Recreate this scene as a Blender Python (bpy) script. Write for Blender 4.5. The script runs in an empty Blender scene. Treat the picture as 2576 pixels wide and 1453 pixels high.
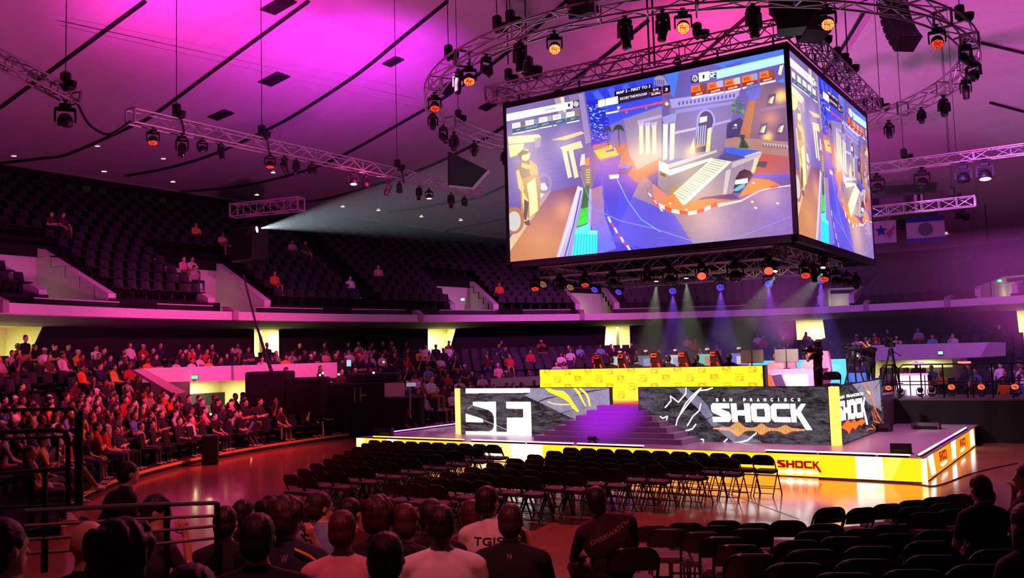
import bpy, math, random
import numpy as np
from mathutils import Vector, Matrix, Quaternion
from mathutils.bvhtree import BVHTree

random.seed(7)
rng = np.random.default_rng(7)
SC = bpy.context.scene
COL = SC.collection
PI = math.pi

# ------------------------------------------------------------------ camera
IMW, IMH, FPX = 2576, 1453, 2259.33
ROLL, PITCH, YAW, EYE = -0.02770372, 0.07570765, -0.58982302, 2.75
_c, _s = math.cos(YAW), math.sin(YAW)
FW = np.array([_s*math.cos(PITCH), _c*math.cos(PITCH), math.sin(PITCH)])
_rt = np.array([_c, -_s, 0.0]); _up = np.cross(_rt, FW)
RT = math.cos(ROLL)*_rt + math.sin(ROLL)*_up
UP = -math.sin(ROLL)*_rt + math.cos(ROLL)*_up
CAMP = np.array([0.0, 0.0, EYE])
cam = bpy.data.cameras.new('camera'); camo = bpy.data.objects.new('camera', cam); COL.objects.link(camo)
cam.sensor_fit = 'HORIZONTAL'; cam.sensor_width = 36.0; cam.lens = FPX/IMW*36.0
cam.clip_start = 0.05; cam.clip_end = 400
camo.matrix_world = Matrix(((RT[0], UP[0], -FW[0], 0), (RT[1], UP[1], -FW[1], 0), (RT[2], UP[2], -FW[2], EYE), (0, 0, 0, 1)))
SC.camera = camo

# ------------------------------------------------------------------ view, world
SC.view_settings.view_transform = 'Standard'
SC.view_settings.look = 'None'
SC.view_settings.gamma = 1.0
SC.view_settings.exposure = 0.0
SC.view_settings.use_curve_mapping = False
W = bpy.data.worlds.new('hall_ambience'); SC.world = W; W.use_nodes = True
W.node_tree.nodes['Background'].inputs[0].default_value = (0.55, 0.10, 0.30, 1)
W.node_tree.nodes['Background'].inputs[1].default_value = 0.010
cy_ = SC.cycles
cy_.max_bounces = 6; cy_.diffuse_bounces = 2; cy_.glossy_bounces = 3; cy_.transmission_bounces = 4
cy_.volume_bounces = 0; cy_.caustics_reflective = False; cy_.caustics_refractive = False
cy_.sample_clamp_indirect = 4.0; cy_.use_light_tree = True

# ------------------------------------------------------------------ lights of the hall
def spot(name, loc, target, color, power, angle=60, blend=0.6, size=0.15):
    l = bpy.data.lights.new(name, 'SPOT'); o = bpy.data.objects.new(name, l); COL.objects.link(o)
    l.color = color; l.energy = power; l.spot_size = math.radians(angle); l.spot_blend = blend; l.shadow_soft_size = size
    o.location = loc
    o.rotation_euler = (Vector(target)-Vector(loc)).to_track_quat('-Z', 'Y').to_euler()
    return o
MAG = (1.0, 0.06, 0.62); ROSE = (1.0, 0.10, 0.34); RED = (1.0, 0.05, 0.09); VIO = (0.36, 0.10, 1.0); PUR = (0.62, 0.10, 1.0); ORG = (1.0, 0.16, 0.03)
def lights():
    # uplights near the rig washing the ceiling, then broad low ones
    spot('ceiling_wash_light', (-24.8, 18.6, 9.8), (-26.6, 20.4, 16), (1.0, 0.022, 0.62), 4600, 96, 1.0, 0.3)
    spot('ceiling_wash_light', (-23.5, 27.2, 10.2), (-27.3, 28.4, 16), (0.88, 0.022, 1.0), 3600, 104, 1.0, 0.3)
    spot('ceiling_wash_light', (-12.4, 34.8, 11.9), (-13.8, 36.6, 16.4), (1.0, 0.030, 0.20), 1900, 120, 1.0, 0.2)
    spot('ceiling_wash_light', (-19, 17, 1.5), (-25, 17, 13), (1.0, 0.08, 0.52), 6200, 150, 1.0, 0.4)  # added broad fill low down for an even ceiling; no fixture stands there
    spot('ceiling_wash_light', (-2.0, 33, 2.6), (-3, 38, 15), (1.0, 0.10, 0.72), 7000, 140, 1.0, 0.4)
    spot('ceiling_wash_light', (-12, 40, 3.0), (-16, 44, 15), (1.0, 0.12, 0.75), 2500, 120, 1.0, 0.4)  # another added low fill, behind the stage
    # washes on the audience, then added fills on the platform
    spot('audience_wash_light', (-17.0, 22, 9.9), (-25, 16.5, 1.0), (1.0, 0.042, 0.085), 9000, 66, 1.0, 0.3)
    spot('audience_wash_light', (-17.2, 22.6, 9.9), (-31.5, 25, 2.8), (1.0, 0.06, 0.34), 11000, 56, 1.0, 0.3)
    spot('audience_wash_light', (-15.5, 34.0, 9.9), (-26, 43, 3.0), (0.9, 0.10, 0.75), 8500, 64, 1.0, 0.3)
    spot('audience_wash_light', (-10, 34.5, 9.9), (-13, 49, 3.0), (0.36, 0.09, 1.0), 4200, 65, 1.0, 0.3)
    spot('audience_wash_light', (-5, 33.0, 9.9), (0, 46, 3.0), (0.55, 0.10, 1.0), 7000, 65, 1.0, 0.3)
    spot('audience_wash_light', (-1.5, 0.5, 10.0), (-5.0, 6.3, 1.0), (1.0, 0.14, 0.18), 2300, 44, 1.0, 0.3)
    spot('platform_fill_light', (-11.3, 22.4, 4.4), (-11.2, 25.4, 2.3), (1.0, .50, .40), 1200, 110, 1.0, 0.1)  # added fill so the player chairs show; no fixture hangs here
    spot('platform_fill_light', (-7.2, 22.6, 4.3), (-6.8, 25.4, 2.0), (1.0, .78, .80), 1500, 70, 1.0, 0.1)  # added fill for the monitor backs, set below the lamp frame
    # washes on the stage and the floor in front of it
    spot('stage_wash_light', (-15, 19.5, 10.7), (-12.5, 22, 0.5), (0.95, 0.14, 0.70), 4200, 75, 1.0, 0.2)
    spot('stage_wash_light', (-6, 21, 10.7), (-5, 23, 0.5), (0.95, 0.20, 0.60), 4600, 75, 1.0, 0.2)
    spot('stage_wash_light', (-11.2, 14.5, 4.2), (-11.3, 21.3, 1.35), (0.45, 0.012, 0.95), 4200, 20, 1.0, 0.2)  # added spot on the steps, in place of the violet edge strips
    spot('floor_wash_light', (-10, 19, 10.7), (-6.5, 8.0, 0), (1.0, 0.08, 0.17), 5200, 80, 1.0, 0.3)
    spot('floor_wash_light', (-15, 20.5, 10.7), (-17.5, 13, 0), (1.0, 0.06, 0.14), 3000, 66, 1.0, 0.3)
lights()

# ------------------------------------------------------------------ measuring: photograph pixel -> place in the hall
def ray(px, py): return (FW*FPX + RT*(px-IMW/2) - UP*(py-IMH/2))/FPX
def onz(px, py, z): d = ray(px, py); return CAMP + d*((z-EYE)/d[2])
def onx(px, py, x): d = ray(px, py); return CAMP + d*(x/d[0])
def ony(px, py, y): d = ray(px, py); return CAMP + d*(y/d[1])
def dep(px, py, D): return CAMP + ray(px, py)*D
def proj(P):
    v = np.asarray(P, float)-CAMP; w = v@FW
    return np.array([IMW/2 + FPX*(v@RT)/w, IMH/2 - FPX*(v@UP)/w])

# ------------------------------------------------------------------ materials
def lin(h):
    if not isinstance(h, str): return tuple(h)[:3]
    h = h.lstrip('#'); v = [int(h[i:i+2], 16)/255 for i in (0, 2, 4)]
    return tuple(x/12.92 if x <= .04045 else ((x+.055)/1.055)**2.4 for x in v)
MATS = {}
def mat(name, color, rough=.6, metal=0., vary=.15, scale=8., emit=None, strength=0., bump=0., spec=.5, coat=0.):
    if name in MATS: return MATS[name]
    m = bpy.data.materials.new(name); m.use_nodes = True; nt = m.node_tree; b = nt.nodes['Principled BSDF']
    c = lin(color)
    b.inputs['Roughness'].default_value = rough; b.inputs['Metallic'].default_value = metal
    b.inputs['Specular IOR Level'].default_value = spec; b.inputs['Coat Weight'].default_value = coat
    tc = nt.nodes.new('ShaderNodeTexCoord'); no = nt.nodes.new('ShaderNodeTexNoise')
    no.inputs['Scale'].default_value = scale; no.inputs['Detail'].default_value = 2
    nt.links.new(tc.outputs['Object'], no.inputs['Vector'])
    mx = nt.nodes.new('ShaderNodeMix'); mx.data_type = 'RGBA'
    mx.inputs[6].default_value = (*[x*(1-vary) for x in c], 1); mx.inputs[7].default_value = (*[min(1, x*(1+vary)) for x in c], 1)
    nt.links.new(no.outputs['Fac'], mx.inputs[0]); nt.links.new(mx.outputs[2], b.inputs['Base Color'])
    if bump:
        bp = nt.nodes.new('ShaderNodeBump'); bp.inputs['Strength'].default_value = bump
        nt.links.new(no.outputs['Fac'], bp.inputs['Height']); nt.links.new(bp.outputs[0], b.inputs['Normal'])
    if emit:
        b.inputs['Emission Color'].default_value = (*lin(emit), 1); b.inputs['Emission Strength'].default_value = strength
    MATS[name] = m
    return m
def glow(name, color, strength, sample=True):
    if name in MATS: return MATS[name]
    m = bpy.data.materials.new(name); m.use_nodes = True; nt = m.node_tree
    b = nt.nodes['Principled BSDF']; b.inputs['Base Color'].default_value = (.02, .02, .02, 1); b.inputs['Roughness'].default_value = .4
    tc = nt.nodes.new('ShaderNodeTexCoord'); no = nt.nodes.new('ShaderNodeTexNoise'); no.inputs['Scale'].default_value = 3
    nt.links.new(tc.outputs['Object'], no.inputs['Vector'])
    mr = nt.nodes.new('ShaderNodeMapRange'); mr.inputs[3].default_value = strength*.92; mr.inputs[4].default_value = strength*1.08
    nt.links.new(no.outputs['Fac'], mr.inputs[0]); nt.links.new(mr.outputs[0], b.inputs['Emission Strength'])
    b.inputs['Emission Color'].default_value = (*lin(color), 1)
    if not sample: m.cycles.emission_sampling = 'NONE'
    MATS[name] = m
    return m
def led(name, strength, sample=True):
    """a display: every pixel of the picture it shows gives off its own light"""
    m = bpy.data.materials.new(name); m.use_nodes = True; nt = m.node_tree
    b = nt.nodes['Principled BSDF']; b.inputs['Base Color'].default_value = (.015, .015, .015, 1); b.inputs['Roughness'].default_value = .5
    a = nt.nodes.new('ShaderNodeAttribute'); a.attribute_name = 'picture'
    nt.links.new(a.outputs['Color'], b.inputs['Emission Color']); b.inputs['Emission Strength'].default_value = strength
    if not sample: m.cycles.emission_sampling = 'NONE'
    return m
def dots(name, color, strength, scale=26., base=(.02, .02, .02), thr=.33):
    """face of an LED lamp: a cluster of small bright cells"""
    if name in MATS: return MATS[name]
    m = bpy.data.materials.new(name); m.use_nodes = True; nt = m.node_tree
    b = nt.nodes['Principled BSDF']; b.inputs['Base Color'].default_value = (*base, 1); b.inputs['Roughness'].default_value = .3
    tc = nt.nodes.new('ShaderNodeTexCoord'); vo = nt.nodes.new('ShaderNodeTexVoronoi'); vo.inputs['Scale'].default_value = scale
    vo.inputs['Randomness'].default_value = .35
    nt.links.new(tc.outputs['Object'], vo.inputs['Vector'])
    mr = nt.nodes.new('ShaderNodeMapRange'); mr.inputs[1].default_value = thr; mr.inputs[2].default_value = thr+.25
    mr.inputs[3].default_value = strength; mr.inputs[4].default_value = strength*.12
    nt.links.new(vo.outputs['Distance'], mr.inputs[0]); nt.links.new(mr.outputs[0], b.inputs['Emission Strength'])
    b.inputs['Emission Color'].default_value = (*lin(color), 1)
    m.cycles.emission_sampling = 'NONE'
    MATS[name] = m
    return m
M_BLACK = mat('black_paint', '#0c0b0d', .55)
M_BLACKMET = mat('black_metal', '#0e0d10', .35, .3)
M_ALU = mat('aluminium', '#b9b6bd', .35, .75)
M_ALUD = mat('dull_aluminium', '#8a858c', .5, .6)
M_STEEL = mat('chrome_tube', '#c9c6c9', .18, 1.)
M_CABLE = mat('black_cable', '#08080a', .7)
M_CLOTHBLK = mat('black_drape', '#0a090b', .95, bump=.2, scale=30)
M_WHITE = mat('white_plastic', '#e4e2e4', .5)
M_CONC = mat('painted_concrete', '#c9c2c6', .8, bump=.05, scale=14)
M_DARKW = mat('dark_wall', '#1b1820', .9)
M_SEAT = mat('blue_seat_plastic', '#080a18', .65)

# ------------------------------------------------------------------ mesh builder
class MB:
    def __init__(s): s.v = []; s.f = []; s.mi = []; s.cur = 0
    def add(s, vs, fs):
        n = len(s.v); s.v += [tuple(map(float, p)) for p in vs]; s.f += [tuple(i+n for i in f) for f in fs]; s.mi += [s.cur]*len(fs); return s
    def hexa(s, p):   # 8 points: bottom loop then top loop
        return s.add(p, [(3, 2, 1, 0), (4, 5, 6, 7), (0, 1, 5, 4), (1, 2, 6, 5), (2, 3, 7, 6), (3, 0, 4, 7)])
    def box(s, c, d, rz=0., tilt=None):
        h = [x/2 for x in d]; P = [Vector((sx*h[0], sy*h[1], sz*h[2])) for sz in (-1, 1) for sx, sy in ((-1, -1), (1, -1), (1, 1), (-1, 1))]
        R = Matrix.Rotation(rz, 3, 'Z') if rz else Matrix.Identity(3)
        if tilt is not None: R = R @ tilt
        return s.hexa([Vector(c)+R@p for p in P])
    def bbox(s, x0, x1, y0, y1, z0, z1): return s.box(((x0+x1)/2, (y0+y1)/2, (z0+z1)/2), (abs(x1-x0), abs(y1-y0), abs(z1-z0)))
    def rbox(s, c, d, r=.02, rz=0., tilt=None):   # box with chamfered edges
        hx, hy, hz = [x/2 for x in d]; r = min(r, hx*.9, hy*.9, hz*.9)
        R = Matrix.Rotation(rz, 3, 'Z') if rz else Matrix.Identity(3)
        if tilt is not None: R = R @ tilt
        def loop(z, i): return [(-hx+i, -hy+i+0, z), (hx-i, -hy+i, z), (hx-i, hy-i, z), (-hx+i, hy-i, z)]
        def oct_(z, i):
            a, b = hx-i, hy-i; q = r
            return [(-a+q, -b, z), (a-q, -b, z), (a, -b+q, z), (a, b-q, z), (a-q, b, z), (-a+q, b, z), (-a, b-q, z), (-a, -b+q, z)]
        L = [oct_(-hz, r), oct_(-hz+r, 0), oct_(hz-r, 0), oct_(hz, r)]
        P = [Vector(c)+R@Vector(p) for l in L for p in l]; F = [tuple(range(7, -1, -1)), tuple(range(24, 32))]
        for k in range(3):
            for i in range(8): F.append((k*8+i, k*8+(i+1) % 8, k*8+8+(i+1) % 8, k*8+8+i))
        return s.add(P, F)
    def tube(s, path, r, n=6, closed=False):
        path = [Vector(p) for p in path]; m = len(path); rr = r if hasattr(r, '__len__') else [r]*m
        up = Vector((0, 0, 1)); P = []; prev = None
        for i, p in enumerate(path):
            if closed: t = path[(i+1) % m]-path[i-1]
            else: t = path[min(i+1, m-1)]-path[max(i-1, 0)]
            t = t.normalized() if t.length else Vector((0, 0, 1))
            if prev is None:
                a = up if abs(t.dot(up)) < .95 else Vector((1, 0, 0)); u = t.cross(a).normalized()
            else:
                u = (prev - t*prev.dot(t)); u = u.normalized() if u.length > 1e-6 else t.orthogonal().normalized()
            prev = u; w = t.cross(u)
            for k in range(n): P.append(p+(u*math.cos(2*PI*k/n)+w*math.sin(2*PI*k/n))*rr[i])
        F = []
        for i in range(m if closed else m-1):
            j = (i+1) % m
            for k in range(n): F.append((i*n+k, i*n+(k+1) % n, j*n+(k+1) % n, j*n+k))
        if not closed: F += [tuple(range(n-1, -1, -1)), tuple((m-1)*n+k for k in range(n))]
        return s.add(P, F)
    def bar(s, a, b, w, h=None, up=(0, 0, 1)):
        a, b = Vector(a), Vector(b); h = h or w; t = (b-a).normalized(); u = Vector(up)
        if abs(t.dot(u)) > .98: u = Vector((1, 0, 0))
        x = t.cross(u).normalized()*w/2; y = x.cross(t).normalized()*h/2
        return s.hexa([a-x-y, a+x-y, a+x+y, a-x+y, b-x-y, b+x-y, b+x+y, b-x+y])
    def lathe(s, prof, n=16, M=None, cap=True):   # prof: (r, z)
        M = M or Matrix.Identity(4); P = []; F = []
        for r, z in prof:
            for k in range(n): P.append(M@Vector((r*math.cos(2*PI*k/n), r*math.sin(2*PI*k/n), z)))
        for i in range(len(prof)-1):
            for k in range(n): F.append((i*n+k, i*n+(k+1) % n, (i+1)*n+(k+1) % n, (i+1)*n+k))
        if cap: F += [tuple(range(n-1, -1, -1)), tuple((len(prof)-1)*n+k for k in range(n))]
        return s.add(P, F)
    def prism(s, pts, off):   # closed polygon pushed along off
        pts = [Vector(p) for p in pts]; o = Vector(off); n = len(pts)
        return s.add(pts+[p+o for p in pts], [tuple(range(n-1, -1, -1)), tuple(range(n, 2*n))]+[(i, (i+1) % n, n+(i+1) % n, n+i) for i in range(n)])
    def grid(s, rows):   # rows of points
        n = len(rows[0]); P = [p for r in rows for p in r]
        return s.add(P, [(i*n+k, i*n+k+1, (i+1)*n+k+1, (i+1)*n+k) for i in range(len(rows)-1) for k in range(n-1)])
    def mesh(s, name, mats, smooth=False):
        me = bpy.data.meshes.new(name); me.from_pydata(s.v, [], s.f)
        for m in (mats if isinstance(mats, (list, tuple)) else [mats]): me.materials.append(m)
        if any(s.mi): me.polygons.foreach_set('material_index', s.mi)
        if smooth: me.shade_smooth() if hasattr(me, 'shade_smooth') else None
        me.update(); return me
    def build(s, name, mats, parent=None, smooth=False, loc=None):
        o = bpy.data.objects.new(name, s.mesh(name, mats, smooth)); COL.objects.link(o)
        if parent is not None: o.parent = parent
        if loc is not None: o.location = loc
        return o
def thing(name, label, cat, loc=(0, 0, 0), rz=0., group=None):
    o = bpy.data.objects.new(name, None); COL.objects.link(o); o.empty_display_size = .1
    o.location = loc; o.rotation_euler = (0, 0, rz); return tag(o, label, cat, group)
def tag(o, label=None, cat=None, group=None, kind=None):
    if label: o['label'] = label
    if cat: o['category'] = cat
    if group: o['group'] = group
    if kind: o['kind'] = kind
    return o
def struct(o, label=None, cat=None): return tag(o, label, cat, None, 'structure')
def link(me, name, parent=None, loc=None, rot=None):
    o = bpy.data.objects.new(name, me); COL.objects.link(o)
    if parent is not None: o.parent = parent
    if loc is not None: o.location = loc
    if rot is not None: o.rotation_euler = rot
    return o
def dup(root, loc=None, rot=None, label=None, group=None):
    def cp(o, par):
        c = o.copy(); COL.objects.link(c)
        if par is not None: c.parent = par
        for ch in o.children: cp(ch, c)
        return c
    r = cp(root, None)
    if loc is not None: r.location = loc
    if rot is not None: r.rotation_euler = rot
    return tag(r, label, None, group)
ORD = ['first', 'second', 'third', 'fourth', 'fifth', 'sixth', 'seventh', 'eighth', 'ninth', 'tenth', 'eleventh', 'twelfth', 'thirteenth', 'fourteenth', 'fifteenth', 'sixteenth', 'seventeenth', 'eighteenth', 'nineteenth', 'twentieth']
# ================================================================== the hall
EX, EY, EA, EB = -10.2, 23.86, 22.26, 27.99          # oval of the balcony front
def ell(th, s=1., t=0., z=0.): return Vector((EX+(EA*s+t)*math.cos(th), EY+(EB*s+t)*math.sin(th), z))
def ang(px, py, s=1., t=0.):
    """angle on the oval (scaled s, grown t) where the sight line of a pixel meets its far side"""
    d = ray(px, py); a, b = EA*s+t, EB*s+t
    q = np.array([-EX/a, -EY/b]); v = np.array([d[0]/a, d[1]/b]); A = v@v; B = q@v; C = q@q-1
    k = (-B+math.sqrt(max(0, B*B-A*C)))/A; P = CAMP+d*k
    return math.atan2((P[1]-EY)/b, (P[0]-EX)/a) % (2*PI), P[2]
TH0, TH1 = math.radians(62), math.radians(262)       # part of the oval the photograph can see (and a bit more)
def ths(n, a=TH0, b=TH1): return [a+(b-a)*i/n for i in range(n+1)]

def dense(pts, n=6):
    out = []; P = [np.array(p, float) for p in pts]
    for i in range(len(P)-1):
        a = P[max(i-1, 0)]; b, c = P[i], P[i+1]; e = P[min(i+2, len(P)-1)]
        for k in range(n):
            u = k/n; out.append(.5*((2*b)+(-a+c)*u+(2*a-5*b+4*c-e)*u*u+(-a+3*b-3*c+e)*u**3))
    out.append(P[-1]); return out
dense_ = lambda p: dense(p, 5)
# floor: varnished wooden court with painted lines
def floor_material():
    m = bpy.data.materials.new('court_floor'); m.use_nodes = True; nt = m.node_tree; b = nt.nodes['Principled BSDF']
    tc = nt.nodes.new('ShaderNodeTexCoord'); br = nt.nodes.new('ShaderNodeTexBrick')
    mp = nt.nodes.new('ShaderNodeMapping'); mp.inputs['Rotation'].default_value = (0, 0, PI/2)
    nt.links.new(tc.outputs['Object'], mp.inputs['Vector']); nt.links.new(mp.outputs[0], br.inputs['Vector'])
    br.inputs['Scale'].default_value = 1.0; br.inputs['Brick Width'].default_value = 1.9; br.inputs['Row Height'].default_value = .11
    br.inputs['Mortar Size'].default_value = .0015
    br.inputs['Color1'].default_value = (*lin('#9a6c4e'), 1); br.inputs['Color2'].default_value = (*lin('#916548'), 1); br.inputs['Mortar'].default_value = (*lin('#6e4a34'), 1)
    no = nt.nodes.new('ShaderNodeTexNoise'); no.inputs['Scale'].default_value = 1.3; no.inputs['Detail'].default_value = 5
    nt.links.new(tc.outputs['Object'], no.inputs['Vector'])
    mr = nt.nodes.new('ShaderNodeMapRange'); mr.inputs[3].default_value = .10; mr.inputs[4].default_value = .24
    nt.links.new(no.outputs['Fac'], mr.inputs[0]); nt.links.new(mr.outputs[0], b.inputs['Roughness'])
    nt.links.new(br.outputs['Color'], b.inputs['Base Color'])
    bp = nt.nodes.new('ShaderNodeBump'); bp.inputs['Strength'].default_value = .04; bp.inputs['Distance'].default_value = .02
    nt.links.new(no.outputs['Fac'], bp.inputs['Height']); nt.links.new(bp.outputs[0], b.inputs['Normal'])
    b.inputs['Specular IOR Level'].default_value = .8; b.inputs['Specular Tint'].default_value = (1., .62, .50, 1); b.inputs['Coat Weight'].default_value = .12; b.inputs['Coat Roughness'].default_value = .08
    return m
fl = MB().add([(-60, -8, 0), (30, -8, 0), (30, 70, 0), (-60, 70, 0)], [(0, 1, 2, 3)]).build('floor', floor_material()); struct(fl)
ln = MB()
p0, p1 = onz(1830, 1240, 0), onz(2010, 1305, 0)
ln.bar(Vector(p0)+Vector((0, 0, .001)), Vector(p1)+Vector((0, 0, .001)), .04, .002); struct(ln.build('trim_0', mat('dark_court_line', '#2a1418', .3)))
ln = MB()
p0, p1 = onz(2318, 1218, 0), onz(2560, 1165, 0)
ln.tube(dense_([Vector(p0)+Vector((-2., -.03, .012)), Vector(p0)+Vector((-.2, -.05, .012)), Vector(p0)+Vector((.3, -.1, .012)), (Vector(p0)+Vector(p1))/2+Vector((0, -.1, .012)), Vector(p1)+Vector((0, 0, .012))]), .012, 5)
tag(ln.build('floor_cable', M_CABLE), 'black cable lying on the shiny floor along the stage corner', 'cable')
ln = MB()
p0, p1 = onz(740, 1190, 0), onz(930, 1148, 0); ln.bar(Vector(p0)+Vector((0, 0, .001)), Vector(p1)+Vector((0, 0, .001)), .05, .002)
struct(ln.build('trim_1', mat('court_line', '#b98a86', .3)))

# ceiling -----------------------------------------------------------
CT = 13.0
def ze(th): return 11.148+1.949*math.cos(2*th)
def ceil_z(x, y):
    X, Y = (x-EX)/(EA+CT), (y-EY)/(EB+CT); s = math.hypot(X, Y); th = math.atan2(Y, X)
    e = ze(th)*min(s, 1)**2 + 11.0*(1-min(s, 1)**2)
    return e + 6.2*(1-min(s, 1)**2)**1.15
def ceil_hit(px, py):
    d = ray(px, py); k = 6.
    while k < 110:
        P = CAMP+d*k
        if P[2] > ceil_z(P[0], P[1]): break
        k += .25
    lo, hi = k-.25, k
    for _ in range(18):
        m = (lo+hi)/2; P = CAMP+d*m
        if P[2] > ceil_z(P[0], P[1]): hi = m
        else: lo = m
    return Vector(CAMP+d*hi)
def ceiling_material():
    m = bpy.data.materials.new('ceiling_boards'); m.use_nodes = True; nt = m.node_tree; b = nt.nodes['Principled BSDF']
    tc = nt.nodes.new('ShaderNodeTexCoord'); mp = nt.nodes.new('ShaderNodeMapping'); mp.inputs['Rotation'].default_value = (0, 0, .12)
    nt.links.new(tc.outputs['Object'], mp.inputs['Vector'])
    br = nt.nodes.new('ShaderNodeTexBrick'); nt.links.new(mp.outputs[0], br.inputs['Vector'])
    br.inputs['Scale'].default_value = 1.; br.inputs['Brick Width'].default_value = 2.4; br.inputs['Row Height'].default_value = .6; br.inputs['Mortar Size'].default_value = .006
    br.inputs['Color1'].default_value = (.62, .60, .62, 1); br.inputs['Color2'].default_value = (.58, .56, .58, 1); br.inputs['Mortar'].default_value = (.46, .44, .46, 1)
    nt.links.new(br.outputs['Color'], b.inputs['Base Color']); b.inputs['Roughness'].default_value = .95; b.inputs['Specular IOR Level'].default_value = .1
    return m
rows = []
for i in range(61):
    s = i/60
    rows.append([(lambda P: (P[0], P[1], ceil_z(P[0], P[1])))((EX+(EA+CT)*s*math.cos(t), EY+(EB+CT)*s*math.sin(t))) for t in [2*PI*k/240 for k in range(241)]])
struct(MB().grid(rows).build('ceiling', ceiling_material(), smooth=True))
M_RIB = mat('dark_ceiling_strap', '#120c14', .8)
RIBS = [[(365, 0), (183, 134), (0, 268)], [(775, 0), (650, 92), (530, 180), (388, 285), (323, 318), (175, 383), (105, 395), (0, 407)],
        [(1125, 0), (1012, 92), (900, 183), (760, 275), (675, 322), (542, 383), (420, 420), (315, 439)],
        [(1423, 0), (1258, 143), (1100, 254), (1050, 283), (850, 394), (731, 437), (594, 467), (455, 479)],
        [(1631, 49), (1468, 179), (1265, 318), (1150, 383), (1029, 435), (850, 490), (755, 507)],
        [(1884, 35), (1818, 90), (1640, 235), (1270, 465), (1100, 512), (980, 530)],
        [(2174, 27), (2093, 155), (1950, 340)], [(2425, 95), (2500, 112), (2576, 130)], [(2490, 255), (2576, 278)], [(1290, 545), (1270, 548), (1120, 578)]]
for i, r in enumerate(RIBS):
    pts = [ceil_hit(*p)-Vector((0, 0, .06)) for p in dense(r)]
    struct(MB().tube(pts, .075 if i < 7 else .06, 6).build('trim_%d' % (i+2), M_RIB))
# narrow light slot running across the ceiling (three faint grooves)
M_GROOVE = mat('ceiling_groove', '#4c3c48', .95, vary=.35, scale=.4)
for k, (off, w) in enumerate(((-16, .10), (2, .26), (18, .09))):
    pts = [ceil_hit(x, 52+off*(.55+x/1500)+(x-160)*.218)-Vector((0, 0, .03)) for x in range(150 if k else 170, 1060, 60)]
    mb = MB(); rw = [[(p.x-w*.25, p.y-w, p.z), (p.x+w*.25, p.y+w, p.z)] for p in pts]; mb.grid(rw); struct(mb.build('trim_%d' % (20+k), M_GROOVE))
# ceiling vents: dark framed rectangles
VENTS = [(700, 12, 66, 38), (690, 197, 58, 30), (556, 287, 50, 22), (989, 153, 40, 22), (1228, 265, 36, 20), (1125, 220, 46, 30)]
VN = ['beside the top edge of the picture', 'below the grooves between two straps', 'above the long truss', 'above the ring truss', 'near the corner of the hanging screen', 'inside the bend of the ring truss']
for (x, y, w, h), n in zip(VENTS, VN):
    c = ceil_hit(x, y)-Vector((0, 0, .03)); a = ceil_hit(x+w*.42, y-h*.42)-Vector((0, 0, .03)); b = ceil_hit(x+w*.16, y+h*.3)-Vector((0, 0, .03))
    u = a-c; v = (b-c); v = v-u*(v.dot(u)/u.length_squared)
    mb = MB(); mb.prism([c-u-v, c+u-v, c+u+v, c-u+v], (0, 0, -.04))
    o = mb.build('ceiling_vent', mat('vent_black', '#0d090f', .9)); tag(o, 'black rectangular ceiling vent '+n, 'vent', None)
    sl = MB()
    for k in range(-2, 3): sl.bar(c-u*.92+v*(k*.36)-Vector((0, 0, .05)), c+u*.92+v*(k*.36)-Vector((0, 0, .05)), .03, .015)
    sl.build('slat', mat('vent_slat', '#2a2230', .8), o)
# small round downlights near the rim of the ceiling
DL = [(35, 390), (245, 365), (411, 397), (262, 429), (435, 455), (687, 432), (646, 488), (862, 518), (952, 527), (1060, 543), (1159, 552), (2380, 586)]
for i, (x, y) in enumerate(DL):
    c = ceil_hit(x, y); t = thing('ceiling_downlight', '', 'light', c)
    dim = i in (0, 1, 2)
    MB().lathe([(.13, .02), (.16, -.05), (.13, -.05)], 12, cap=False).build('trim_ring', M_WHITE, t)
    MB().lathe([(.13, -.02), (.12, -.045), (.02, -.055)], 12).build('lens', glow('warm_bulb_dim' if dim else 'warm_bulb', '#ffd9a0', 2.2 if dim else 14), t)
    t['label'] = 'small warm ceiling downlight, ' + ('only one at the far side beside the hanging banners' if i == 11 else ORD[i]+' from the leftmost of those along the dark stand')

# upper deck --------------------------------------------------------
NR = 13
def deck_top(th): return ze(th)-1.5
def row_s(k): return 1.0+k*.92       # growth t of the oval at row k front, metres beyond the balcony front
def row_z(k, th): return 5.05+(deck_top(th)-5.05)*k/NR
VOM = [(92, 268, 668, 756, 0), (520, 662, 700, 770, 1), (1132, 1240, 716, 782, 2), (1448, 1545, 722, 778, 3), (2062, 2136, 702, 756, 4), (2458, 2548, 672, 742, 5)]
VR = []
for x0, x1, y0, y1, i in VOM:
    a = ang(x0+ (x1-x0)*.12, y1, 1, 1.2)[0]; b = ang(x1, y1, 1, 1.2)[0]; VR.append((min(a, b), max(a, b)))
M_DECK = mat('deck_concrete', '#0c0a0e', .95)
segs = 150; dth = (TH1-TH0)/segs
def in_vom(t): return any(a < t < b for a, b in VR)
mb = MB()
for k in range(NR):
    for i in range(segs):
        t0, t1 = TH0+i*dth, TH0+(i+1)*dth
        if k < 5 and in_vom((t0+t1)/2): continue
        q = [ell(t, 1, row_s(k)+1, z) for t in (t0, t1) for z in (0,)]
        A0, A1 = ell(t0, 1, row_s(k), row_z(k, t0)), ell(t1, 1, row_s(k), row_z(k, t1))
        B0, B1 = ell(t0, 1, row_s(k), row_z(k+1, t0)), ell(t1, 1, row_s(k), row_z(k+1, t1))
        C0, C1 = ell(t0, 1, row_s(k+1), row_z(k+1, t0)), ell(t1, 1, row_s(k+1), row_z(k+1, t1))
        mb.add([A0, A1, B1, B0, C1, C0], [(0, 1, 2, 3), (3, 2, 4, 5)])
struct(mb.build('floor_upper_deck', M_DECK))
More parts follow.
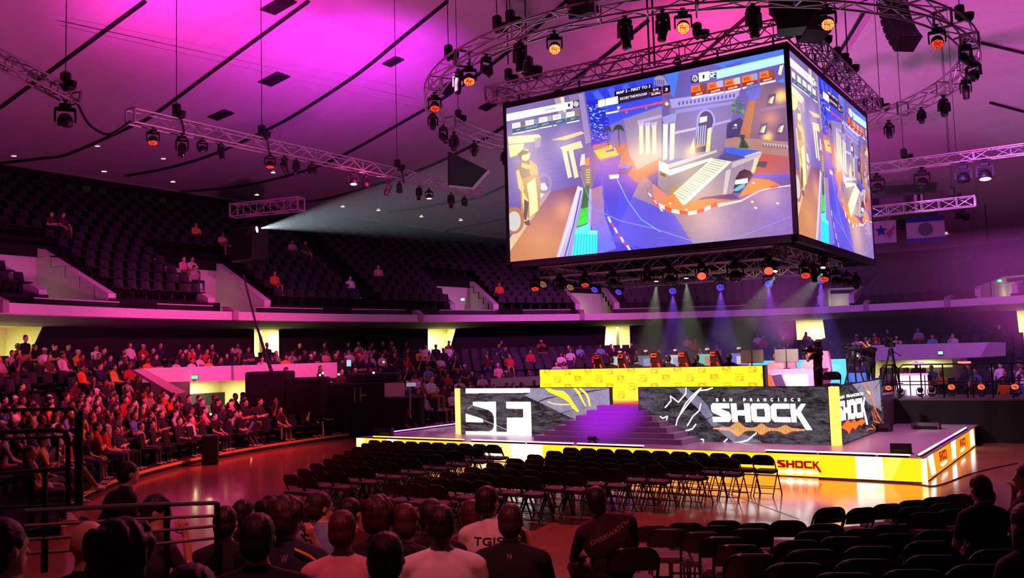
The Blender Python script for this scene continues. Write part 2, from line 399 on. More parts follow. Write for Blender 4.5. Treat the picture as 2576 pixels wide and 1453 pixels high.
# dark wall behind the upper deck up to the ceiling
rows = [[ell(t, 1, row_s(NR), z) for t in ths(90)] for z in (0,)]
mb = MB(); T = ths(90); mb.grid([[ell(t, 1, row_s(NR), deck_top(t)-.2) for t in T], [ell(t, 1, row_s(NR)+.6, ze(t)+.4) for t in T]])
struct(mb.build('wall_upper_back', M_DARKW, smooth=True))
# light rim where ceiling meets the wall
mb = MB(); mb.tube([ell(t, 1, CT-.05, ze(t)-.02) for t in T], .10, 6); struct(mb.build('trim_30', mat('ceiling_rim', '#8f8590', .8), smooth=True))
# balcony front
mb = MB(); T = ths(120)
mb.grid([[ell(t, 1, .9, 5.1) for t in T], [ell(t, 1, 0, 5.1) for t in T], [ell(t, 1, 0, 4.73) for t in T], [ell(t, 1, .25, 4.70) for t in T]])
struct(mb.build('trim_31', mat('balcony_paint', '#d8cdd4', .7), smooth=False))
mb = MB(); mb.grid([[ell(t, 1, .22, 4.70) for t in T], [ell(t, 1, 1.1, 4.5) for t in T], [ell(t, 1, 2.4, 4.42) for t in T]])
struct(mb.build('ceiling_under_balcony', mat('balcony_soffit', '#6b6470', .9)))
M_FIN = mat('balcony_fin', '#a08c98', .7)
for i, x in enumerate((8, 590, 1057, 1464, 2180, 2385)):
    t, _ = ang(x, 790, 1, 0); a = ell(t, 1, -.12, 4.74); n = (ell(t, 1, 1)-ell(t, 1, 0)).normalized(); s_ = Vector((-n.y, n.x, 0))*.13
    P = [a-s_, a-s_+Vector((0, 0, .42)), a-s_+n*.5+Vector((0, 0, .62)), a-s_+n*.9+Vector((0, 0, .62)), a-s_+n*.6]
    MB().prism(P, s_*2).build('trim_%d' % (40+i), M_FIN)['kind'] = 'structure'
# guard rails in front of the first upper row
GR = [(85, 300, 749), (395, 535, 768), (645, 812, 775), (885, 1020, 779), (1105, 1250, 779), (1315, 1435, 779), (1540, 1660, 776), (1730, 1880, 770)]
for i, (x0, x1, y) in enumerate(GR):
    a, z = ang(x0, y, 1, .95); b, z2 = ang(x1, y, 1, .95); z = 5.1+.30
    TT = [a+(b-a)*k/8 for k in range(9)]
    mb = MB(); mb.tube([ell(t, 1, .95, z) for t in TT], .025, 5)
    o = mb.build('guard_rail', mat('rail_paint', '#cbb9c4', .5)); tag(o, 'pale guard rail along the balcony edge, %s from the leftmost' % ORD[i], 'rail', None)
    mb = MB(); mb.grid([[ell(t, 1, .97, 5.08) for t in TT], [ell(t, 1, .97, z) for t in TT]]); mb.build('panel', M_BLACK, o)
# stairways (vomitories) opening through the upper deck
M_VOM = mat('vomitory_paint', '#cfc6cc', .85)
for i, ((a, b), (x0, x1, y0, y1, j)) in enumerate(zip(VR, VOM)):
    t0, tk = row_s(0)+.1, row_s(5)+.05
    P = lambda th, t, z: ell(th, 1, t, z)
    mb = MB()
    zt = lambda k, th: row_z(k, th)
    mb.add([P(a, tk, 5.0), P(b, tk, 5.0), P(b, tk, zt(5, b)+.35), P(a, tk, zt(5, a)+.35)], [(0, 1, 2, 3)])
    for th, sg in ((a, -1), (b, 1)):
        e = sg*.012
        mb.prism([P(th, t0, 5.0), P(th, t0, 5.75), P(th, tk, zt(5, th)+.4), P(th, tk, 5.0)], ell(th+e, 1, t0)-ell(th, 1, t0))
    mb.add([P(a, t0, 5.02), P(b, t0, 5.02), P(b, tk, 5.02), P(a, tk, 5.02)], [(0, 1, 2, 3)])
    o = mb.build('wall_stairway_%d' % (i+1), M_VOM); struct(o)
    l = bpy.data.lights.new('stairway_lamp', 'POINT'); lo = bpy.data.objects.new('stairway_lamp', l); COL.objects.link(lo)
    l.color = (.95, 1.0, .45); l.energy = 9; l.shadow_soft_size = .2; lo.location = ell(a+(b-a)*.7, 1, tk-.7, 5.5)
# lower bowl -------------------------------------------------------
KN = [(.59, .15), (.85, .9), (.90, 1.65), (1.06, 2.6)]
def bowl_z(s):
    for (s0, z0), (s1, z1) in zip(KN, KN[1:]):
        if s <= s1: return z0+(z1-z0)*(s-s0)/(s1-s0)
    return KN[-1][1]
BROWS = [.59+.0372*k for k in range(7)] + [.862+.0335*k for k in range(7)]
BROWS = BROWS[:13]
mb = MB()
BT0, BT1 = math.radians(58), math.radians(250)
TT = [BT0+(BT1-BT0)*k/110 for k in range(111)]
rows = [[ell(t, .59, 0, .0) for t in TT]]
for k, s in enumerate(BROWS):
    z = bowl_z(s+.006); s1 = BROWS[k+1] if k+1 < len(BROWS) else 1.10
    rows += [[ell(t, s, 0, z) for t in TT], [ell(t, s1, 0, z) for t in TT]]
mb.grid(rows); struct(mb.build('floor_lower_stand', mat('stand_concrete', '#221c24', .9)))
mb = MB(); mb.grid([[ell(t, .588, 0, .155) for t in TT], [ell(t, .588, -.035, .155) for t in TT], [ell(t, .588, -.035, .10) for t in TT], [ell(t, .588, 0, .10) for t in TT]])
mb2 = MB(); mb2.grid([[ell(t, .588, .30, .158) for t in TT], [ell(t, .588, -.035, .158) for t in TT], [ell(t, .588, -.035, .10) for t in TT]])
struct(mb2.build('trim_50', mat('wooden_nosing', '#f0a648', .5, bump=.05)))
# back wall of the lower stand with the lit doorways
OPEN = [(-90, 108, -95, 42, 803, 896), (639, 701, 640, 702, 808, 905), (1076, 1146, 1076, 1118, 810, 878), (1524, 1583, 1516, 1584, 805, 850), (2001, 2069, 2006, 2080, 792, 858), (2556, 2700, 2566, 2710, 765, 830)]
BW = 2.2
seq = []
for (tl, tr, bl, br_, yt, yb) in OPEN:
    g = lambda x, y: ang(x, y, 1, BW)[0]
    seq.append((g(tl, yt), g(tr, yt), g(bl, yb), g(br_, yb)))
WZ0, WZ1 = 2.3, 4.46
mb = MB()
def wallseg(a0, a1, b0, b1):   # top angles a0..a1, bottom angles b0..b1
    n = 14
    mb.grid([[ell(b0+(b1-b0)*k/n, 1, BW, WZ0) for k in range(n+1)], [ell(a0+(a1-a0)*k/n, 1, BW, WZ1) for k in range(n+1)]])
prev = (TH1, TH1)
for (tl, tr, bl, br_) in seq:
    wallseg(prev[0], tl, prev[1], bl); prev = (tr, br_)
wallseg(prev[0], TH0, prev[1], TH0)
struct(mb.build('wall_lower_back', mat('dark_navy_wall', '#15121c', .9)))
M_TUN = mat('doorway_paint', '#ece6b4', .8)
for i, (tl, tr, bl, br_) in enumerate(seq):
    a, b = max(tl, bl)+.012, min(tr, br_)-.012
    if i == 0: a += .05
    d1 = BW+2.6; mb = MB()
    A, B, C, D = ell(a, 1, BW+.02), ell(b, 1, BW+.02), ell(b, 1, d1), ell(a, 1, d1)
    z0, z1 = 2.45, 4.5
    f = lambda P, z: (P.x, P.y, z)
    mb.add([f(A, z0), f(B, z0), f(C, z0), f(D, z0), f(A, z1), f(B, z1), f(C, z1), f(D, z1)], [(0, 3, 2, 1), (4, 5, 6, 7), (0, 4, 7, 3), (1, 2, 6, 5), (3, 7, 6, 2)])
    struct(mb.build('door_%d' % (i+1), M_TUN))
    # a pier standing inside the doorway, as in the photograph
    l = bpy.data.lights.new('doorway_lamp', 'AREA'); lo = bpy.data.objects.new('doorway_lamp', l); COL.objects.link(lo)
    l.color = (1.0, .93, .52); l.energy = 170; l.size = 1.2; mid = (A+B+C+D)/4; lo.location = (mid.x, mid.y, 4.4)
    if i in (1, 3):
        u = a+(b-a)*(.62 if i == 1 else .6)
        MB().add([], []).bar(ell(u, 1, BW+.9, 2.45), ell(u+(.004 if i == 1 else 0), 1, BW+.9, 4.48), .22, .1).build('column_%d' % i, mat('doorway_pier', '#8f8f70', .8))['kind'] = 'structure'
# pale walls of the mid-bowl entrances
def mid_wall(name, x0, x1, yt0, yt1, yb0, yb1, s, m):
    a0, z = ang(x0, yt0, s); a1, z1 = ang(x1, yt1, s); mb = MB(); n = 12; R0, R1, R2, R3 = [], [], [], []
    for k in range(n+1):
        u = k/n; t = a0+(a1-a0)*u; px = x0+(x1-x0)*u
        zt = ang(px, yt0+(yt1-yt0)*u, s)[1]; zb = ang(px, yb0+(yb1-yb0)*u, s)[1]
        R0.append(ell(t, s, .25, zt)); R1.append(ell(t, s, 0, zt)); R2.append(ell(t, s, 0, zb)); R3.append(ell(t, s, .25, zb))
    mb.grid([R0, R1, R2, R3]); return struct(mb.build(name, m))
M_PINK = mat('entrance_wall_paint', '#dccdd4', .75)
mid_wall('wall_entrance_left', 358, 848, 926, 911, 962, 950, .80, M_PINK)
mid_wall('wall_entrance_right', 2188, 2500, 868, 860, 907, 897, .83, M_PINK)
mid_wall('wall_entrance_middle', 1235, 1360, 952, 946, 972, 968, .70, M_PINK)
for nm, pts, s in (('wall_ramp_left', [(338, 931), (360, 926), (468, 985), (440, 992)], .79), ('wall_ramp_right', [(2500, 860), (2530, 861), (2530, 895), (2478, 897)], .82)):
    P = [(lambda az: ell(az[0], s, 0, az[1]))(ang(x, y, s)) for x, y in pts]; n = (ell(ang(400, 930, s)[0], s, 1)-ell(ang(400, 930, s)[0], s, 0)).normalized()
    struct(MB().prism(P, n*.2).build(nm, mat('ramp_wall_paint', '#a8939d', .8)))
for i, (x0, x1, y0, y1, s) in enumerate(((478, 640, 955, 1012, .815), (2196, 2395, 900, 962, .845))):
    a0, a1 = ang(x0, y0, s)[0], ang(x1, y0, s)[0]; zt = ang((x0+x1)/2, y0, s)[1]; mb = MB()
    A, B, C, D = ell(a0, s, 0), ell(a1, s, 0), ell(a1, s, 2), ell(a0, s, 2); f = lambda P, z: (P.x, P.y, z); z0 = .9
    mb.add([f(A, z0), f(B, z0), f(C, z0), f(D, z0), f(A, zt), f(B, zt), f(C, zt), f(D, zt)], [(0, 3, 2, 1), (4, 5, 6, 7), (0, 4, 7, 3), (1, 2, 6, 5), (3, 7, 6, 2)])
    struct(mb.build('door_%d' % (10+i), M_TUN))
    l = bpy.data.lights.new('doorway_lamp', 'AREA'); lo = bpy.data.objects.new('doorway_lamp', l); COL.objects.link(lo)
    l.color = (1.0, .93, .52); l.energy = 110; l.size = 1.; mid = (A+B+C+D)/4; lo.location = (mid.x, mid.y, zt-.1)
# exit signs
M_GREEN = glow('exit_green', '#18e060', 3.0, False); M_CYANW = glow('exit_cyan', '#7fffe8', 2.2, False)
for (x, y, s, t, m, lab) in ((490, 948, .80, -.05, M_GREEN, 'green exit sign on the pale wall of the left entrance'), (2366, 887, .83, -.05, M_CYANW, 'bright exit sign on the pale wall of the right entrance'),
                         (2047, 797, 1, 2.0, M_CYANW, 'bright exit sign at the top of a lit doorway behind the stage'), (1164, 753, 1, 1.6, M_CYANW, 'round bright sign on the stairway wall of the upper deck'),
                         (2515, 706, 1, 4., M_GREEN, 'green exit sign in the right upper stairway'), (2158, 893, .82, 0, M_CYANW, 'small bright sign between the two camera operators')):
    a, z = ang(x, y, s, t); c = ell(a, s, t, z); n = (Vector((0, 0, EYE))-c); n.z = 0; rz = math.atan2(n.y, n.x)+PI/2
    o = MB().box((0, 0, 0), (.24, .07, .18)).build('exit_sign', M_BLACK, loc=c); o.rotation_euler = (0, 0, rz); tag(o, lab, 'sign')
    MB().box((0, -.04, 0), (.2, .01, .14)).build('lit_panel', m, o)
    fx = MB()
    for lx, strokes in ((-.066, 'E'), (-.022, 'X'), (.018, 'I'), (.056, 'T')):
        seg = {'E': [(0, -.03, 0, .03), (0, .03, .022, .03), (0, 0, .018, 0), (0, -.03, .022, -.03)], 'X': [(0, -.03, .026, .03), (0, .03, .026, -.03)], 'I': [(.01, -.03, .01, .03)], 'T': [(.012, -.03, .012, .03), (0, .03, .024, .03)]}[strokes]
        for x0, z0, x1, z1 in seg: fx.bar((lx+x0, -.047, z0), (lx+x1, -.047, z1), .007, .004)
    fx.build('lettering', mat('sign_white', '#f4fff8', .5, emit='#f4fff8', strength=2.), o)
# ================================================================== pictures shown on the displays (drawn cell by cell)
def homog(src, dst):
    A = []
    for (x, y), (u, v) in zip(src, dst):
        A += [[x, y, 1, 0, 0, 0, -u*x, -u*y, -u], [0, 0, 0, x, y, 1, -v*x, -v*y, -v]]
    return np.linalg.svd(np.array(A, float))[2][-1].reshape(3, 3)
_fc = {}
def glyphs(txt, bold=0.):
    """outline of a line of text as filled triangles, unit height"""
    if (txt, bold) in _fc: return _fc[(txt, bold)]
    cu = bpy.data.curves.new('lettering', 'FONT'); cu.body = txt; cu.size = 1.; cu.offset = bold; cu.resolution_u = 3
    o = bpy.data.objects.new('lettering', cu); COL.objects.link(o)
    dg = bpy.context.evaluated_depsgraph_get(); me = o.evaluated_get(dg).to_mesh()
    V = np.array([v.co[:2] for v in me.vertices]) if len(me.vertices) else np.zeros((0, 2)); F = [tuple(p.vertices) for p in me.polygons]
    o.evaluated_get(dg).to_mesh_clear(); bpy.data.objects.remove(o); bpy.data.curves.remove(cu)
    if len(V):
        lo, hi = V.min(0), V.max(0); V = (V-lo)/np.array([max(hi[0]-lo[0], 1e-6), max(hi[1]-lo[1], 1e-6)])
    _fc[(txt, bold)] = (V, F); return V, F
class Canvas:
    def __init__(s, w, h, quad=None, ss=2, bg='#000000'):
        s.w, s.h, s.ss = w*ss, h*ss, ss; s.a = np.zeros((s.h, s.w, 3), np.float32); s.a[:] = lin(bg)
        s.H = homog(quad, [(0, 0), (s.w, 0), (s.w, s.h), (0, s.h)]) if quad else None
        s.k = w/max(1., quad[1][0]-quad[0][0]) if quad and quad[1][0]-quad[0][0] > 300 else 1.
    def tr(s, p):
        p = np.asarray(p, float).reshape(-1, 2)
        if s.H is None: return p*s.ss
        q = np.c_[p, np.ones(len(p))]@s.H.T; return q[:, :2]/q[:, 2:]
    def _mask(s, loops):
        al = np.vstack(loops); x0, y0 = np.floor(al.min(0)).astype(int); x1, y1 = np.ceil(al.max(0)).astype(int)+1
        x0, y0 = max(x0, 0), max(y0, 0); x1, y1 = min(x1, s.w), min(y1, s.h)
        if x0 >= x1 or y0 >= y1: return None
        X = np.arange(x0, x1)+.5; Y = (np.arange(y0, y1)+.5)[:, None]; M = np.zeros((y1-y0, x1-x0), bool)
        for L in loops:
            n = len(L)
            for i in range(n):
                ax, ay = L[i]; bx, by = L[(i+1) % n]
                if ay == by: continue
                c = (ay > Y) != (by > Y); M ^= c & (X < (bx-ax)*(Y-ay)/(by-ay)+ax)
        return (slice(y0, y1), slice(x0, x1)), M, X, Y
    def poly(s, pts, col, alpha=1., grad=None, noise=0., raw=False):
        loops = pts if isinstance(pts[0][0], (tuple, list, np.ndarray)) else [pts]
        L = [np.asarray(l, float) if raw else s.tr(l) for l in loops]; r = s._mask(L)
        if r is None: return s
        sl, M, X, Y = r; c = np.array(lin(col), np.float32)
        if grad:
            c1, g0, g1 = grad; g0, g1 = s.tr([g0])[0], s.tr([g1])[0]; d = g1-g0
            t = np.clip(((X-g0[0])*d[0]+(Y-g0[1])*d[1])/(d@d), 0, 1)[..., None]; C = c*(1-t)+np.array(lin(c1), np.float32)*t
        else: C = np.broadcast_to(c, M.shape+(3,))
        if noise: C = C*(1+noise*(s.nz(M.shape)[..., None]))
        a = (M*alpha)[..., None]; s.a[sl] = s.a[sl]*(1-a)+C*a; return s
    def nz(s, sh):
        out = np.zeros(sh)
        for k in (4, 12, 36):
            g = rng.normal(size=(sh[0]//k+3, sh[1]//k+3)); yy = np.arange(sh[0])/k; xx = np.arange(sh[1])/k
            y0, x0 = yy.astype(int), xx.astype(int); fy, fx = (yy-y0)[:, None], (xx-x0)[None]
            out += (g[y0][:, x0]*(1-fy)*(1-fx)+g[y0+1][:, x0]*fy*(1-fx)+g[y0][:, x0+1]*(1-fy)*fx+g[y0+1][:, x0+1]*fy*fx)/3
        return out
    def line(s, pts, w, col, alpha=1., taper=False):
        P = s.tr(pts); n = len(P); w = w*s.k
        for i in range(n-1):
            d = P[i+1]-P[i]; l = np.hypot(*d)
            if l < 1e-6: continue
            nrm = np.array([-d[1], d[0]])/l*w*s.ss/2; e = d/l*w*s.ss*.2; k0 = (1-abs(2*i/(n-1)-1) if taper else 1); k1 = (1-abs(2*(i+1)/(n-1)-1) if taper else 1)
            s.poly([P[i]-e+nrm*max(k0, .15), P[i]-e-nrm*max(k0, .15), P[i+1]+e-nrm*max(k1, .15), P[i+1]+e+nrm*max(k1, .15)], col, alpha, raw=True)
        return s
    def ell(s, c, rx, ry, col, alpha=1., hole=0.):
        t = np.linspace(0, 2*PI, 28, endpoint=False); L = [[(c[0]+rx*math.cos(a), c[1]+ry*math.sin(a)) for a in t]]
        if hole: L.append([(c[0]+rx*hole*math.cos(a), c[1]+ry*hole*math.sin(a)) for a in t])
        return s.poly(L, col, alpha)
    def light(s, c, r, col, k=1.):   # soft pool of light in the picture
        p = s.tr([c])[0]; q = s.tr([(c[0]+r, c[1])])[0]; R = np.hypot(*(q-p)); Y, X = np.mgrid[0:s.h, 0:s.w]
        g = np.exp(-((X-p[0])**2+(Y-p[1])**2)/(R*R)*2)[..., None]; s.a += g*np.array(lin(col), np.float32)*k; return s
    def text(s, txt, bl, br, hgt, col, alpha=1., bold=.0):
        """bl, br: ends of the base line; hgt: vector from base line to cap height"""
        V, F = glyphs(txt, bold); bl, br, hv = np.array(bl, float), np.array(br, float), np.array(hgt, float)
        if hv.ndim == 0: hv = np.array([0., -float(hv)])
        Q = s.tr(bl+V[:, :1]*(br-bl)+V[:, 1:]*hv)
        for f in F: s.poly([Q[i] for i in f], col, alpha, raw=True)
        return s
    def out(s): return s.a.reshape(s.h//s.ss, s.ss, s.w//s.ss, s.ss, 3).mean((1, 3))
def display_mesh(name, A, w, h, m):
    """flat display of w x h metres in its own XZ plane (centre at origin, facing -Y)"""
    H, Wd = A.shape[:2]; X, Z = np.meshgrid(np.linspace(-w/2, w/2, Wd), np.linspace(h/2, -h/2, H))
    V = np.stack([X, np.zeros_like(X), Z], -1).reshape(-1, 3); i = (np.arange(H-1)[:, None]*Wd+np.arange(Wd-1)).reshape(-1)
    F = np.stack([i, i+Wd, i+Wd+1, i+1], 1)
    me = bpy.data.meshes.new(name); me.vertices.add(len(V)); me.vertices.foreach_set('co', V.reshape(-1))
    me.loops.add(F.size); me.loops.foreach_set('vertex_index', F.reshape(-1)); me.polygons.add(len(F)); me.polygons.foreach_set('loop_start', np.arange(0, F.size, 4))
    at = me.attributes.new('picture', 'FLOAT_COLOR', 'POINT'); at.data.foreach_set('color', np.c_[A.reshape(-1, 3), np.ones(H*Wd)].astype(np.float32).reshape(-1))
    me.materials.append(m); me.update(); me.validate(); return me
# letters of the wide display face used on the boards (unit box, y up)
def rr(x0, y0, x1, y1, r, n=5):
    out = []
    for cx, cy, a in ((x1-r, y1-r, 0), (x0+r, y1-r, 90), (x0+r, y0+r, 180), (x1-r, y0+r, 270)):
        for k in range(n+1): t = math.radians(a+90*k/n); out.append((cx+r*math.cos(t), cy+r*math.sin(t)))
    return out
WIDE = {'S': [[(.10, 1), (.97, 1), (.97, .74), (.42, .74), (.92, .52), (1, .40), (1, .14), (.88, 0), (.03, 0), (.03, .26), (.58, .26), (.08, .49), (0, .61), (0, .86)]],
        'H': [[(0, 1), (.30, 1), (.30, .63), (.70, .63), (.70, 1), (1, 1), (1, 0), (.70, 0), (.70, .36), (.30, .36), (.30, 0), (0, 0)]],
        'O': [rr(0, 0, 1, 1, .17), rr(.28, .28, .72, .72, .06)],
        'C': [[(.16, 1), (1, 1), (1, .73), (.34, .73), (.28, .67), (.28, .33), (.34, .27), (1, .27), (1, 0), (.16, 0), (0, .16), (0, .84)]],
        'K': [[(0, 1), (.26, 1), (.26, .62), (.56, 1), (.80, 1), (.50, .56), (1.02, -.42), (.70, -.42), (.30, .36), (.26, .36), (.26, 0), (0, 0)]]}
def wide_word(cv, word, tl, tr, bl, col, alpha=1., gap=.045):
    """word between top-left, top-right and bottom-left corners"""
    tl, tr, bl = (np.array(p, float) for p in (tl, tr, bl)); wd = {'K': 1.0}; tot = sum(wd.get(c, .95) for c in word)+gap*(len(word)-1); x = 0
    for c in word:
        w = wd.get(c, .95)
        cv.poly([[tuple(bl+(tr-tl)*((x+p[0]*w)/tot)+(tl-bl)*p[1]) for p in L] for L in WIDE[c]], col, alpha); x += w+gap
    return cv
def sf_logo(cv, tl, tr, bl, col, alpha=1.):
    """square city-initials badge: bar on top, S and F cut from the block"""
    tl, tr, bl = (np.array(p, float) for p in (tl, tr, bl)); M = lambda L: [tuple(tl+(tr-tl)*x+(bl-tl)*y) for x, y in L]
    for L in ([(0, 0), (1, 0), (1, .11), (0, .11)], [(.12, .30), (.46, .30), (.46, 1), (0, 1), (0, .90), (.36, .90), (.43, .82), (.43, .62), (.38, .52), (.12, .38)],
              [(0, .55), (.27, .66), (.27, .73), (0, .73)], [(.62, .30), (1, .30), (1, 1), (.46, 1), (.46, .92), (.63, .92), (.63, .63), (.88, .63), (.88, .45), (.62, .45)]): cv.poly(M(L), col, alpha)
    return cv
# ================================================================== the hanging four-sided screen
SX0, SX1, SY0, SY1, SZ0, SZ1 = -15.48, -6.61, 23.0, 31.87, 5.60, 10.62
def paint_game():
    q = [(1266.5, 274), (1970, 121), (1998, 596), (1283, 664)]
    cv = Canvas(960, 540, q, 2, '#6a58a8')
    a = lambda *P: [(1260+x/4.8425, 100+y/4.8425) for x, y in P]
    b = lambda *P: [(1640+x/4.843, 100+y/4.843) for x, y in P]
    c = lambda *P: [(1260+x/4.8425, 380+y/4.8425) for x, y in P]
    d = lambda *P: [(1640+x/4.843, 340+y/4.843) for x, y in P]
    p = lambda *P: [tuple(x) for x in P]
    # sky and night city
    cv.poly(a((960, 640), (1937, 440), (1937, 900), (980, 1400)), '#2a3ce0', grad=('#3c50e8', a((1100, 600))[0], a((1300, 1200))[0]))
    for k in range(7): cv.poly(a((1000+k*90, 680-k*20), (1060+k*90, 650-k*20), (1180+k*85, 800-k*18), (1090+k*85, 840-k*18)), '#5a78ff' if k % 2 else '#2030b8', .5)
    cv.poly(a((985, 760), (1180, 740), (1290, 1000), (1275, 1240), (1075, 1330)), '#1a2ac8')
    for k in range(120):
        x, y = 1010+rng.random()*250, 800+rng.random()*440
        cv.poly(a((x, y), (x+10+rng.random()*22, y-3), (x+10+rng.random()*22, y+6), (x, y+9)), '#b8d4ff' if rng.random() < .5 else '#5a86ff', .9)
    # purple wall on the left with lit stone bands
    cv.poly(p((1262, 268), (1462, 222), (1482, 330), (1486, 470), (1270, 520)), '#7a66a6', grad=('#6a5aa8', (1270, 300), (1480, 460)), noise=.08)
    for k in range(8): cv.line(c((120, 60+k*62), (860, -40+k*58)), .8, '#55478a', .6)
    cv.poly(a((620, 740), (740, 715), (790, 1000), (700, 1000)), '#c8a8a8', .7); cv.poly(a((690, 720), (735, 712), (760, 900), (740, 900)), '#ffe9b0', .8)
    cv.poly(a((910, 680), (975, 668), (1075, 1260), (1010, 1290)), '#9a86b8'); cv.poly(a((800, 700), (905, 680), (930, 1000), (850, 1010)), '#8c74a4')
    for L, col in (([(60, 1200), (440, 1170), (470, 1210), (380, 1260), (75, 1290)], '#fff2a8'), ([(70, 1300), (260, 1280), (240, 1400), (90, 1453)], '#f4dc90'), ([(590, 1240), (960, 1130), (990, 1160), (760, 1240)], '#e6c48a'),
                   ([(690, 1330), (950, 1250), (980, 1330), (760, 1380)], '#f3d896'), ([(380, 1220), (470, 1200), (460, 1320), (400, 1340)], '#a48ab0')): cv.poly(a(*L), col, .9)
    for x in (720, 800): cv.poly(c((x, 0), (x+55, 0), (x+130, 330), (x+80, 350)), '#ffe8b0', .85)
    cv.poly(c((960, 60), (1000, 50), (1010, 180), (940, 200)), '#f0e4d8', .8); cv.poly(c((1000, 120), (1060, 90), (1060, 190), (1010, 200)), '#e8843c', .9)
    # terrace floor, parapet, planter
    cv.poly(c((95, 1240), (560, 520), (900, 430), (960, 470), (690, 1335), (80, 1420)), '#7c4a6a', grad=('#c08058', c((600, 500))[0], c((500, 1100))[0]), noise=.05)
    cv.light(c((760, 720))[0], 36, '#d89a50', .5)
    cv.poly(c((85, 1100), (560, 470), (600, 500), (95, 1250)), '#e0c498', grad=('#a88a90', c((100, 1200))[0], c((560, 500))[0]))
    cv.ell(c((150, 860))[0], 26, 34, '#b0704a'); cv.ell(c((150, 870))[0], 17, 25, '#c8c8c4')
    cv.poly(c((440, 420), (520, 400), (560, 480), (470, 600)), '#dcd6d6', .9); cv.ell(c((510, 410))[0], 20, 26, '#8a749c', 1, .7)
    # stone figure
    for L, col in (([(190, 150), (330, 110), (420, 190), (440, 320), (300, 400), (210, 360), (170, 230)], '#80605a'), ([(330, 120), (420, 190), (440, 300), (400, 380), (330, 280)], '#c8a052'),
                   ([(240, 160), (370, 200), (310, 240), (230, 210)], '#d8b468'), ([(210, 360), (420, 300), (470, 390), (460, 740), (330, 830), (240, 760)], '#b08848'), ([(300, 420), (400, 340), (430, 560), (440, 740), (340, 820), (330, 600)], '#ffe89c'),
                   ([(200, 240), (170, 260), (200, 470), (250, 520), (270, 470)], '#e0c070'), ([(240, 480), (320, 620), (270, 750), (250, 640)], '#f4d880'), ([(270, 600), (330, 640), (300, 860), (270, 840)], '#5c4450')): cv.poly(c(*L), col)
    cv.ell(c((280, 65))[0], 11, 15, '#f0d890'); cv.poly(c((180, 60), (240, 0), (330, 20), (310, 50), (240, 70), (220, 130)), '#4a3a44'); cv.poly(c((270, 880), (340, 850), (350, 920), (300, 920)), '#5a3c52')
    cv.poly(c((920, 440), (985, 470), (960, 620), (800, 1310), (660, 1335)), '#e0d4f0', grad=('#b8a8e0', c((900, 500))[0], c((760, 1300))[0]))
    cv.line(c((960, 500), (880, 900), (770, 1310)), 4, '#4a48c8'); cv.line(c((910, 560), (830, 880), (690, 1320)), 3, '#fff0d0'); cv.poly(c((985, 480), (1000, 640), (900, 1000), (850, 1310), (805, 1312)), '#9c94cc')
    cv.poly(c((960, 210), (1070, 210), (1100, 450), (1000, 520), (960, 300)), '#8a7868')
    for k in range(6): cv.line(c((1020, 250+k*30), (1065, 245+k*30)), 2, '#d8c8a0')
    cv.poly(c((1000, 440), (1060, 430), (1050, 700), (960, 720)), '#34701c', noise=.25); cv.poly(c((960, 720), (1050, 700), (1040, 890), (910, 935)), '#40c818', grad=('#2ef010', c((980, 720))[0], c((970, 900))[0]), noise=.25)
    cv.poly(c((1060, 470), (1095, 480), (1085, 980), (1040, 1000)), '#b0a8f0')
    # street
    road = c((1100, 500), (1150, 260), (1300, 110), (1560, 60), (1640, 300), (1937, 700), (1937, 1215), (1160, 1285), (1090, 960))
    cv.poly(road, '#5048c8', grad=('#4a3cc0', c((1300, 200))[0], c((1500, 1200))[0]), noise=.06)
    cv.poly(c((1090, 480), (1230, 430), (1250, 800), (1400, 1200), (1160, 1285), (1090, 900)), '#b07a90', grad=('#6a70d8', c((1150, 560))[0], c((1200, 1100))[0]), noise=.1)
    cv.poly(d((-120, 480), (0, 620), (60, 860), (430, 990), (780, 880), (1200, 740), (1690, 640), (1720, 1240), (0, 1420), (-500, 1300)), '#9a7f92', grad=('#8a6cb0', d((500, 1000))[0], d((1700, 1100))[0]), noise=.07)
    cv.poly(d((-400, 700), (260, 980), (520, 1380), (0, 1420), (-500, 1300)), '#4c48d8', .85, noise=.05)
    cv.light(d((700, 1050))[0], 60, '#c0a070', .30); cv.light(d((1450, 780))[0], 40, '#c8a860', .30); cv.light(d((1500, 1000))[0], 50, '#4020a0', .25)
    cv.line(d((-900, 460), (-740, 900), (-400, 1060), (0, 1150), (500, 1310), (800, 1320), (1100, 1250), (1690, 1010)), 2.2, '#8a88d8'); cv.line(c((1390, 340), (1530, 620), (1700, 850), (1937, 1000)), 2.4, '#6ab0ff')
    cv.line(c((1220, 330), (1240, 600), (1330, 900), (1480, 1100), (1660, 1230)), 4, '#4a5ae8')
    for k in range(7):
        x, y = 1280+k*40, 820+k*70-k*k*2; cv.poly(c((x, y), (x+26, y-8), (x+62, y+60), (x+36, y+70)), '#d83848' if k % 2 else '#cfe0ff', .9)
    cv.poly(c((900, 960), (1060, 900), (1080, 980), (1168, 985), (1165, 1285), (850, 1312)), '#30e4f4')
    for k in range(8): cv.line(c((905+k*34, 1030), (880+k*38, 1305)), 1.5, '#18a8c8')
    cv.poly(c((900, 960), (1060, 900), (1060, 1020), (890, 1035)), '#58f4e8'); cv.poly(c((1060, 985), (1168, 985), (1165, 1030), (1060, 1030)), '#7afcff')
    # distant end of the street: warm lights, palms
    cv.poly(a((1090, 1300), (1937, 1180), (1937, 1600), (1640, 1760), (1400, 1540), (1180, 1560)), '#b86848', .9, noise=.2)
    cv.poly(a((1110, 1370), (1350, 1300), (1420, 1430), (1200, 1500)), '#f0d060', .8); cv.poly(a((1250, 1300), (1345, 1280), (1360, 1370), (1260, 1390)), '#3a48c0'); cv.poly(a((1258, 1312), (1335, 1292), (1345, 1345), (1265, 1368)), '#f8c030')
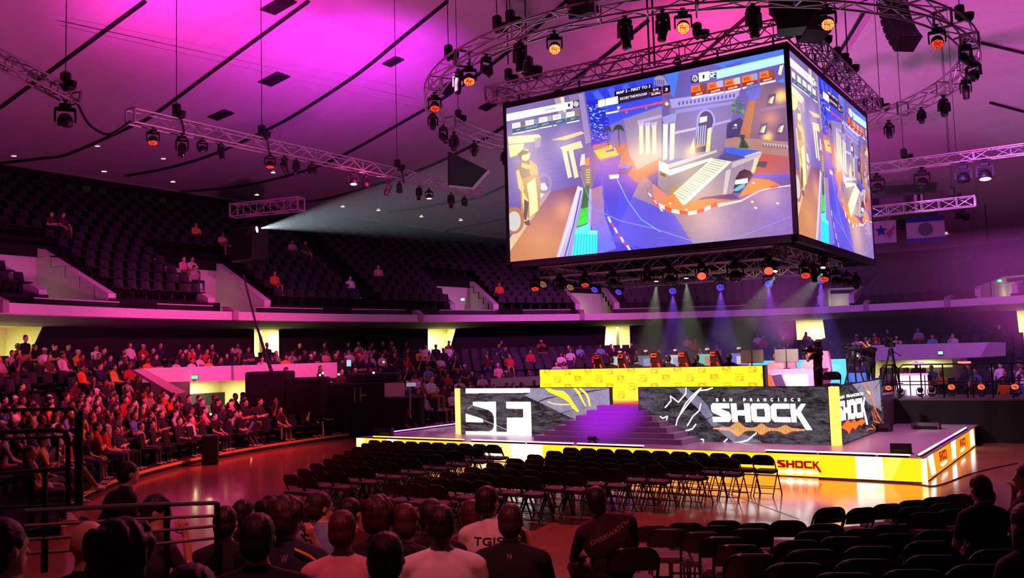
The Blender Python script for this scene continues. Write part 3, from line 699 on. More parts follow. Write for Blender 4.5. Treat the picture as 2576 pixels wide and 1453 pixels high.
    cv.poly(a((1300, 1060), (1500, 960), (1560, 1260), (1330, 1330)), '#7a6ab0', .9)
    cv.poly(c((1140, 130), (1300, 90), (1450, 60), (1420, 190), (1180, 220)), '#3848d0', .8); cv.poly(c((1420, 240), (1560, 190), (1600, 210), (1520, 300), (1400, 310)), '#243a90'); cv.poly(c((1440, 160), (1560, 190), (1540, 230), (1440, 220)), '#3a66e0')
    for gx, gy, r, col in ((1275, 1120, 50, '#2a3c50'), (1410, 1110, 70, '#22402c'), (1590, 1180, 95, '#4a8838')):
        for k in range(11):
            t = PI*(k/10)*1.1+PI*.95; cv.line(a((gx, gy), (gx+r*.6*math.cos(t), gy+r*.55*math.sin(t)-14), (gx+r*math.cos(t), gy+r*.7*math.sin(t)+22)), 5, col, 1, True)
        cv.line(a((gx, gy), (gx+12, gy+210)), 2.5, '#4a3a48')
    # centre building
    cv.poly(a((1470, 980), (1937, 820), (1937, 1453), (1640, 1600), (1540, 1400)), '#8c7aa8', grad=('#a898a0', a((1500, 1000))[0], a((1700, 1450))[0]), noise=.06)
    for x in (1660, 1740, 1820): cv.poly(a((x, 1060), (x+50, 1050), (x+55, 1400), (x+10, 1420)), '#f0e4c0', .9); cv.poly(a((x-8, 1030), (x+60, 1015), (x+60, 1055), (x-8, 1070)), '#c8b8d8')
    cv.poly(a((1640, 1000), (1937, 930), (1937, 960), (1640, 1040)), '#b8a8d8')
    cv.poly(b((-20, 640), (180, 470), (320, 420), (1050, 290), (1210, 600), (1040, 660), (200, 760)), '#5c4e98', grad=('#6a58a8', b((0, 600))[0], b((1000, 400))[0]))
    cv.poly(b((720, 310), (1590, 100), (1598, 200), (1010, 400)), '#4a78f4'); cv.poly(b((860, 330), (1130, 250), (980, 390)), '#5a48b8', .8); cv.poly(b((130, 430), (300, 400), (250, 720), (210, 700)), '#3a7cf0', .8)
    cv.poly([b((0, 560), (0, 480), (60, 440), (120, 470), (170, 560), (150, 600))], '#9486c0')
    for k in range(5): cv.line(b((10+k*26, 500+k*2), (20+k*24, 560+k*2)), 2.5, '#54488a')
    cv.poly(b((190, 760), (1040, 640), (990, 820), (880, 1340), (780, 1460), (200, 1460)), '#7f6ca0', grad=('#8a7492', b((500, 800))[0], b((500, 1400))[0]), noise=.04)
    cv.poly(b((190, 740), (1050, 620), (1040, 690), (1000, 730), (220, 850)), '#a59ad4'); cv.poly(b((260, 870), (980, 760), (960, 800), (270, 915)), '#9488c8')
    for k in range(15): cv.poly(b((300+k*48, 772-k*7), (322+k*48, 768-k*7), (318+k*48, 815-k*7), (296+k*48, 808-k*7)), '#5a4a90')
    cv.poly(b((240, 1140), (520, 1080), (520, 1110), (245, 1170)), '#c4bce8'); cv.poly(b((720, 1040), (950, 980), (940, 1010), (720, 1070)), '#aa9edc')
    arch = [(560+115*math.cos(t)+80, 1010-150*math.sin(t)) for t in np.linspace(0, PI, 14)]
    cv.poly(b(*(arch+[(510, 1400), (640, 1390)])), '#a89cd0'); cv.poly(b(*[(x*.78+142, y*.84+160) for x, y in arch]+[(505, 1400), (640, 1380)]), '#3c2c4c')
    for k in range(4): cv.poly(b((545+k*28, 1070-k*4), (560+k*28, 1066-k*4), (548+k*28, 1310-k*6), (530+k*28, 1316-k*6)), '#b8b8c8', .85)
    cv.poly(b((565, 960), (655, 945), (650, 1010), (560, 1030)), '#e8ecd0'); cv.poly(b((500, 1310), (640, 1285), (636, 1310), (497, 1340)), '#c87a40')
    cv.poly(b((425, 1400), (495, 1200), (510, 1400)), '#f4d890', .7); cv.poly(b((640, 1390), (660, 1100), (710, 1080), (690, 1380)), '#ffe690', .9); cv.light(b((470, 1390))[0], 26, '#ffdf80', .5)
    for x in (115, 200): cv.poly(b((x, 1040), (x+60, 1030), (x+50, 1470), (x+2, 1490)), '#fdf6d0', grad=('#e6dcc0', b((x, 1040))[0], b((x, 1400))[0]))
    cv.poly(b((100, 960), (280, 900), (270, 1010), (130, 1050)), '#9c94d4')
    # right building
    cv.poly(b((1040, 1210), (1180, 640), (1300, 560), (1600, 520), (1650, 1260)), '#86607e', grad=('#6a4a78', b((1150, 900))[0], b((1600, 1000))[0]), noise=.05); cv.poly(b((1050, 1190), (1170, 760), (1250, 740), (1180, 1210)), '#b87050')
    cv.poly(b((1120, 640), (1320, 570), (1300, 720), (1180, 760)), '#6a6ac8', noise=.2); cv.poly(b((1290, 860), (1610, 800), (1615, 840), (1300, 880)), '#7a6aa0')
    cv.light(b((1560, 700))[0], 20, '#ffc810', 1.1); cv.light(b((1400, 1200))[0], 16, '#ffc810', 1.); cv.light(b((1440, 980))[0], 26, '#c87810', .5)
    for x, y in ((1400, 720), (1300, 1080), (1520, 1075)): cv.poly(b((x-20, y+100), (x+10, y-40), (x+100, y-55), (x+85, y+85)), '#54407a'); cv.poly(b((x, y+60), (x+28, y), (x+80, y-20), (x+55, y+70)), '#fff4d8'); cv.poly(b((x, y+60), (x+28, y), (x+50, y-8), (x+25, y+66)), '#d89a48')
    cv.poly(b((1525, 430), (1545, 330), (1590, 312), (1560, 440)), '#fff0c8')
    for k in range(22): cv.ell(b((960+rng.random()*150, 780+rng.random()*130))[0], 4, 3, '#5c9a3c' if k % 2 else '#3a6a38')
    cv.poly(b((900, 1040), (1060, 960), (1100, 1000), (1050, 1200), (890, 1220)), '#3c3066'); cv.text('CAFE', b((965, 1105))[0], b((1025, 1095))[0], 4, '#d8d0f0', .8); cv.ell(b((1005, 1055))[0], 4, 3, '#e8e0ff')
    cv.poly(b((870, 1230), (1010, 1200), (1650, 1260), (1660, 1500), (1330, 1500), (1000, 1330), (880, 1330)), '#a87c74', noise=.06); cv.poly(b((1340, 1270), (1650, 1300), (1655, 1330), (1340, 1300)), '#c8b0b8')
    for k in range(9): cv.line(b((1350+k*34, 1280+k*3), (1350+k*34, 1320+k*3)), 2, '#5a4468')
    for k in range(7): cv.line(b((1110-k*8, 1180), (1110+(k-3)*16, 1330)), 6, '#2c4438', .8)
    # ground between buildings
    cv.poly(d((1240, 430), (1330, 240), (1670, 280), (1690, 500), (1230, 510)), '#c05a50', grad=('#a85a68', d((1400, 300))[0], d((1500, 480))[0])); cv.poly(d((1220, 500), (1690, 495), (1690, 520), (1220, 530)), '#4a5af0')
    cv.poly(d((1200, 540), (1690, 520), (1690, 630), (1520, 640)), '#6a509c'); cv.poly(d((1040, 780), (1220, 540), (1420, 560), (1560, 625), (1300, 700)), '#e08a40', grad=('#c87848', d((1100, 700))[0], d((1500, 600))[0]), noise=.05)
    cv.poly(d((870, 165), (1200, 215), (1340, 225), (1120, 290), (980, 350), (780, 300), (870, 240)), '#5a4880'); cv.poly(d((880, 165), (1310, 205), (1120, 280), (885, 225)), '#3c64f0'); cv.poly(d((1290, 215), (1340, 225), (1130, 290), (1110, 275)), '#d8c8e8')
    # base of the building, stairs
    cv.poly(d((60, 320), (190, 370), (790, 190), (800, 240), (720, 310), (250, 740), (190, 755), (60, 640)), '#a08c98', grad=('#8c7a80', d((100, 400))[0], d((500, 500))[0]), noise=.03)
    cv.poly(d((190, 370), (780, 195), (775, 225), (200, 420)), '#d0bcc8'); cv.poly(d((200, 440), (720, 290), (720, 320), (205, 510)), '#fdf2d8'); cv.poly(d((65, 330), (190, 380), (200, 510), (70, 440)), '#f8f0d8'); cv.poly(d((85, 470), (150, 490), (150, 530), (85, 505)), '#804028')
    cv.poly(d((200, 660), (390, 590), (250, 735), (190, 752)), '#b08458')
    cv.poly(d((960, 340), (1330, 230), (1230, 480), (1210, 540), (960, 730), (860, 750), (620, 770), (370, 872)), '#9c86a0', grad=('#a88c94', d((900, 400))[0], d((700, 760))[0]))
    cv.poly(d((970, 350), (1330, 235), (1310, 290), (1250, 300), (960, 420)), '#c8b4b8'); cv.poly(d((890, 450), (955, 430), (900, 740), (855, 745)), '#d8c8c8', .8)
    cv.poly(d((980, 720), (1010, 540), (1060, 460), (1120, 430), (1200, 460), (1225, 505), (1190, 560), (1060, 720)), '#3c1f3c'); cv.poly(d((1240, 300), (1300, 290), (1240, 480), (1200, 470)), '#e8e0a8', .8)
    cv.poly(d((720, 300), (965, 340), (375, 872), (350, 850), (250, 725)), '#fff4cc')
    for k in range(19):
        u = k/18; x0, y0 = 720+(250-720)*u, 305+(725-305)*u; x1, y1 = 905+(400-905)*u, 350+(815-350)*u; cv.line(d((x0+14, y0+10), (x1, y1)), 1.2, '#5c4a48')
    cv.poly(d((905, 345), (965, 340), (390, 875), (355, 850)), '#fff8e0'); cv.line(d((965, 340), (390, 872)), 1., '#a08a70')
    cv.poly(d((0, 610), (190, 755), (250, 735), (370, 872), (540, 800), (700, 790), (1060, 820), (780, 870), (540, 960), (430, 985), (250, 960), (80, 880), (0, 800)), '#e8883c', grad=('#d87a3c', d((100, 800))[0], d((800, 850))[0])); cv.poly(d((0, 610), (120, 700), (190, 755), (80, 860), (0, 790)), '#d88078', .7)
    cv.poly(d((480, 830), (640, 770), (960, 730), (1080, 800), (720, 790), (540, 810)), '#6a2c4c', .8)
    K = [(0, 820), (70, 865), (145, 900), (230, 935), (325, 955), (430, 968), (540, 955), (630, 925), (710, 890), (785, 855)]
    for i in range(len(K)-1):
        (x0, y0), (x1, y1) = K[i], K[i+1]; cv.poly(d((x0, y0-22), (x1, y1-22), (x1, y1+24), (x0, y0+24)), '#e84838' if i % 2 == 0 else '#f4ecec')
    for i in range(6):
        x, y = 1740+i*34, 480+i*44; cv.poly(c((x, y), (x+26, y+6), (x+60, y+50), (x+34, y+50)), '#e04848' if i % 2 == 0 else '#f0e8f4', .9)
    cv.poly(d((785, 850), (1060, 812), (1080, 830), (800, 895)), '#f0e4d0', .8); cv.line(d((1080, 820), (1300, 700), (1460, 660), (1690, 630)), 3, '#d8d0d8'); cv.line(d((1440, 655), (1530, 640)), 3.5, '#e03828')
    cv.poly(d((1010, 565), (1160, 540), (1160, 600), (1000, 620)), '#e8f8ff'); cv.poly(d((970, 700), (1040, 640), (1130, 600), (1120, 650), (1040, 700)), '#58b8d8'); cv.poly(d((1300, 335), (1400, 340), (1380, 415), (1260, 400)), '#4a4858')
    for x, y in ((210, 850), (410, 925), (1230, 600), (1220, 830), (1530, 850), (1070, 820), (1260, 905)): cv.ell(d((x, y))[0], 4, 2.4, '#f4ecec')
    cv.poly(c((1300, 310), (1420, 300), (1420, 345), (1310, 360)), '#f0f8ff')
    # pools of lamp light and mist in the picture
    for (x, y), r, col, k in ((c((330, 300))[0], 60, '#ffe08a', .22), (a((250, 1300))[0], 60, '#ffe9b0', .30), (a((760, 1280))[0], 50, '#ffe0b0', .25), (c((1250, 140))[0], 70, '#ff9a50', .35), (c((1640, 260))[0], 60, '#ff9040', .40), (a((1720, 1420))[0], 60, '#ffe0a0', .35), (b((150, 1400))[0], 50, '#ffe8b8', .35), (d((420, 360))[0], 60, '#ffe8c0', .22), (d((560, 620))[0], 60, '#ffe4c0', .18), (b((600, 1050))[0], 90, '#a890d8', .20), (b((1400, 950))[0], 80, '#d8a070', .22), (d((1300, 640))[0], 60, '#ffa060', .25), (d((500, 900))[0], 90, '#ffb070', .16), (d((800, 1150))[0], 110, '#d8b0c0', .16), (c((1400, 900))[0], 110, '#6a68ff', .16), (c((500, 300))[0], 90, '#b098d8', .22), (c((500, 1000))[0], 80, '#e0a070', .20), (b((600, 600))[0], 90, '#6a68e0', .15)):
        cv.light((x, y), r, col, k)
    for k in range(26):
        u = k/25; cv.line(d((720-470*u, 312+412*u+4), (905-505*u, 356+464*u+3)), .5, '#fffbe6', .7)
    for k in range(60):
        x, y = rng.random()*1700, 850+rng.random()*500; cv.line(d((x, y), (x+60+rng.random()*120, y-8)), .7, '#c8b4c8' if k % 2 else '#6a5488', .25)
    # read-outs over the picture
    W, SL = '#f4fffc', '#51617c'
    cv.poly(a((42, 925), (845, 765), (848, 850), (44, 1012)), (1.15, 1.25, 1.22)); cv.text('HANGZHOU', a((262, 932))[0], a((490, 892))[0], 6.5, '#8fa6aa', .9); cv.text('SPARK', a((505, 892))[0], a((648, 864))[0], 6.8, '#2a6068', bold=.01); cv.text('1', a((788, 838))[0], a((814, 833))[0], 9, '#203840'); cv.text('=', a((112, 962))[0], a((132, 958))[0], 3, '#3a5a60')
    cv.poly(a((850, 765), (920, 750), (925, 835), (852, 850)), '#2c1430'); cv.ell(a((886, 799))[0], 6.3, 7, W, 1, .78)
    for s_ in (-1, 1): cv.line(a((868, 799-18*s_), (904, 799+18*s_)), 2.6, W)
    cards = [(110, 1040, '32%', 'SHY'), (272, 1006, '52%', 'PINEAPPLE'), (435, 970, '38%', 'BERNAR'), (602, 938, '58%', 'IRONY'), (768, 905, '51%', 'TERU')]
    for k, (x, y, pc, nm) in enumerate(cards):
        cv.poly(a((x, y), (x+158, y-30), (x+160, y+32), (x+3, y+62)), (1.0, 1.0, 1.05)); cv.poly(a((x+100, y-20), (x+158, y-31), (x+160, y+30), (x+104, y+42)), ('#6a4a4a', '#6a78a8', '#a89aa8', '#6a8ab0', '#7a5048')[k], .9)
        cv.text(pc, a((x+18, y+45))[0], a((x+80, y+33))[0], 6, '#d03a78'); cv.poly(a((x+3, y+62), (x+160, y+32), (x+165, y+88), (x+6, y+118)), SL); cv.text(nm, a((x+78-len(nm)*7, y+92+len(nm)))[0], a((x+82+len(nm)*7, y+80-len(nm)))[0], 4.2, '#c8d4e0')
        cv.line(a((x+12, y+126), (x+160, y+97)), 2.6, W); 
        if k == 3: cv.line(a((x+50, y+118), (x+160, y+97)), 2.6, '#2f8ae0')
    cv.poly(a((1352, 645), (1815, 545), (1820, 635), (1356, 740)), '#1c0c28'); cv.text('MAP 3 - FIRST TO 3', a((1380, 683))[0], a((1792, 597))[0], 7.4, W, bold=.015)
    cv.poly(a((1400, 715), (1775, 630), (1780, 720), (1405, 800)), '#2a1838', .95); cv.text('ESCORT THE PAYLOAD', a((1424, 752))[0], a((1752, 684))[0], 6, W, bold=.015)
    cv.poly(a((1780, 610), (1930, 580), (1935, 690), (1785, 720)), '#1c0c28'); cv.text('2:16', a((1826, 640))[0], a((1893, 626))[0], 5.5, W, bold=.02); cv.text('93.89m', a((1805, 697))[0], a((1918, 672))[0], 5.5, W, bold=.02); cv.line(a((1785, 665), (1935, 632)), 1.6, '#f04020')
    cv.poly(b((105, 575), (195, 565), (200, 665), (110, 678)), '#1c0c28'); cv.text('3', b((135, 642))[0], b((166, 636))[0], 8, W, bold=.02); cv.line(b((110, 682), (200, 660)), 2.6, '#f04a24')
    cv.poly(a((1155, 757), (1240, 738), (1244, 822), (1158, 842)), (1.05, 1.05, 1.08)); cv.text('3', a((1186, 808))[0], a((1208, 803))[0], 6.5, '#f0a0b8'); cv.poly(a((1246, 735), (1395, 703), (1400, 790), (1250, 822)), (1.05, 1.05, 1.08)); cv.text('5:00', a((1290, 752))[0], a((1350, 740))[0], 4.5, '#f0a0b8'); cv.text('58.56m', a((1270, 800))[0], a((1370, 780))[0], 4.5, '#f0b0c0')
    cv.line(a((1255, 915), (1410, 885)), 4, W); cv.line(a((1408, 886), (1937, 782)), 3.6, '#f2502c'); cv.line(b((0, 792), (150, 768)), 3.6, '#f2502c'); cv.poly(b((130, 797), (156, 770), (182, 795), (158, 820)), (1.6, 1.2, .1))
    cv.poly(a((1390, 830), (1420, 824), (1420, 850), (1406, 868), (1392, 855)), W); cv.text('<', a((1425, 843))[0], a((1438, 840))[0], 3.5, W)
    for x, y in ((1505, 900), (1745, 850)): cv.ell(a((x, y))[0], 2.6, 3, '#ff5a30')
    cv.poly(b((450, 455), (545, 440), (550, 530), (455, 540)), '#2c1030'); cv.ell(b((500, 484))[0], 7.6, 8.2, W, 1, .8); cv.poly(b((484, 465), (518, 460), (518, 492), (502, 512), (486, 498)), W); cv.poly(b((490, 470), (512, 467), (512, 490), (502, 503), (492, 493)), '#3a2050')
    cv.poly(b((545, 418), (670, 395), (672, 503), (550, 526)), (1.15, 1.2, 1.2)); cv.text('1', b((592, 488))[0], b((618, 483))[0], 9.5, '#203840')
    cv.poly(b((670, 395), (765, 378), (768, 468), (672, 485)), '#d4f4f4'); sf_logo(cv, b((672, 398))[0], b((764, 382))[0], b((674, 482))[0], '#1e3c48')
    cv.poly(b((765, 385), (1594, 190), (1598, 292), (770, 490)), '#b8f0f8'); cv.text('SAN FRANCISCO SHOCK', b((800, 430))[0], b((1345, 318))[0], 6.2, '#d8fbff', .9)
    cv.text('=', b((1430, 295))[0], b((1492, 280))[0], 5, '#d8fbff', .9)
    cards = [(452, 580, '55%', 'KILO'), (655, 545, '29%', 'PROPER'), (865, 505, '64%', 'COLUGE'), (1078, 455, '40%', 'FINN'), (1293, 405, '68%', 'VIOL2T')]
    for k, (x, y, pc, nm) in enumerate(cards):
        cv.poly(b((x, y), (x+190, y-40), (x+192, y+40), (x+4, y+80)), (1.3, .18, .02)); cv.poly(b((x+110, y-24), (x+190, y-42), (x+196, y+38), (x+120, y+55)), ('#6a4038', '#b8b0c8', '#c8c0b8', '#88a0c0', '#6a4a58')[k], .9)
        cv.text(pc, b((x+22, y+58))[0], b((x+92, y+44))[0], 7.2, '#5a1020', bold=.015); cv.poly(b((x+4, y+80), (x+192, y+40), (x+196, y+88), (x+6, y+128)), '#b02c14'); cv.text(nm, b((x+100-len(nm)*9, y+104+len(nm)*2))[0], b((x+104+len(nm)*9, y+98-len(nm)*2))[0], 4.6, W, bold=.015)
        cv.line(b((x+12, y+146), (x+196, y+106)), 3.4, W)
        if k == 3: cv.line(b((x+60, y+136), (x+196, y+106)), 3.4, '#2a8af4')
    cv.poly(b((1535, 510), (1570, 490), (1600, 488), (1600, 530), (1540, 530)), '#2f9af8')
    return cv.out()
scr = thing('hanging_screen', 'large four sided video screen hanging above the stage, showing a street scene', 'screen', ((SX0+SX1)/2, (SY0+SY1)/2, (SZ0+SZ1)/2))
sw, sh = SX1-SX0, SZ1-SZ0
gm = display_mesh('picture', np.clip(paint_game()*1.22, 0, 1.6), sw-.12, sh-.12, led('screen_picture', 1.0, False))
for k, (rz, off) in enumerate(((0, (0, -sw/2, 0)), (PI/2, (sw/2, 0, 0)), (PI, (0, sw/2, 0)), (-PI/2, (-sw/2, 0, 0)))):
    Rm = Matrix.Rotation(rz, 3, 'Z')
    o = link(gm, 'display', scr, Vector(off)+Rm@Vector((0, -.02, 0)), (0, 0, rz))
fr = MB(); th = .09
for k in range(4):
    Rm = Matrix.Rotation(k*PI/2, 4, 'Z'); h = sw/2
    for z in (-sh/2, sh/2): fr.hexa([Rm@Vector(p) for p in [(-h-.04, -h-.04, z-th), (h+.04, -h-.04, z-th), (h+.04, -h+.12, z-th), (-h-.04, -h+.12, z-th), (-h-.04, -h-.04, z+th), (h+.04, -h-.04, z+th), (h+.04, -h+.12, z+th), (-h-.04, -h+.12, z+th)]])
    fr.hexa([Rm@Vector(p) for p in [(h-.07, -h-.04, -sh/2), (h+.05, -h-.04, -sh/2), (h+.05, -h+.07, -sh/2), (h-.07, -h+.07, -sh/2), (h-.07, -h-.04, sh/2), (h+.05, -h-.04, sh/2), (h+.05, -h+.07, sh/2), (h-.07, -h+.07, sh/2)]])
fr.build('frame', M_BLACK, scr)
bk = MB()
for k in range(4):
    Rm = Matrix.Rotation(k*PI/2, 4, 'Z'); h = sw/2-.03; bk.hexa([Rm@Vector(p) for p in [(-h, -h, -sh/2), (h, -h, -sh/2), (h, -h+.1, -sh/2), (-h, -h+.1, -sh/2), (-h, -h, sh/2), (h, -h, sh/2), (h, -h+.1, sh/2), (-h, -h+.1, sh/2)]])
bk.build('casing', M_BLACK, scr)
# ================================================================== the stage
GX0, GX1, GY0, GY1, GZ = -18.95, -3.37, 19.75, 35.3, .50
PX0, PX1, PY0, PY1, PZ, PW = -16.57, -5.50, 21.65, 33.4, 1.40, 1.86
M_DECKS = mat('stage_deck', '#9a8f98', .38, bump=.03, scale=20)
M_STAGEBLK = mat('stage_black', '#100e12', .6)
YEL, YELO = np.array((4.0, .92, .012)), np.array((2.2, .72, .012))
stg = thing('stage', 'low square stage with glowing yellow front and pinkish deck', 'stage', (0, 0, 0))
MB().bbox(GX0, GX1, GY0, GY1, GZ-.06, GZ).build('deck', M_DECKS, stg)
MB().bbox(GX0+.1, GX1-.1, GY0+.1, GY1-.1, .01, GZ-.06).build('base', M_STAGEBLK, stg)
def paint_front():
    q = [(893, 1101), (2318, 1150), (2318, 1214.5), (893, 1147)]
    cv = Canvas(1430, 58, q, 2, tuple(YEL))
    WH = (3.2, 2.9, 2.4)
    def yt(x): return 1101+(x-893)*49/1425
    def yb(x): return 1147+(x-893)*67.5/1425
    for x0, x1 in ((1297, 1376), (2157, 2221)): cv.poly([(x0, yt(x0)+1), (x1, yt(x1)+1), (x1+1, yb(x1)-2), (x0+1, yb(x0)-2)], WH); sf_logo(cv, (x0+8, yt(x0)+12), (x1-4, yt(x1)+12), (x0+8, yb(x0)-14), (2.6, 2.0, .35), .8)
    cv.poly([(1180, yt(1180)), (1380, yt(1380)), (1376, yb(1376)), (1180, yb(1180))], (3.2, 2.4, 1.0), .35)
    for x0 in (1212, 1965): 
        k = 1. if x0 == 1965 else .62; sc = .86 if x0 == 1965 else .60
        w = 108 if x0 == 1965 else 66; y = yt(x0)+ (18 if x0 == 1965 else 10); hgt = 21 if x0 == 1965 else 17
        cv.text('SAN FRANCISCO', (x0+6, y-3), (x0+w-2, y), 5*k, (3.2, 2.2, .6), .7)
        wide_word(cv, 'SHOCK', (x0, y), (x0+w, y+4), (x0+.5, y+hgt), (.42, .0, .0))
        for i in range(40):
            u = i/39; hh = (1+6*math.exp(-((u-.3)/.07)**2)+4*math.exp(-((u-.55)/.06)**2)+3*math.exp(-((u-.8)/.06)**2)+2)*k; xx = x0+2+u*(w-12); yy = y+hgt+10*k+u*4
            cv.poly([(xx-1.4, yy-hh), (xx+1.4, yy-hh), (xx+1.4, yy+hh), (xx-1.4, yy+hh)], WH)
    cv.poly([(893, 1101), (915, 1102), (915, 1148), (893, 1147)], (3., 1.9, .5)); cv.poly([(975, 1104), (1000, 1105), (998, 1150), (973, 1149)], (3., 2.6, 1.8), .8); cv.poly([(2235, yt(2235)), (2270, yt(2270)), (2240, yb(2240)), (2205, yb(2205))], (3.2, 1.7, .3), .35)
    return cv.out()
LEDM = led('led_wall_picture', 1.0, True)
fa = display_mesh('picture', paint_front(), GX1-GX0-.06, .47, LEDM)
link(fa, 'front_display', stg, ((GX0+GX1)/2, GY0-.012, .255))
MB().bbox(GX0, GX1, GY0-.008, GY0+.1, .0, GZ-.005).build('front_casing', M_STAGEBLK, stg)
def paint_side():
    A, B = (2340, 1152), (2452, 1085); q = [A, B, (2456, 1128), (2340, 1213.5)]
    cv = Canvas(760, 50, q, 2, (1.05, .36, .006))
    e = lambda *P: [(2180+x/5.588, 1040+y/5.588) for x, y in P]
    cv.a += (cv.nz(cv.a.shape[:2])[..., None]*.12)*cv.a
    WH = (2.6, 2.6, 2.5)
    for L in ([(915, 600), (985, 570), (1015, 850), (955, 890)], [(1218, 410), (1275, 385), (1285, 650), (1230, 675)], [(1455, 270), (1500, 250), (1530, 480), (1475, 510)]): cv.poly(e(*L), WH)
    for t0, t1, b0 in (((1062, 560), (1165, 515), (1070, 690)), ((1330, 405), (1410, 368), (1335, 505))): wide_word(cv, 'SHOCK', e(t0)[0], e(t1)[0], e(b0)[0], (.45, 0, 0)); cv.text('SAN FRANCISCO', e((t0[0], t0[1]-6))[0], e((t1[0]-8, t1[1]-6))[0], 3, (1.6, 1., .2), .8)
    cv.poly(e((1075, 720), (1165, 670), (1170, 700), (1130, 740), (1105, 765), (1080, 745)), WH); cv.poly(e((1335, 545), (1400, 505), (1405, 520), (1370, 570), (1340, 575)), WH)
    for x, y in ((925, 660), (955, 690), (940, 770), (975, 740)): cv.line(e((x, y), (x+22, y-14)), 2, (1.2, .6, .05))
    return cv.out()
SYE = 27.4
sa = display_mesh('picture', paint_side(), SYE-GY0-.16, .47, LEDM)
link(sa, 'side_display', stg, (GX1+.012, (SYE+GY0+.16)/2, .255), (0, 0, PI/2))
MB().bbox(GX1-.1, GX1+.008, GY0, SYE, 0, GZ-.005).build('side_casing', M_STAGEBLK, stg)
MB().bbox(GX1-.05, GX1+.03, GY0-.03, GY0+.14, 0, .485).build('corner_post', glow('corner_glow', (1.0, .72, .25), 3.2), stg)
# light strips lying along the stage edge
def strip(x0, y0, x1, y1, col, st, lab):
    t = thing('edge_light_strip', lab, 'light', ((x0+x1)/2, (y0+y1)/2, GZ), 0, None); dx, dy = (x1-x0)/2, (y1-y0)/2
    mb = MB(); mb.bar((-dx, -dy, .015), (dx, dy, .015), .09, .03); mb.build('housing', M_BLACK, t)
    mb = MB(); n = 1
    for i in range(n):
        u = -1+2*(i+.5)/n; mb.rbox((0, 0, .042), (2*dx+.05 if dx > dy else .05, .05 if dx > dy else 2*dy+.05, .03), .012)
    mb.build('lens', glow('strip_%s' % st, col, 5. if st != 'd' else 2.), t); return t
for i, (x0, x1, st, col, nm) in enumerate(((-18.3, -15.0, 'o', (1., .42, .06), 'orange'), (-14.7, -13.0, 'w', (1., .55, .85), 'pinkish white'), (-12.9, -11.55, 'v', (.62, .22, 1.), 'violet'), (-11.4, -9.6, 'p', (.80, .45, 1.), 'pale violet'),
                                           (-6.6, -5.5, 'q', (.75, .32, 1.), 'violet and white'), (-5.45, -4.3, 'r', (.9, .5, .95), 'white'), (-4.25, -3.65, 's', (1., .6, .2), 'warm white'))):
    strip(x0, GY0+.07, x1, GY0+.07, col, st, '%s light strip along the front stage edge, %s from the left' % (nm, ORD[i]))
for i, (y0, y1, st, col, nm) in enumerate(((19.95, 22.2, 't', (1., .62, .25), 'orange white'), (22.3, 24.6, 'u', (.55, .15, 1.), 'violet'), (24.7, 26.8, 'x', (.72, .45, 1.), 'pale violet'))):
    strip(GX1-.12, y0, GX1-.12, y1, col, st, '%s light strip on the right stage edge, %s from the corner' % (nm, ORD[i]))
strip(GX0+.06, 20.5, GX0+.06, 26.5, (.6, .15, 1.), 'y', 'violet light strip along the left stage edge')
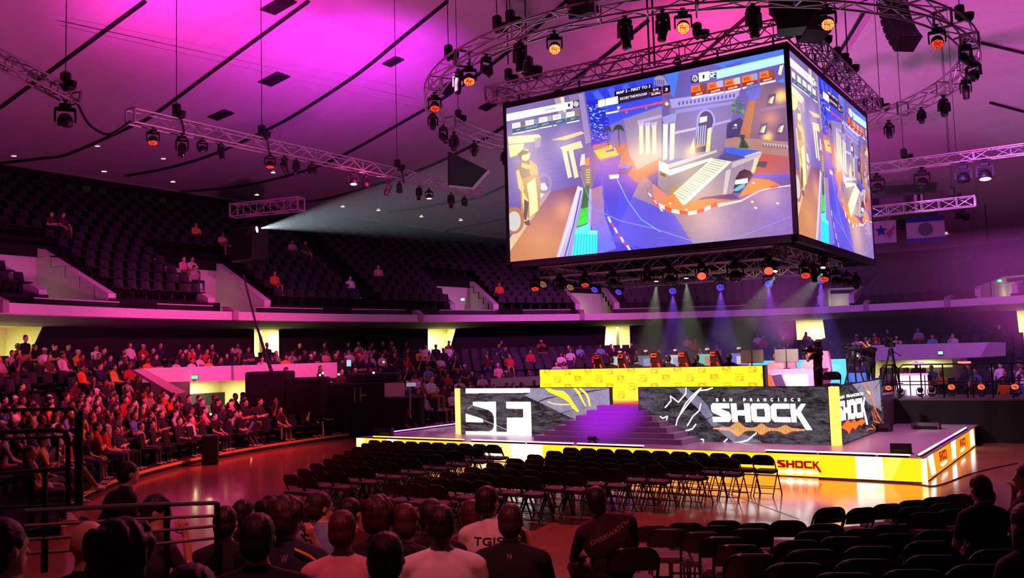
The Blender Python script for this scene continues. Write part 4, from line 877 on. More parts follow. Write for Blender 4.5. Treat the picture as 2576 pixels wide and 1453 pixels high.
# upper platform with its LED walls ---------------------------------
plt_ = thing('stage_platform', 'raised stage platform walled by grey rock pattern screens with team name', 'stage platform', (0, 0, 0))
MB().bbox(PX0+.05, PX1-.05, PY0+.16, PY1, GZ+.005, PZ).build('deck', M_DECKS, plt_)
OX0, OX1 = -11.42, -10.55
def rock(cv, mir=1):
    H, Wd = cv.a.shape[:2]; n2 = cv.nz((H, Wd)); w3 = Wd//3+H+4; q_ = cv.nz((H*2, w3)); n = np.stack([np.interp(np.arange(Wd)/3+(H-y)*.45, np.arange(w3), q_[int(y*1.6)]) for y in range(H)])
    Y, X = np.mgrid[0:H, 0:Wd]; st = np.sin((X*.05+Y*.11)+n*3.)*.3
    v = np.clip(.050*(1+1.35*n+.4*st+.45*n2), .006, .3); cv.a[:] = v[..., None]*np.array([1.02, .93, 1.12])
def paint_left():
    q = [(1151, 975), (1533, 974), (1533, 1099), (1157, 1087)]
    cv = Canvas(470, 136, q, 2); rock(cv)
    g = lambda *P: [(1140+x/6.44, 960+y/6.44) for x, y in P]
    cv.poly(g((1120, 205), (1225, 170), (1225, 85), (2540, 85), (2540, 420), (1990, 600), (1850, 550)), (.36, .33, .47), .85, noise=.25)
    for k in range(40):
        x = 1250+rng.random()*1250; y = 100+rng.random()*300; cv.line(g((x, y), (x-30, y+60)), 1, (.22, .2, .3), .5)
    DK = (.035, .015, .03)
    for L in ([(1240, 355), (1500, 260), (1700, 225)], [(1240, 520), (1450, 465), (1660, 435)], [(1250, 640), (1550, 545), (1950, 440)], [(1400, 640), (1700, 560), (1850, 500)], [(250, 300), (520, 230), (780, 180)], [(1940, 225), (2150, 160), (2540, 95)]): cv.line(g(*L), 4, DK, .9, True)
    YL = (2.6, 1.5, .03)
    cv.poly(g((1455, 85), (1530, 90), (1620, 130), (1770, 145), (1850, 210), (1930, 330), (2020, 465), (1990, 475), (1900, 400), (1890, 345), (1760, 260), (1620, 195), (1520, 150)), YL); cv.poly(g((1930, 85), (1970, 90), (2040, 160), (2090, 280), (2140, 390), (2130, 395), (2060, 280), (2010, 190)), YL)
    cv.poly(g((2010, 85), (2050, 88), (2170, 190), (2195, 260), (2210, 385), (2190, 385), (2165, 270), (2130, 200)), (2.6, 1.2, .06)); cv.line(g((1515, 315), (1620, 350), (1740, 360), (1900, 355)), 2.4, (2.6, 1.0, .3))
    for L in ([(200, 430), (290, 360)], [(465, 605), (640, 670), (850, 755)]): cv.line(g(*L), 1.2, (.8, .75, .9), .8)
    WH = (2.3, 2.35, 2.25)
    cv.poly(g((160, 85), (1220, 85), (1220, 168), (165, 175)), WH)
    S = [(285, 315), (660, 312), (675, 785), (850, 790), (845, 565), (1112, 565), (1108, 424), (835, 420), (832, 315), (1230, 315), (1247, 860), (185, 830), (180, 775), (560, 780), (610, 760), (636, 700), (636, 560), (610, 490), (540, 440), (290, 370)]
    cv.poly(g(*S), WH); cv.poly(g((175, 500), (440, 580), (462, 605), (455, 638), (180, 632)), WH)
    return cv.out()
def paint_right():
    q = [(1607, 974), (2097, 972), (2104, 1119), (1607, 1102)]
    cv = Canvas(620, 160, q, 2); rock(cv)
    g = lambda *P: [(1560+x/3.788, 960+y/3.788) for x, y in P]
    cv.poly(g((550, 60), (640, 55), (780, 150), (850, 230), (930, 380), (1380, 570), (1100, 575), (870, 400), (760, 260)), (.30, .27, .40), .75, noise=.3)
    DK = (.03, .012, .03)
    for L in ([(640, 420), (780, 370), (900, 320)], [(680, 490), (900, 430), (1000, 400)], [(1250, 560), (1420, 480), (1600, 400)], [(1150, 120), (1300, 80), (1500, 55)]): cv.line(g(*L), 5, DK, .8, True)
    WH = (2.5, 2.35, 2.3)
    for L in ([(640, 55), (635, 110), (560, 190), (485, 130), (490, 175), (430, 240)], [(790, 55), (720, 110), (640, 190), (600, 250), (570, 310), (545, 350), (530, 410)], [(900, 55), (840, 75), (770, 80), (660, 200), (570, 310)], [(780, 205), (760, 270), (700, 320), (660, 380), (640, 410)], [(725, 395), (690, 440), (620, 460)],
              [(380, 320), (400, 340), (450, 320), (440, 355)], [(1030, 535), (985, 575)], [(1320, 480), (1230, 550), (1150, 570), (1090, 572)], [(770, 540), (795, 540), (795, 570)]): cv.line(g(*L), 2.6, WH)
    x = 940
    for i, ch in enumerate('SAN FRANCISCO'):
        if ch != ' ': hw = 4 if ch == 'I' else 12; cv.text(ch, g((x-hw, 183))[0], g((x+hw, 183))[0], 8, WH, bold=.03)
        x += 67.3
    wide_word(cv, 'SHOCK', g((875, 200))[0], g((1855, 207))[0], g((888, 374))[0], (2.8, 2.8, 2.8))
    for i in range(52):
        u = i/51; hh = 14+58*math.exp(-((u-.22)/.07)**2)+42*math.exp(-((u-.53)/.06)**2)+30*math.exp(-((u-.83)/.06)**2); xx = 965+u*770; yy = 440+u*12
        cv.poly(g((xx-4.5, yy-hh), (xx+4.5, yy-hh), (xx+4.5, yy+hh), (xx-4.5, yy+hh)), (2.6, .38, .06)); cv.poly(g((xx-1.6, yy-hh*.8), (xx+1.6, yy-hh*.8), (xx+1.6, yy+hh*.8), (xx-1.6, yy+hh*.8)), (2.8, 1.3, .3))
    cv.line(g((895, 435), (955, 438)), 2.6, (2.6, .5, .15)); cv.line(g((1740, 453), (1800, 455)), 2.6, (2.6, .5, .15))
    return cv.out()
def paint_flank():
    q = [(2124, 972), (2213, 955), (2216, 1081), (2126, 1120)]
    cv = Canvas(400, 140, q, 2); rock(cv)
    g = lambda *P: [(2080+x/8.07, 950+y/8.07) for x, y in P]
    cv.poly(g((580, 120), (1040, 45), (1060, 700), (960, 600), (860, 560), (760, 400), (690, 290)), (.40, .36, .48), .8, noise=.2)
    for L in ([(640, 290), (720, 180)], [(800, 640), (880, 550)], [(960, 240), (1040, 100)], [(1000, 680), (1060, 570)]): cv.line(g(*L), 3, (.05, .03, .06), .9)
    R = (2.6, .22, .04)
    for L in ([(740, 100), (800, 170), (830, 290), (890, 380), (930, 480), (960, 640), (1000, 800), (1050, 890)], [(830, 90), (900, 190), (920, 330), (950, 520), (930, 720), (990, 930)], [(840, 430), (890, 420)], [(900, 700), (930, 900), (1020, 940)], [(890, 960), (980, 1110), (960, 1000)], [(800, 1090), (850, 1050), (910, 1060)]): cv.line(g(*L), 2.6, R)
    cv.poly(g((820, 260), (880, 290), (890, 360), (840, 320)), (2.6, 1.0, .06)); cv.line(g((930, 560), (970, 700), (1040, 860)), 5, (2., .15, .03), .8)
    WH = (2.6, 2.6, 2.6)
    cv.text('SAN', g((358, 445))[0], g((455, 418))[0], (0, -7.5), WH, bold=.03); cv.text('FRANCISCO', g((490, 410))[0], g((768, 358))[0], (0, -7.2), WH, bold=.03)
    wide_word(cv, 'SHOCK', g((335, 490))[0], g((815, 405))[0], g((345, 885))[0], WH)
    cv.poly(g((360, 1030), (430, 960), (480, 880), (500, 860), (550, 930), (600, 850), (640, 910), (720, 850), (800, 895), (720, 985), (680, 960), (620, 1060), (570, 1020), (510, 1150), (480, 1080), (400, 1030)), (2.4, .20, .01))
    return cv.out()
for nm, A, x0, x1 in (('front_display', paint_left(), PX0+.12, OX0), ('front_display', paint_right(), OX1, PX1-.18)):
    me = display_mesh('picture', A, x1-x0, PW-GZ-.01, LEDM); link(me, nm, plt_, ((x0+x1)/2, PY0-.012, (PW+GZ)/2))
    MB().bbox(x0-.02, x1+.02, PY0-.008, PY0+.14, GZ+.005, PW+.01).build('display_casing', M_STAGEBLK, plt_)
me = display_mesh('picture', paint_flank(), 4.7, PW-GZ-.01, LEDM); link(me, 'side_display', plt_, (PX1+.012, PY0+.16+2.35, (PW+GZ)/2), (0, 0, PI/2))
MB().bbox(PX1-.1, PX1+.008, PY0+.15, PY0+4.9, GZ+.005, PW+.01).build('display_casing', M_STAGEBLK, plt_)
MB().bbox(PX1-.15, PX1+.05, PY0-.06, PY0+.12, GZ+.003, PW-.005).build('corner_post', glow('post_glow', (1.0, .52, .06), 2.9), plt_)
MB().bbox(PX0-.06, PX0+.10, PY0-.06, PY0+.12, GZ+.003, PW-.005).build('corner_post', glow('post_glow_warm', (1.0, .48, .10), 3.0), plt_)
MB().bbox(OX0-.0, OX1, PY0+.0, PY0+2.0, PZ+.002, PZ+.012).build('doormat', mat('orange_mat', '#f0692c', .6), plt_)
# steps
stp = thing('stage_steps', 'wide flared purple lit steps leading up to the platform opening', 'steps', (0, 0, GZ))
NS = 7; M_STEP = mat('step_carpet', '#9c8fa0', .7, bump=.05, scale=30)
for k in range(NS):
    ins = .255*k; z1 = (PZ-GZ)*(k+1)/NS; y0 = 20.62+.135*k
    MB().bbox(-13.23+ins, -8.95-ins, y0, PY0-.02, (PZ-GZ)*k/NS+.002, z1).build('step', M_STEP, stp)
# yellow step-and-repeat wall
bw = thing('photo_backdrop', 'bright yellow panel with repeated orange badges behind the platform front', 'backdrop', (0, 0, PZ))
YB, BX0, BX1, BZ1 = 23.8, -14.97, -7.92, 2.335
def paint_back():
    q = [(1358, 930), (1918, 921), (1922, 996), (1362, 1004)]
    w, h = BX1-BX0, BZ1-PZ; cv = Canvas(int(w*100), int(h*100), None, 2, (1.75, 1.02, .016)); O = (.92, .46, .008)
    pitch = .72; 
    for r in range(5):
        for i in range(-1, 12):
            x = (BX0*0+.16+i*pitch+(.36 if r % 2 else 0)+ .22*0)*100; y = (-.03+r*.235)*100
            if (i+r//2) % 2 == (0 if r % 2 else 1): sf_logo(cv, (x, y), (x+24, y), (x, y+20), O, .9)
            else:
                cv.poly([(x, y), (x+24, y), (x+24, y+14), (x, y+14)], O, .9); cv.poly([(x+3, y+6), (x+9, y+3), (x+14, y+4), (x+22, y+13), (x+17, y+13), (x+13, y+9), (x+6, y+13), (x+10, y+7)], (1.75, 1.02, .016)); 
                for k in range(6): cv.poly([(x+k*4, y+16), (x+k*4+2.8, y+16), (x+k*4+2.8, y+18.4), (x+k*4, y+18.4)], O, .6)
                cv.poly([(x+4, y+19.6), (x+20, y+19.6), (x+20, y+21.4), (x+4, y+21.4)], O, .5)
    return cv.out()
me = display_mesh('picture', paint_back(), BX1-BX0, BZ1-PZ, LEDM); link(me, 'display', bw, ((BX0+BX1)/2, YB-.012, (BZ1-PZ)/2))
MB().bbox(BX0-.02, BX1+.02, YB-.008, YB+.15, 0, BZ1-PZ+.015).build('casing', M_STAGEBLK, bw)
MB().bbox(BX1+.02, BX1+.07, YB-.02, YB+.2, 0, BZ1-PZ+.02).build('end_panel', M_STAGEBLK, bw)
# ================================================================== trusses, lamps and speakers overhead
def truss(name, label, A, B, size=.38, step=.5, mtl=None, group=None, r=.022, up=(0, 0, 1)):
    """square lattice truss from A to B (centre line)"""
    A, B = Vector(A), Vector(B); L = (B-A).length; t = (B-A).normalized(); x = t.cross(Vector(up)).normalized(); y = x.cross(t); h = size/2; m = mtl or M_ALU
    o = thing(name, label, 'truss', A, 0, group); n = max(2, int(L/step)); co = [(-h, -h), (h, -h), (h, h), (-h, h)]
    for cx, cy in co: MB().tube([x*cx+y*cy, t*L+x*cx+y*cy], r*1.2, 6).build('chord', m, o)
    mb = MB()
    for s in range(4):
        (ax, ay), (bx, by) = co[s], co[(s+1) % 4]
        for i in range(n):
            p, q = (x*ax+y*ay, x*bx+y*by) if i % 2 == 0 else (x*bx+y*by, x*ax+y*ay); mb.bar(t*(L*i/n)+p, t*(L*(i+1)/n)+q, .024)
        for i in range(0, n+1, max(1, n//6)): mb.bar(t*(L*i/n)+x*ax+y*ay, t*(L*i/n)+x*bx+y*by, .022)
    mb.build('bracing', m, o)
    for k in (0, L):
        e = MB()
        for s in range(4):
            (ax, ay), (bx, by) = co[s], co[(s+1) % 4]; e.bar(t*k+x*ax*1.05+y*ay*1.05, t*k+x*bx*1.05+y*by*1.05, .05)
        e.build('end_frame', m, o)
    return o
def ring_truss(name, label, C, R, size=.42, n=44):
    o = thing(name, label, 'truss', C); h = size/2
    for dr in (-h, h):
        for dz in (-h, h): MB().tube([((R+dr)*math.cos(2*PI*k/88), (R+dr)*math.sin(2*PI*k/88), dz) for k in range(88)], .030, 6, True).build('chord', M_ALU, o)
    P = lambda k, dr, dz: Vector(((R+dr)*math.cos(2*PI*k/n), (R+dr)*math.sin(2*PI*k/n), dz)); mb = MB(); co = [(-h, -h), (h, -h), (h, h), (-h, h)]
    for k in range(n):
        for s in range(4):
            a, b = co[s], co[(s+1) % 4]; p, q = (a, b) if k % 2 == 0 else (b, a); mb.bar(P(k, *p), P(k+1, *q), .028)
            if k % 2 == 0 or s in (0, 2): mb.bar(P(k, *a), P(k, *b), .032)
    mb.build('bracing', M_ALU, o)
    for k in range(0, n, 6):
        e = MB()
        for s in range(4): a, b = co[s], co[(s+1) % 4]; e.bar(P(k, a[0]*1.06, a[1]*1.06), P(k, b[0]*1.06, b[1]*1.06), .06)
        e.build('joint_frame', M_ALUD, o)
    return o
# lamp bodies shared by all copies
def _fix_meshes():
    R = {}
    mb = MB(); mb.bbox(-.04, .04, -.03, .03, -.12, 0); mb.bar((-.07, 0, -.02), (.07, 0, -.02), .05, .05); R['clamp'] = mb.mesh('clamp', M_BLACKMET)
    for k, (bw_, hl, hr, tz) in {'profile': (.34, .62, .155, .40), 'wash': (.30, .30, .19, .34), 'spotty': (.24, .40, .12, .28)}.items():
        mb = MB(); mb.rbox((0, 0, -.19), (bw_, bw_*.8, .15), .03); R[k+'base'] = mb.mesh('base', M_BLACK)
        mb = MB(); w = hr+.05
        mb.bar((-w, 0, -.26), (w, 0, -.26), .10, .06, (0, 1, 0))
        for s in (-1, 1): mb.hexa([(s*w-.03, -.06, -.28), (s*w+.03, -.06, -.28), (s*w+.03, .06, -.28), (s*w-.03, .06, -.28)] and [(s*w-.025, -.07, -.26-tz), (s*w+.025, -.07, -.26-tz), (s*w+.025, .07, -.26-tz), (s*w-.025, .07, -.26-tz), (s*w-.025, -.05, -.25), (s*w+.025, -.05, -.25), (s*w+.025, .05, -.25), (s*w-.025, .05, -.25)])
        R[k+'yoke'] = mb.mesh('yoke', M_BLACK)
        mb = MB()
        if k == 'profile': pr = [(.05, .30), (.12, .285), (hr, .22), (hr, .02), (hr*.92, -.05), (hr*.80, -.24), (hr*.88, -.30), (hr*.80, -.335)]
        elif k == 'wash': pr = [(.06, .17), (.13, .15), (hr*.95, .06), (hr, -.02), (hr*1.02, -.12), (hr*.96, -.125)]
        else: pr = [(.04, .20), (.09, .18), (hr, .12), (hr, -.08), (hr*.9, -.19), (hr*.8, -.195)]
        mb.lathe(pr, 16); R[k+'head'] = mb.mesh('head', M_BLACK, True)
        z, r_ = pr[-1][1], pr[-1][0]; mb = MB(); mb.lathe([(r_*.98, z-.004), (r_*.7, z-.022), (.01, z-.03)], 16); R[k+'lens'] = mb.mesh('lens', mat('dark_lens', '#15131c', .08, spec=.8), True); R[k+'tz'] = -.26-tz+.04
    return R
FX = _fix_meshes()
def lamp(kind, P, pan, tilt, lens, label, s=1., group=None, clamp=True, up=False):
    o = thing('moving_head_light' if kind != 'wash' else 'wash_light', label, 'stage light', P, pan, group); o.scale = (s, s, s)
    if up: o.rotation_euler = (PI, 0, pan)
    if clamp: link(FX['clamp'], 'clamp', o)
    link(FX[kind+'base'], 'base', o); link(FX[kind+'yoke'], 'yoke', o)
    h = link(FX[kind+'head'], 'head', o, (0, 0, FX[kind+'tz']), (-tilt, 0, 0)); l = link(FX[kind+'lens'], 'lens', h)
    if lens is not None: l.material_slots[0].link = 'OBJECT'; l.material_slots[0].material = lens
    return o
L_RED = dots('lens_red', (1., .035, .006), 3.0, 15., (.10, .01, .0), .3); L_REDH = dots('lens_red_hot', (1., .15, .035), 4.5, 14., (.2, .05, .03), .36); L_ORG = dots('lens_orange', (1., .13, .02), 4., 15., (.1, .03, .0))
L_VIO = dots('lens_violet', (.12, .06, 1.), 2.6, 16., (.05, .02, .2)); L_VIO2 = glow('lens_violet_white', (.45, .30, 1.), 3., False); L_PNK = glow('lens_pink', (1., .30, .5), 2.5, False)
L_WHT = glow('lens_white', (1., 1., .92), 14., False); L_TAN = dots('lens_tan', (1., .40, .18), .9, 16., (.1, .06, .04)); L_HOT = glow('lens_hot_red', (1., .04, .025), 3.6, False)
def face(P, Q): d = Vector(Q)-Vector(P); return math.atan2(d.y, d.x)+PI/2   # pan so that the lamp tilts towards Q
TOCAM = (0, 0, EYE)
def hang(P, label, top=None, r=.012, name='hoist_chain'):
    P = Vector(P); z = ceil_z(P.x, P.y)-.02 if top is None else top
    o = MB().tube([(0, 0, 0), (0, 0, z-P.z)], r, 5).build(name, M_CABLE, loc=P); return tag(o, label, 'chain')
def motor(P, label):
    t = thing('chain_hoist', label, 'hoist', P); MB().rbox((0, 0, .28), (.24, .2, .4), .05).build('body', M_BLACK, t); MB().lathe([(.04, 0), (.07, .03), (.07, .08), (.03, .1)], 8).build('hook', M_BLACKMET, t)
    MB().lathe([(.06, -.02), (.13, .05), (.15, .2), (.10, .22)], 10, Matrix.Translation((.2, 0, .0))).build('chain_bag', M_CLOTHBLK, t); return t
# --- long straight truss beside the left stand
TX, TZ, TS = -22.0, 9.62, .37
ya, yb_ = onx(328, 300, TX)[1], onx(1205, 488, TX)[1]
truss('lighting_truss', 'long straight silver truss with lamps over the left stand', (TX, ya, TZ), (TX, yb_, TZ+.12), TS, .55)
def t1(px): return float(onx(px, 300+(px-328)*.218, TX)[1])
T1 = [(385, 'wash', L_RED, .35, 'lit red', 1.), (458, 'profile', None, .7, 'large, tilted to the right', 1.15), (509, 'wash', None, .1, 'small unlit', .9), (556, 'profile', None, .3, 'tall unlit', .85), (679, 'wash', L_RED, .15, 'lit red', 1.), (715, 'profile', None, .5, 'large unlit', .9), (745, 'profile', None, -.3, 'slim unlit', .8), (785, 'wash', None, 0, 'small unlit', .9),
      (889, 'wash', L_VIO2, .2, 'lit pale violet', 1.), (920, 'wash', None, .1, 'unlit', 1.), (975, 'profile', None, .4, 'broad unlit', .95), (1004, 'wash', None, .1, 'small unlit', .9), (1054, 'profile', None, .3, 'broad unlit', .85), (1079, 'wash', L_PNK, .1, 'lit pink', .9), (1134, 'profile', None, 0, 'rounded unlit', .95), (1168, 'wash', None, 0, 'small unlit', .9)]
for i, (px, k, l, tl, nm, s) in enumerate(T1):
    P = (TX, t1(px), TZ-TS/2+.02); lamp(k, P, face(P, TOCAM) if l else .4+.5*i, tl, l, '%s lamp under the long left truss, %s from its near end' % (nm, ORD[i]), s*.68)
for i, px in enumerate((444, 659, 1000)):
    y = t1(px); motor((TX, y, TZ+.2), 'black chain hoist on the long left truss, %s from its near end' % ORD[i]); hang((TX, y, TZ+.6), 'thin chain above the %s hoist of the long left truss' % ORD[i])
    mb = MB(); mb.tube([(TX+.2, y-.2, TZ+.3), (TX+.25, y, TZ+.1), (TX+.22, y+.1, TZ-.25)], .03, 5); tag(mb.build('cable_loop', M_CABLE), 'black cable loop hanging at the %s hoist of the long left truss' % ORD[i], 'cable')
# cable swag from the left truss end
# --- truss coming in from the upper left
A, B = dep(-40, 128, 19.5), dep(190, 248, 21.5); truss('lighting_truss', 'short truss end poking in at the upper left', A, B, .30, .5, M_ALUD)
e = Vector(B)+(Vector(A)-Vector(B))*.12; motor(e+Vector((0, 0, .05)), 'black hoist on the truss end at the upper left'); hang(e+Vector((0, 0, .5)), 'thin chain above the truss end at the upper left'); lamp('wash', e-Vector((0, 0, .15)), 1., .2, None, 'unlit lamp under the truss end at the upper left', .9)
P0, P1 = Vector(B), Vector((TX, ya, TZ)); sw_ = [dep(190, 248, 21.5), dep(215, 300, 21.3), dep(240, 325, 21), dep(272, 338, 20.5), dep(300, 325, 20.2), dep(328, 305, 20)]
tag(MB().tube(dense(sw_, 4), .03, 5).build('cable', M_CABLE), 'black cable sagging between the two left trusses', 'cable')
# --- ring truss
RC, RR_, RZ = Vector((-11.05, 27.0, 11.0)), 8.25, 11.0
ring_truss('ring_truss', 'large circular silver truss with lamps around the hanging screen', RC, RR_)
def on_ring(px, py, z):
    q = onz(px, py, z); a = math.atan2(q[1]-RC.y, q[0]-RC.x); return Vector((RC.x+RR_*math.cos(a), RC.y+RR_*math.sin(a), z)), a
RINGL = [(1062, 252, 'wash', L_RED, .5, 'lit orange red', 1.05), (1060, 300, 'spotty', None, .2, 'slim unlit', 1.2), (1107, 335, 'profile', None, .8, 'broad unlit', 1.), (1143, 352, 'spotty', None, .1, 'slim unlit', 1.3), (1205, 372, 'spotty', None, 0, 'small unlit', 1.1), (1257, 398, 'spotty', None, .1, 'slim unlit', 1.2), (1117, 190, 'profile', None, .2, 'tall unlit', 1.),
         (1172, 178, 'wash', L_ORG, .55, 'lit orange', 1.1), (1225, 158, 'profile', None, .9, 'tilted unlit', 1.), (1298, 122, 'profile', None, .1, 'big unlit', 1.25), (1410, 108, 'wash', L_REDH, .75, 'lit bright orange white', 1.15), (1577, 70, 'profile', None, .2, 'big unlit', 1.3), (1667, 52, 'profile', None, .3, 'big unlit with pale yoke gap', 1.2),
         (1717, 42, 'wash', L_REDH, .85, 'brightest orange white', 1.2), (1893, 32, 'profile', None, .1, 'big unlit', 1.3), (2093, 24, 'wash', L_REDH, .8, 'lit orange dotted', 1.2), (2358, 82, 'wash', L_RED, .6, 'lit red dotted', 1.2), (2385, 135, 'profile', None, .8, 'dark unlit', 1.2), (2405, 175, 'wash', None, .6, 'dark unlit', 1.3), (2425, 215, 'profile', None, -.9, 'swung out unlit', 1.1),
         (2381, 260, 'spotty', None, .1, 'slim unlit', 1.5), (2308, 290, 'spotty', None, 0, 'small unlit', 1.2), (2228, 322, 'spotty', None, 0, 'slim unlit', 1.4)]
for i, (px, py, k, l, tl, nm, s) in enumerate(RINGL):
    P, a = on_ring(px, py-18, RZ-.25); lamp(k, P+Vector((0, 0, .04)), face(P, TOCAM) if l else face(P, TOCAM)+.6*((i % 3)-1), tl, l, '%s lamp under the ring truss, %s from its left bend' % (nm, ORD[i] if i < 20 else ('twenty '+ORD[i-20])), s*(.66 if px > 1280 else .74))
for i, (px, py) in enumerate(((1117, 132), (1247, 62), (1298, 55), (1140, 290), (2230, 260), (1500, 28), (1600, 12), (2320, 60))):
    P, a = on_ring(px, py+20, RZ+.22); nm = ('over the lit orange lamp', 'left of the tall pair of chains', 'at the tall pair of chains', 'at the lower left bend', 'at the lower right bend', 'above the screen left half', 'above the screen middle', 'at the upper right bend')[i]
    motor(P, 'black chain hoist on the ring truss '+nm); hang(P+Vector((0, 0, .45)), 'thin chain above the hoist of the ring truss '+nm)
# --- square truss above the screen
q = .42
for i, (a, b, nm) in enumerate(((Vector((SX0-.4, SY0-.25, 11.0)), Vector((SX1+.25, SY0-.25, 11.0)), 'front'), (Vector((SX1+.25, SY0-.25, 11.0)), Vector((SX1+.25, SY1+.2, 11.0)), 'right'), (Vector((SX0-.4, SY1+.2, 11.0)), Vector((SX1+.25, SY1+.2, 11.0)), 'back'), (Vector((SX0-.15, SY0+.1, 11.0)), Vector((SX0-.15, SY1, 11.0)), 'left'))):
    truss('screen_truss', 'silver truss over the %s top edge of the hanging screen' % nm, a, b, q, .42, M_ALUD)
for i, u in enumerate((.08, .32, .55, .80, .97)):
    P = Vector((SX0+(SX1-SX0)*u, SY0-.25, 10.62)); o = MB().tube([(0, 0, 0), (0, 0, .2)], .03, 6).build('hanger', M_BLACKMET, loc=P); tag(o, 'short black hanger between screen front and its truss, %s from the left' % ORD[i], 'hanger')
for i, u in enumerate((.2, .45, .62, .85)):
    P = Vector((SX1+.25, SY0+(SY1-SY0)*u, 10.60)); o = MB().bar((0, 0, 0), (0, 0, .22), .09, .06).build('hanger', M_BLACKMET, loc=P); tag(o, 'short black hanger over the right screen face, %s from the corner' % ORD[i], 'hanger')
for i, (px, nm, s) in enumerate(((1278, 'at the left end of the screen truss', 1.), (1325, 'tall one near the left end of the screen truss', 1.5), (1757, 'at the middle of the screen truss', 1.), (1960, 'near the right corner of the screen truss', 1.5), (2010, 'on the right corner of the screen truss', 1.6))):
    P = Vector(ony(px, 150, SY0-.25)); P.z = 11.22; m = motor(P, 'black chain hoist '+nm); m.scale = (s, s, s); hang(P+Vector((0, 0, .6)), 'chain above the hoist '+nm, None, .02)
for i, y in enumerate((25.4, 27.3, 28.6)):
    P = Vector((SX1+.25, y, 11.24)); motor(P, 'black chain hoist over the right screen face, %s from the corner' % ORD[i]); hang(P+Vector((0, 0, .4)), 'chain above the %s hoist of the right screen face' % ORD[i], None, .02)
for i, px in enumerate((1632, 1645, 2068, 2082)):
    P = Vector(ony(px, 120, SY0+(.4 if i < 2 else 2.5))); P.z = 11.0; hang(P, 'dark lifting cable above the screen, %s from the left' % ORD[i], None, .03, 'lifting_cable')
lampside = [(1745, 'tilted black lamp on the front screen truss', -.9)]
P = Vector((ony(1705, 172, SY0-.3))); P.z = 10.90; lamp('spotty', P, .6, 1.2, None, 'small tilted black lamp under the front screen truss', .5)
# --- square truss under the screen with its lamps
UZ = 5.36; ux0, ux1, uy0, uy1 = -14.75, -7.35, 23.75, 29.9
for a, b, nm in (((ux0, uy0, UZ), (ux1, uy0, UZ), 'front'), ((ux0, uy0+.2, UZ), (ux0, uy1, UZ), 'left'), ((ux0+.2, uy1, UZ), (ux1, uy1, UZ), 'back'), ((ux1, uy0+.2, UZ), (ux1, uy1, UZ), 'right'), ((ux0+.2, 26.8, UZ), (ux1-.2, 26.8, UZ), 'middle')):
    truss('lower_truss', 'silver truss under the screen, %s one of the lower frame' % nm, a, b, .32, .45)
UL = [(1345, 'f', 'wash', L_RED, .5, 'lit red', .8), (1407, 'f', 'wash', None, .4, 'unlit', 1.), (1471, 'f', 'wash', L_RED, .5, 'lit orange red', .8), (1541, 'f', 'wash', None, .3, 'round unlit', .95), (1628, 'f', 'wash', None, .3, 'unlit', .9), (1685, 'f', 'wash', None, .4, 'round unlit', 1.05), (1765, 'f', 'wash', L_HOT, .95, 'bright red', .85), (1850, 'f', 'wash', None, .4, 'round unlit', 1.1), (1934, 'f', 'wash', L_HOT, .95, 'bright red', .85), (2024, 'r', 'wash', L_RED, .6, 'lit red', .9), (2046, 'r', 'profile', None, .2, 'unlit', .8), (2070, 'r', 'wash', L_RED, .6, 'lit red', .9), (2100, 'r', 'wash', None, .3, 'unlit', 1.), (2127, 'r', 'wash', None, .3, 'unlit', .9), (2150, 'r', 'spotty', None, 0, 'slim unlit', 1.)]
cf = cr = 0
for px, sd, k, l, tl, nm, s in UL:
    P = Vector(ony(px, 690, uy0-.18)) if sd == 'f' else Vector(onx(px, 640, ux1+.25)); P.z = UZ-.10
    if sd == 'f': cf += 1; lb = '%s lamp under the front screen edge, %s from the left' % (nm, ORD[cf-1])
    else: cr += 1; lb = '%s lamp under the right screen edge, %s from the corner' % (nm, ORD[cr-1])
    lamp(k, P, face(P, TOCAM), tl, l, lb, s*.78)
for i, (px, py) in enumerate(((1651, 707), (1726, 699), (1952, 683), (2072, 674))):
    P = Vector(ony(px, py, 26.8)); P.z += .55*.955; lamp('profile', P, 0, (.0, .05, .35, .5)[i]*-1 if i < 2 else .35, L_WHT, 'black lamp sending a pale beam down to the stage, %s from the left' % ORD[i], .55)
for i, (px, py) in enumerate(((1692, 729), (1812, 720), (1934, 711), (2064, 702))):
    P = Vector(ony(px, py, 29.6)); P.z += .40; lamp('wash', P, face(P, TOCAM), 1.1, L_VIO, 'lamp with violet dotted face under the back of the screen, %s from the left' % ORD[i], .72)
for i, (px, py, l, nm) in enumerate(((1368, 711, L_TAN, 'tan'), (1437, 719, L_TAN, 'tan'), (1498, 725, L_VIO, 'violet'), (1558, 731, L_VIO, 'violet'))):
    P = Vector(onx(px, py, ux0-.1)); P.z += .38; lamp('wash', P, face(P, TOCAM)-.5, .9, l, 'lamp with %s dotted face under the left screen side, %s from the front' % (nm, ORD[i]), .68)
# --- trusses on the right
A, B = ony(2110, 425, 38), ony(2640, 368, 38); A = Vector(A); B = Vector(B); z = 9.93; A.z = B.z = z
truss('lighting_truss', 'straight truss behind the screen on the right side', A, B, .36, .6)
for i, (px, l, nm) in enumerate(((2204, None, 'round unlit'), (2318, None, 'small unlit'), (2422, None, 'round unlit'), (2477, L_VIO2, 'lit violet'))):
    P = Vector(ony(px, 425, 38)); P.z = z-.17; lamp('wash', P, face(P, TOCAM), .2, l, '%s lamp under the straight truss on the right, %s from the left' % (nm, ORD[i]), 1.15)
P = Vector(ony(2274, 400, 38)); P.z = z+.18; motor(P, 'black hoist on the straight truss on the right'); hang(P+Vector((0, 0, .4)), 'thin chain above the straight truss on the right')
for i, px in enumerate((2385, 2405)): P = Vector(ony(px, 380, 38)); P.z = z+.18; hang(P, 'thin wire above the straight truss on the right, %s' % ('left one' if i == 0 else 'right one'), None, .01)
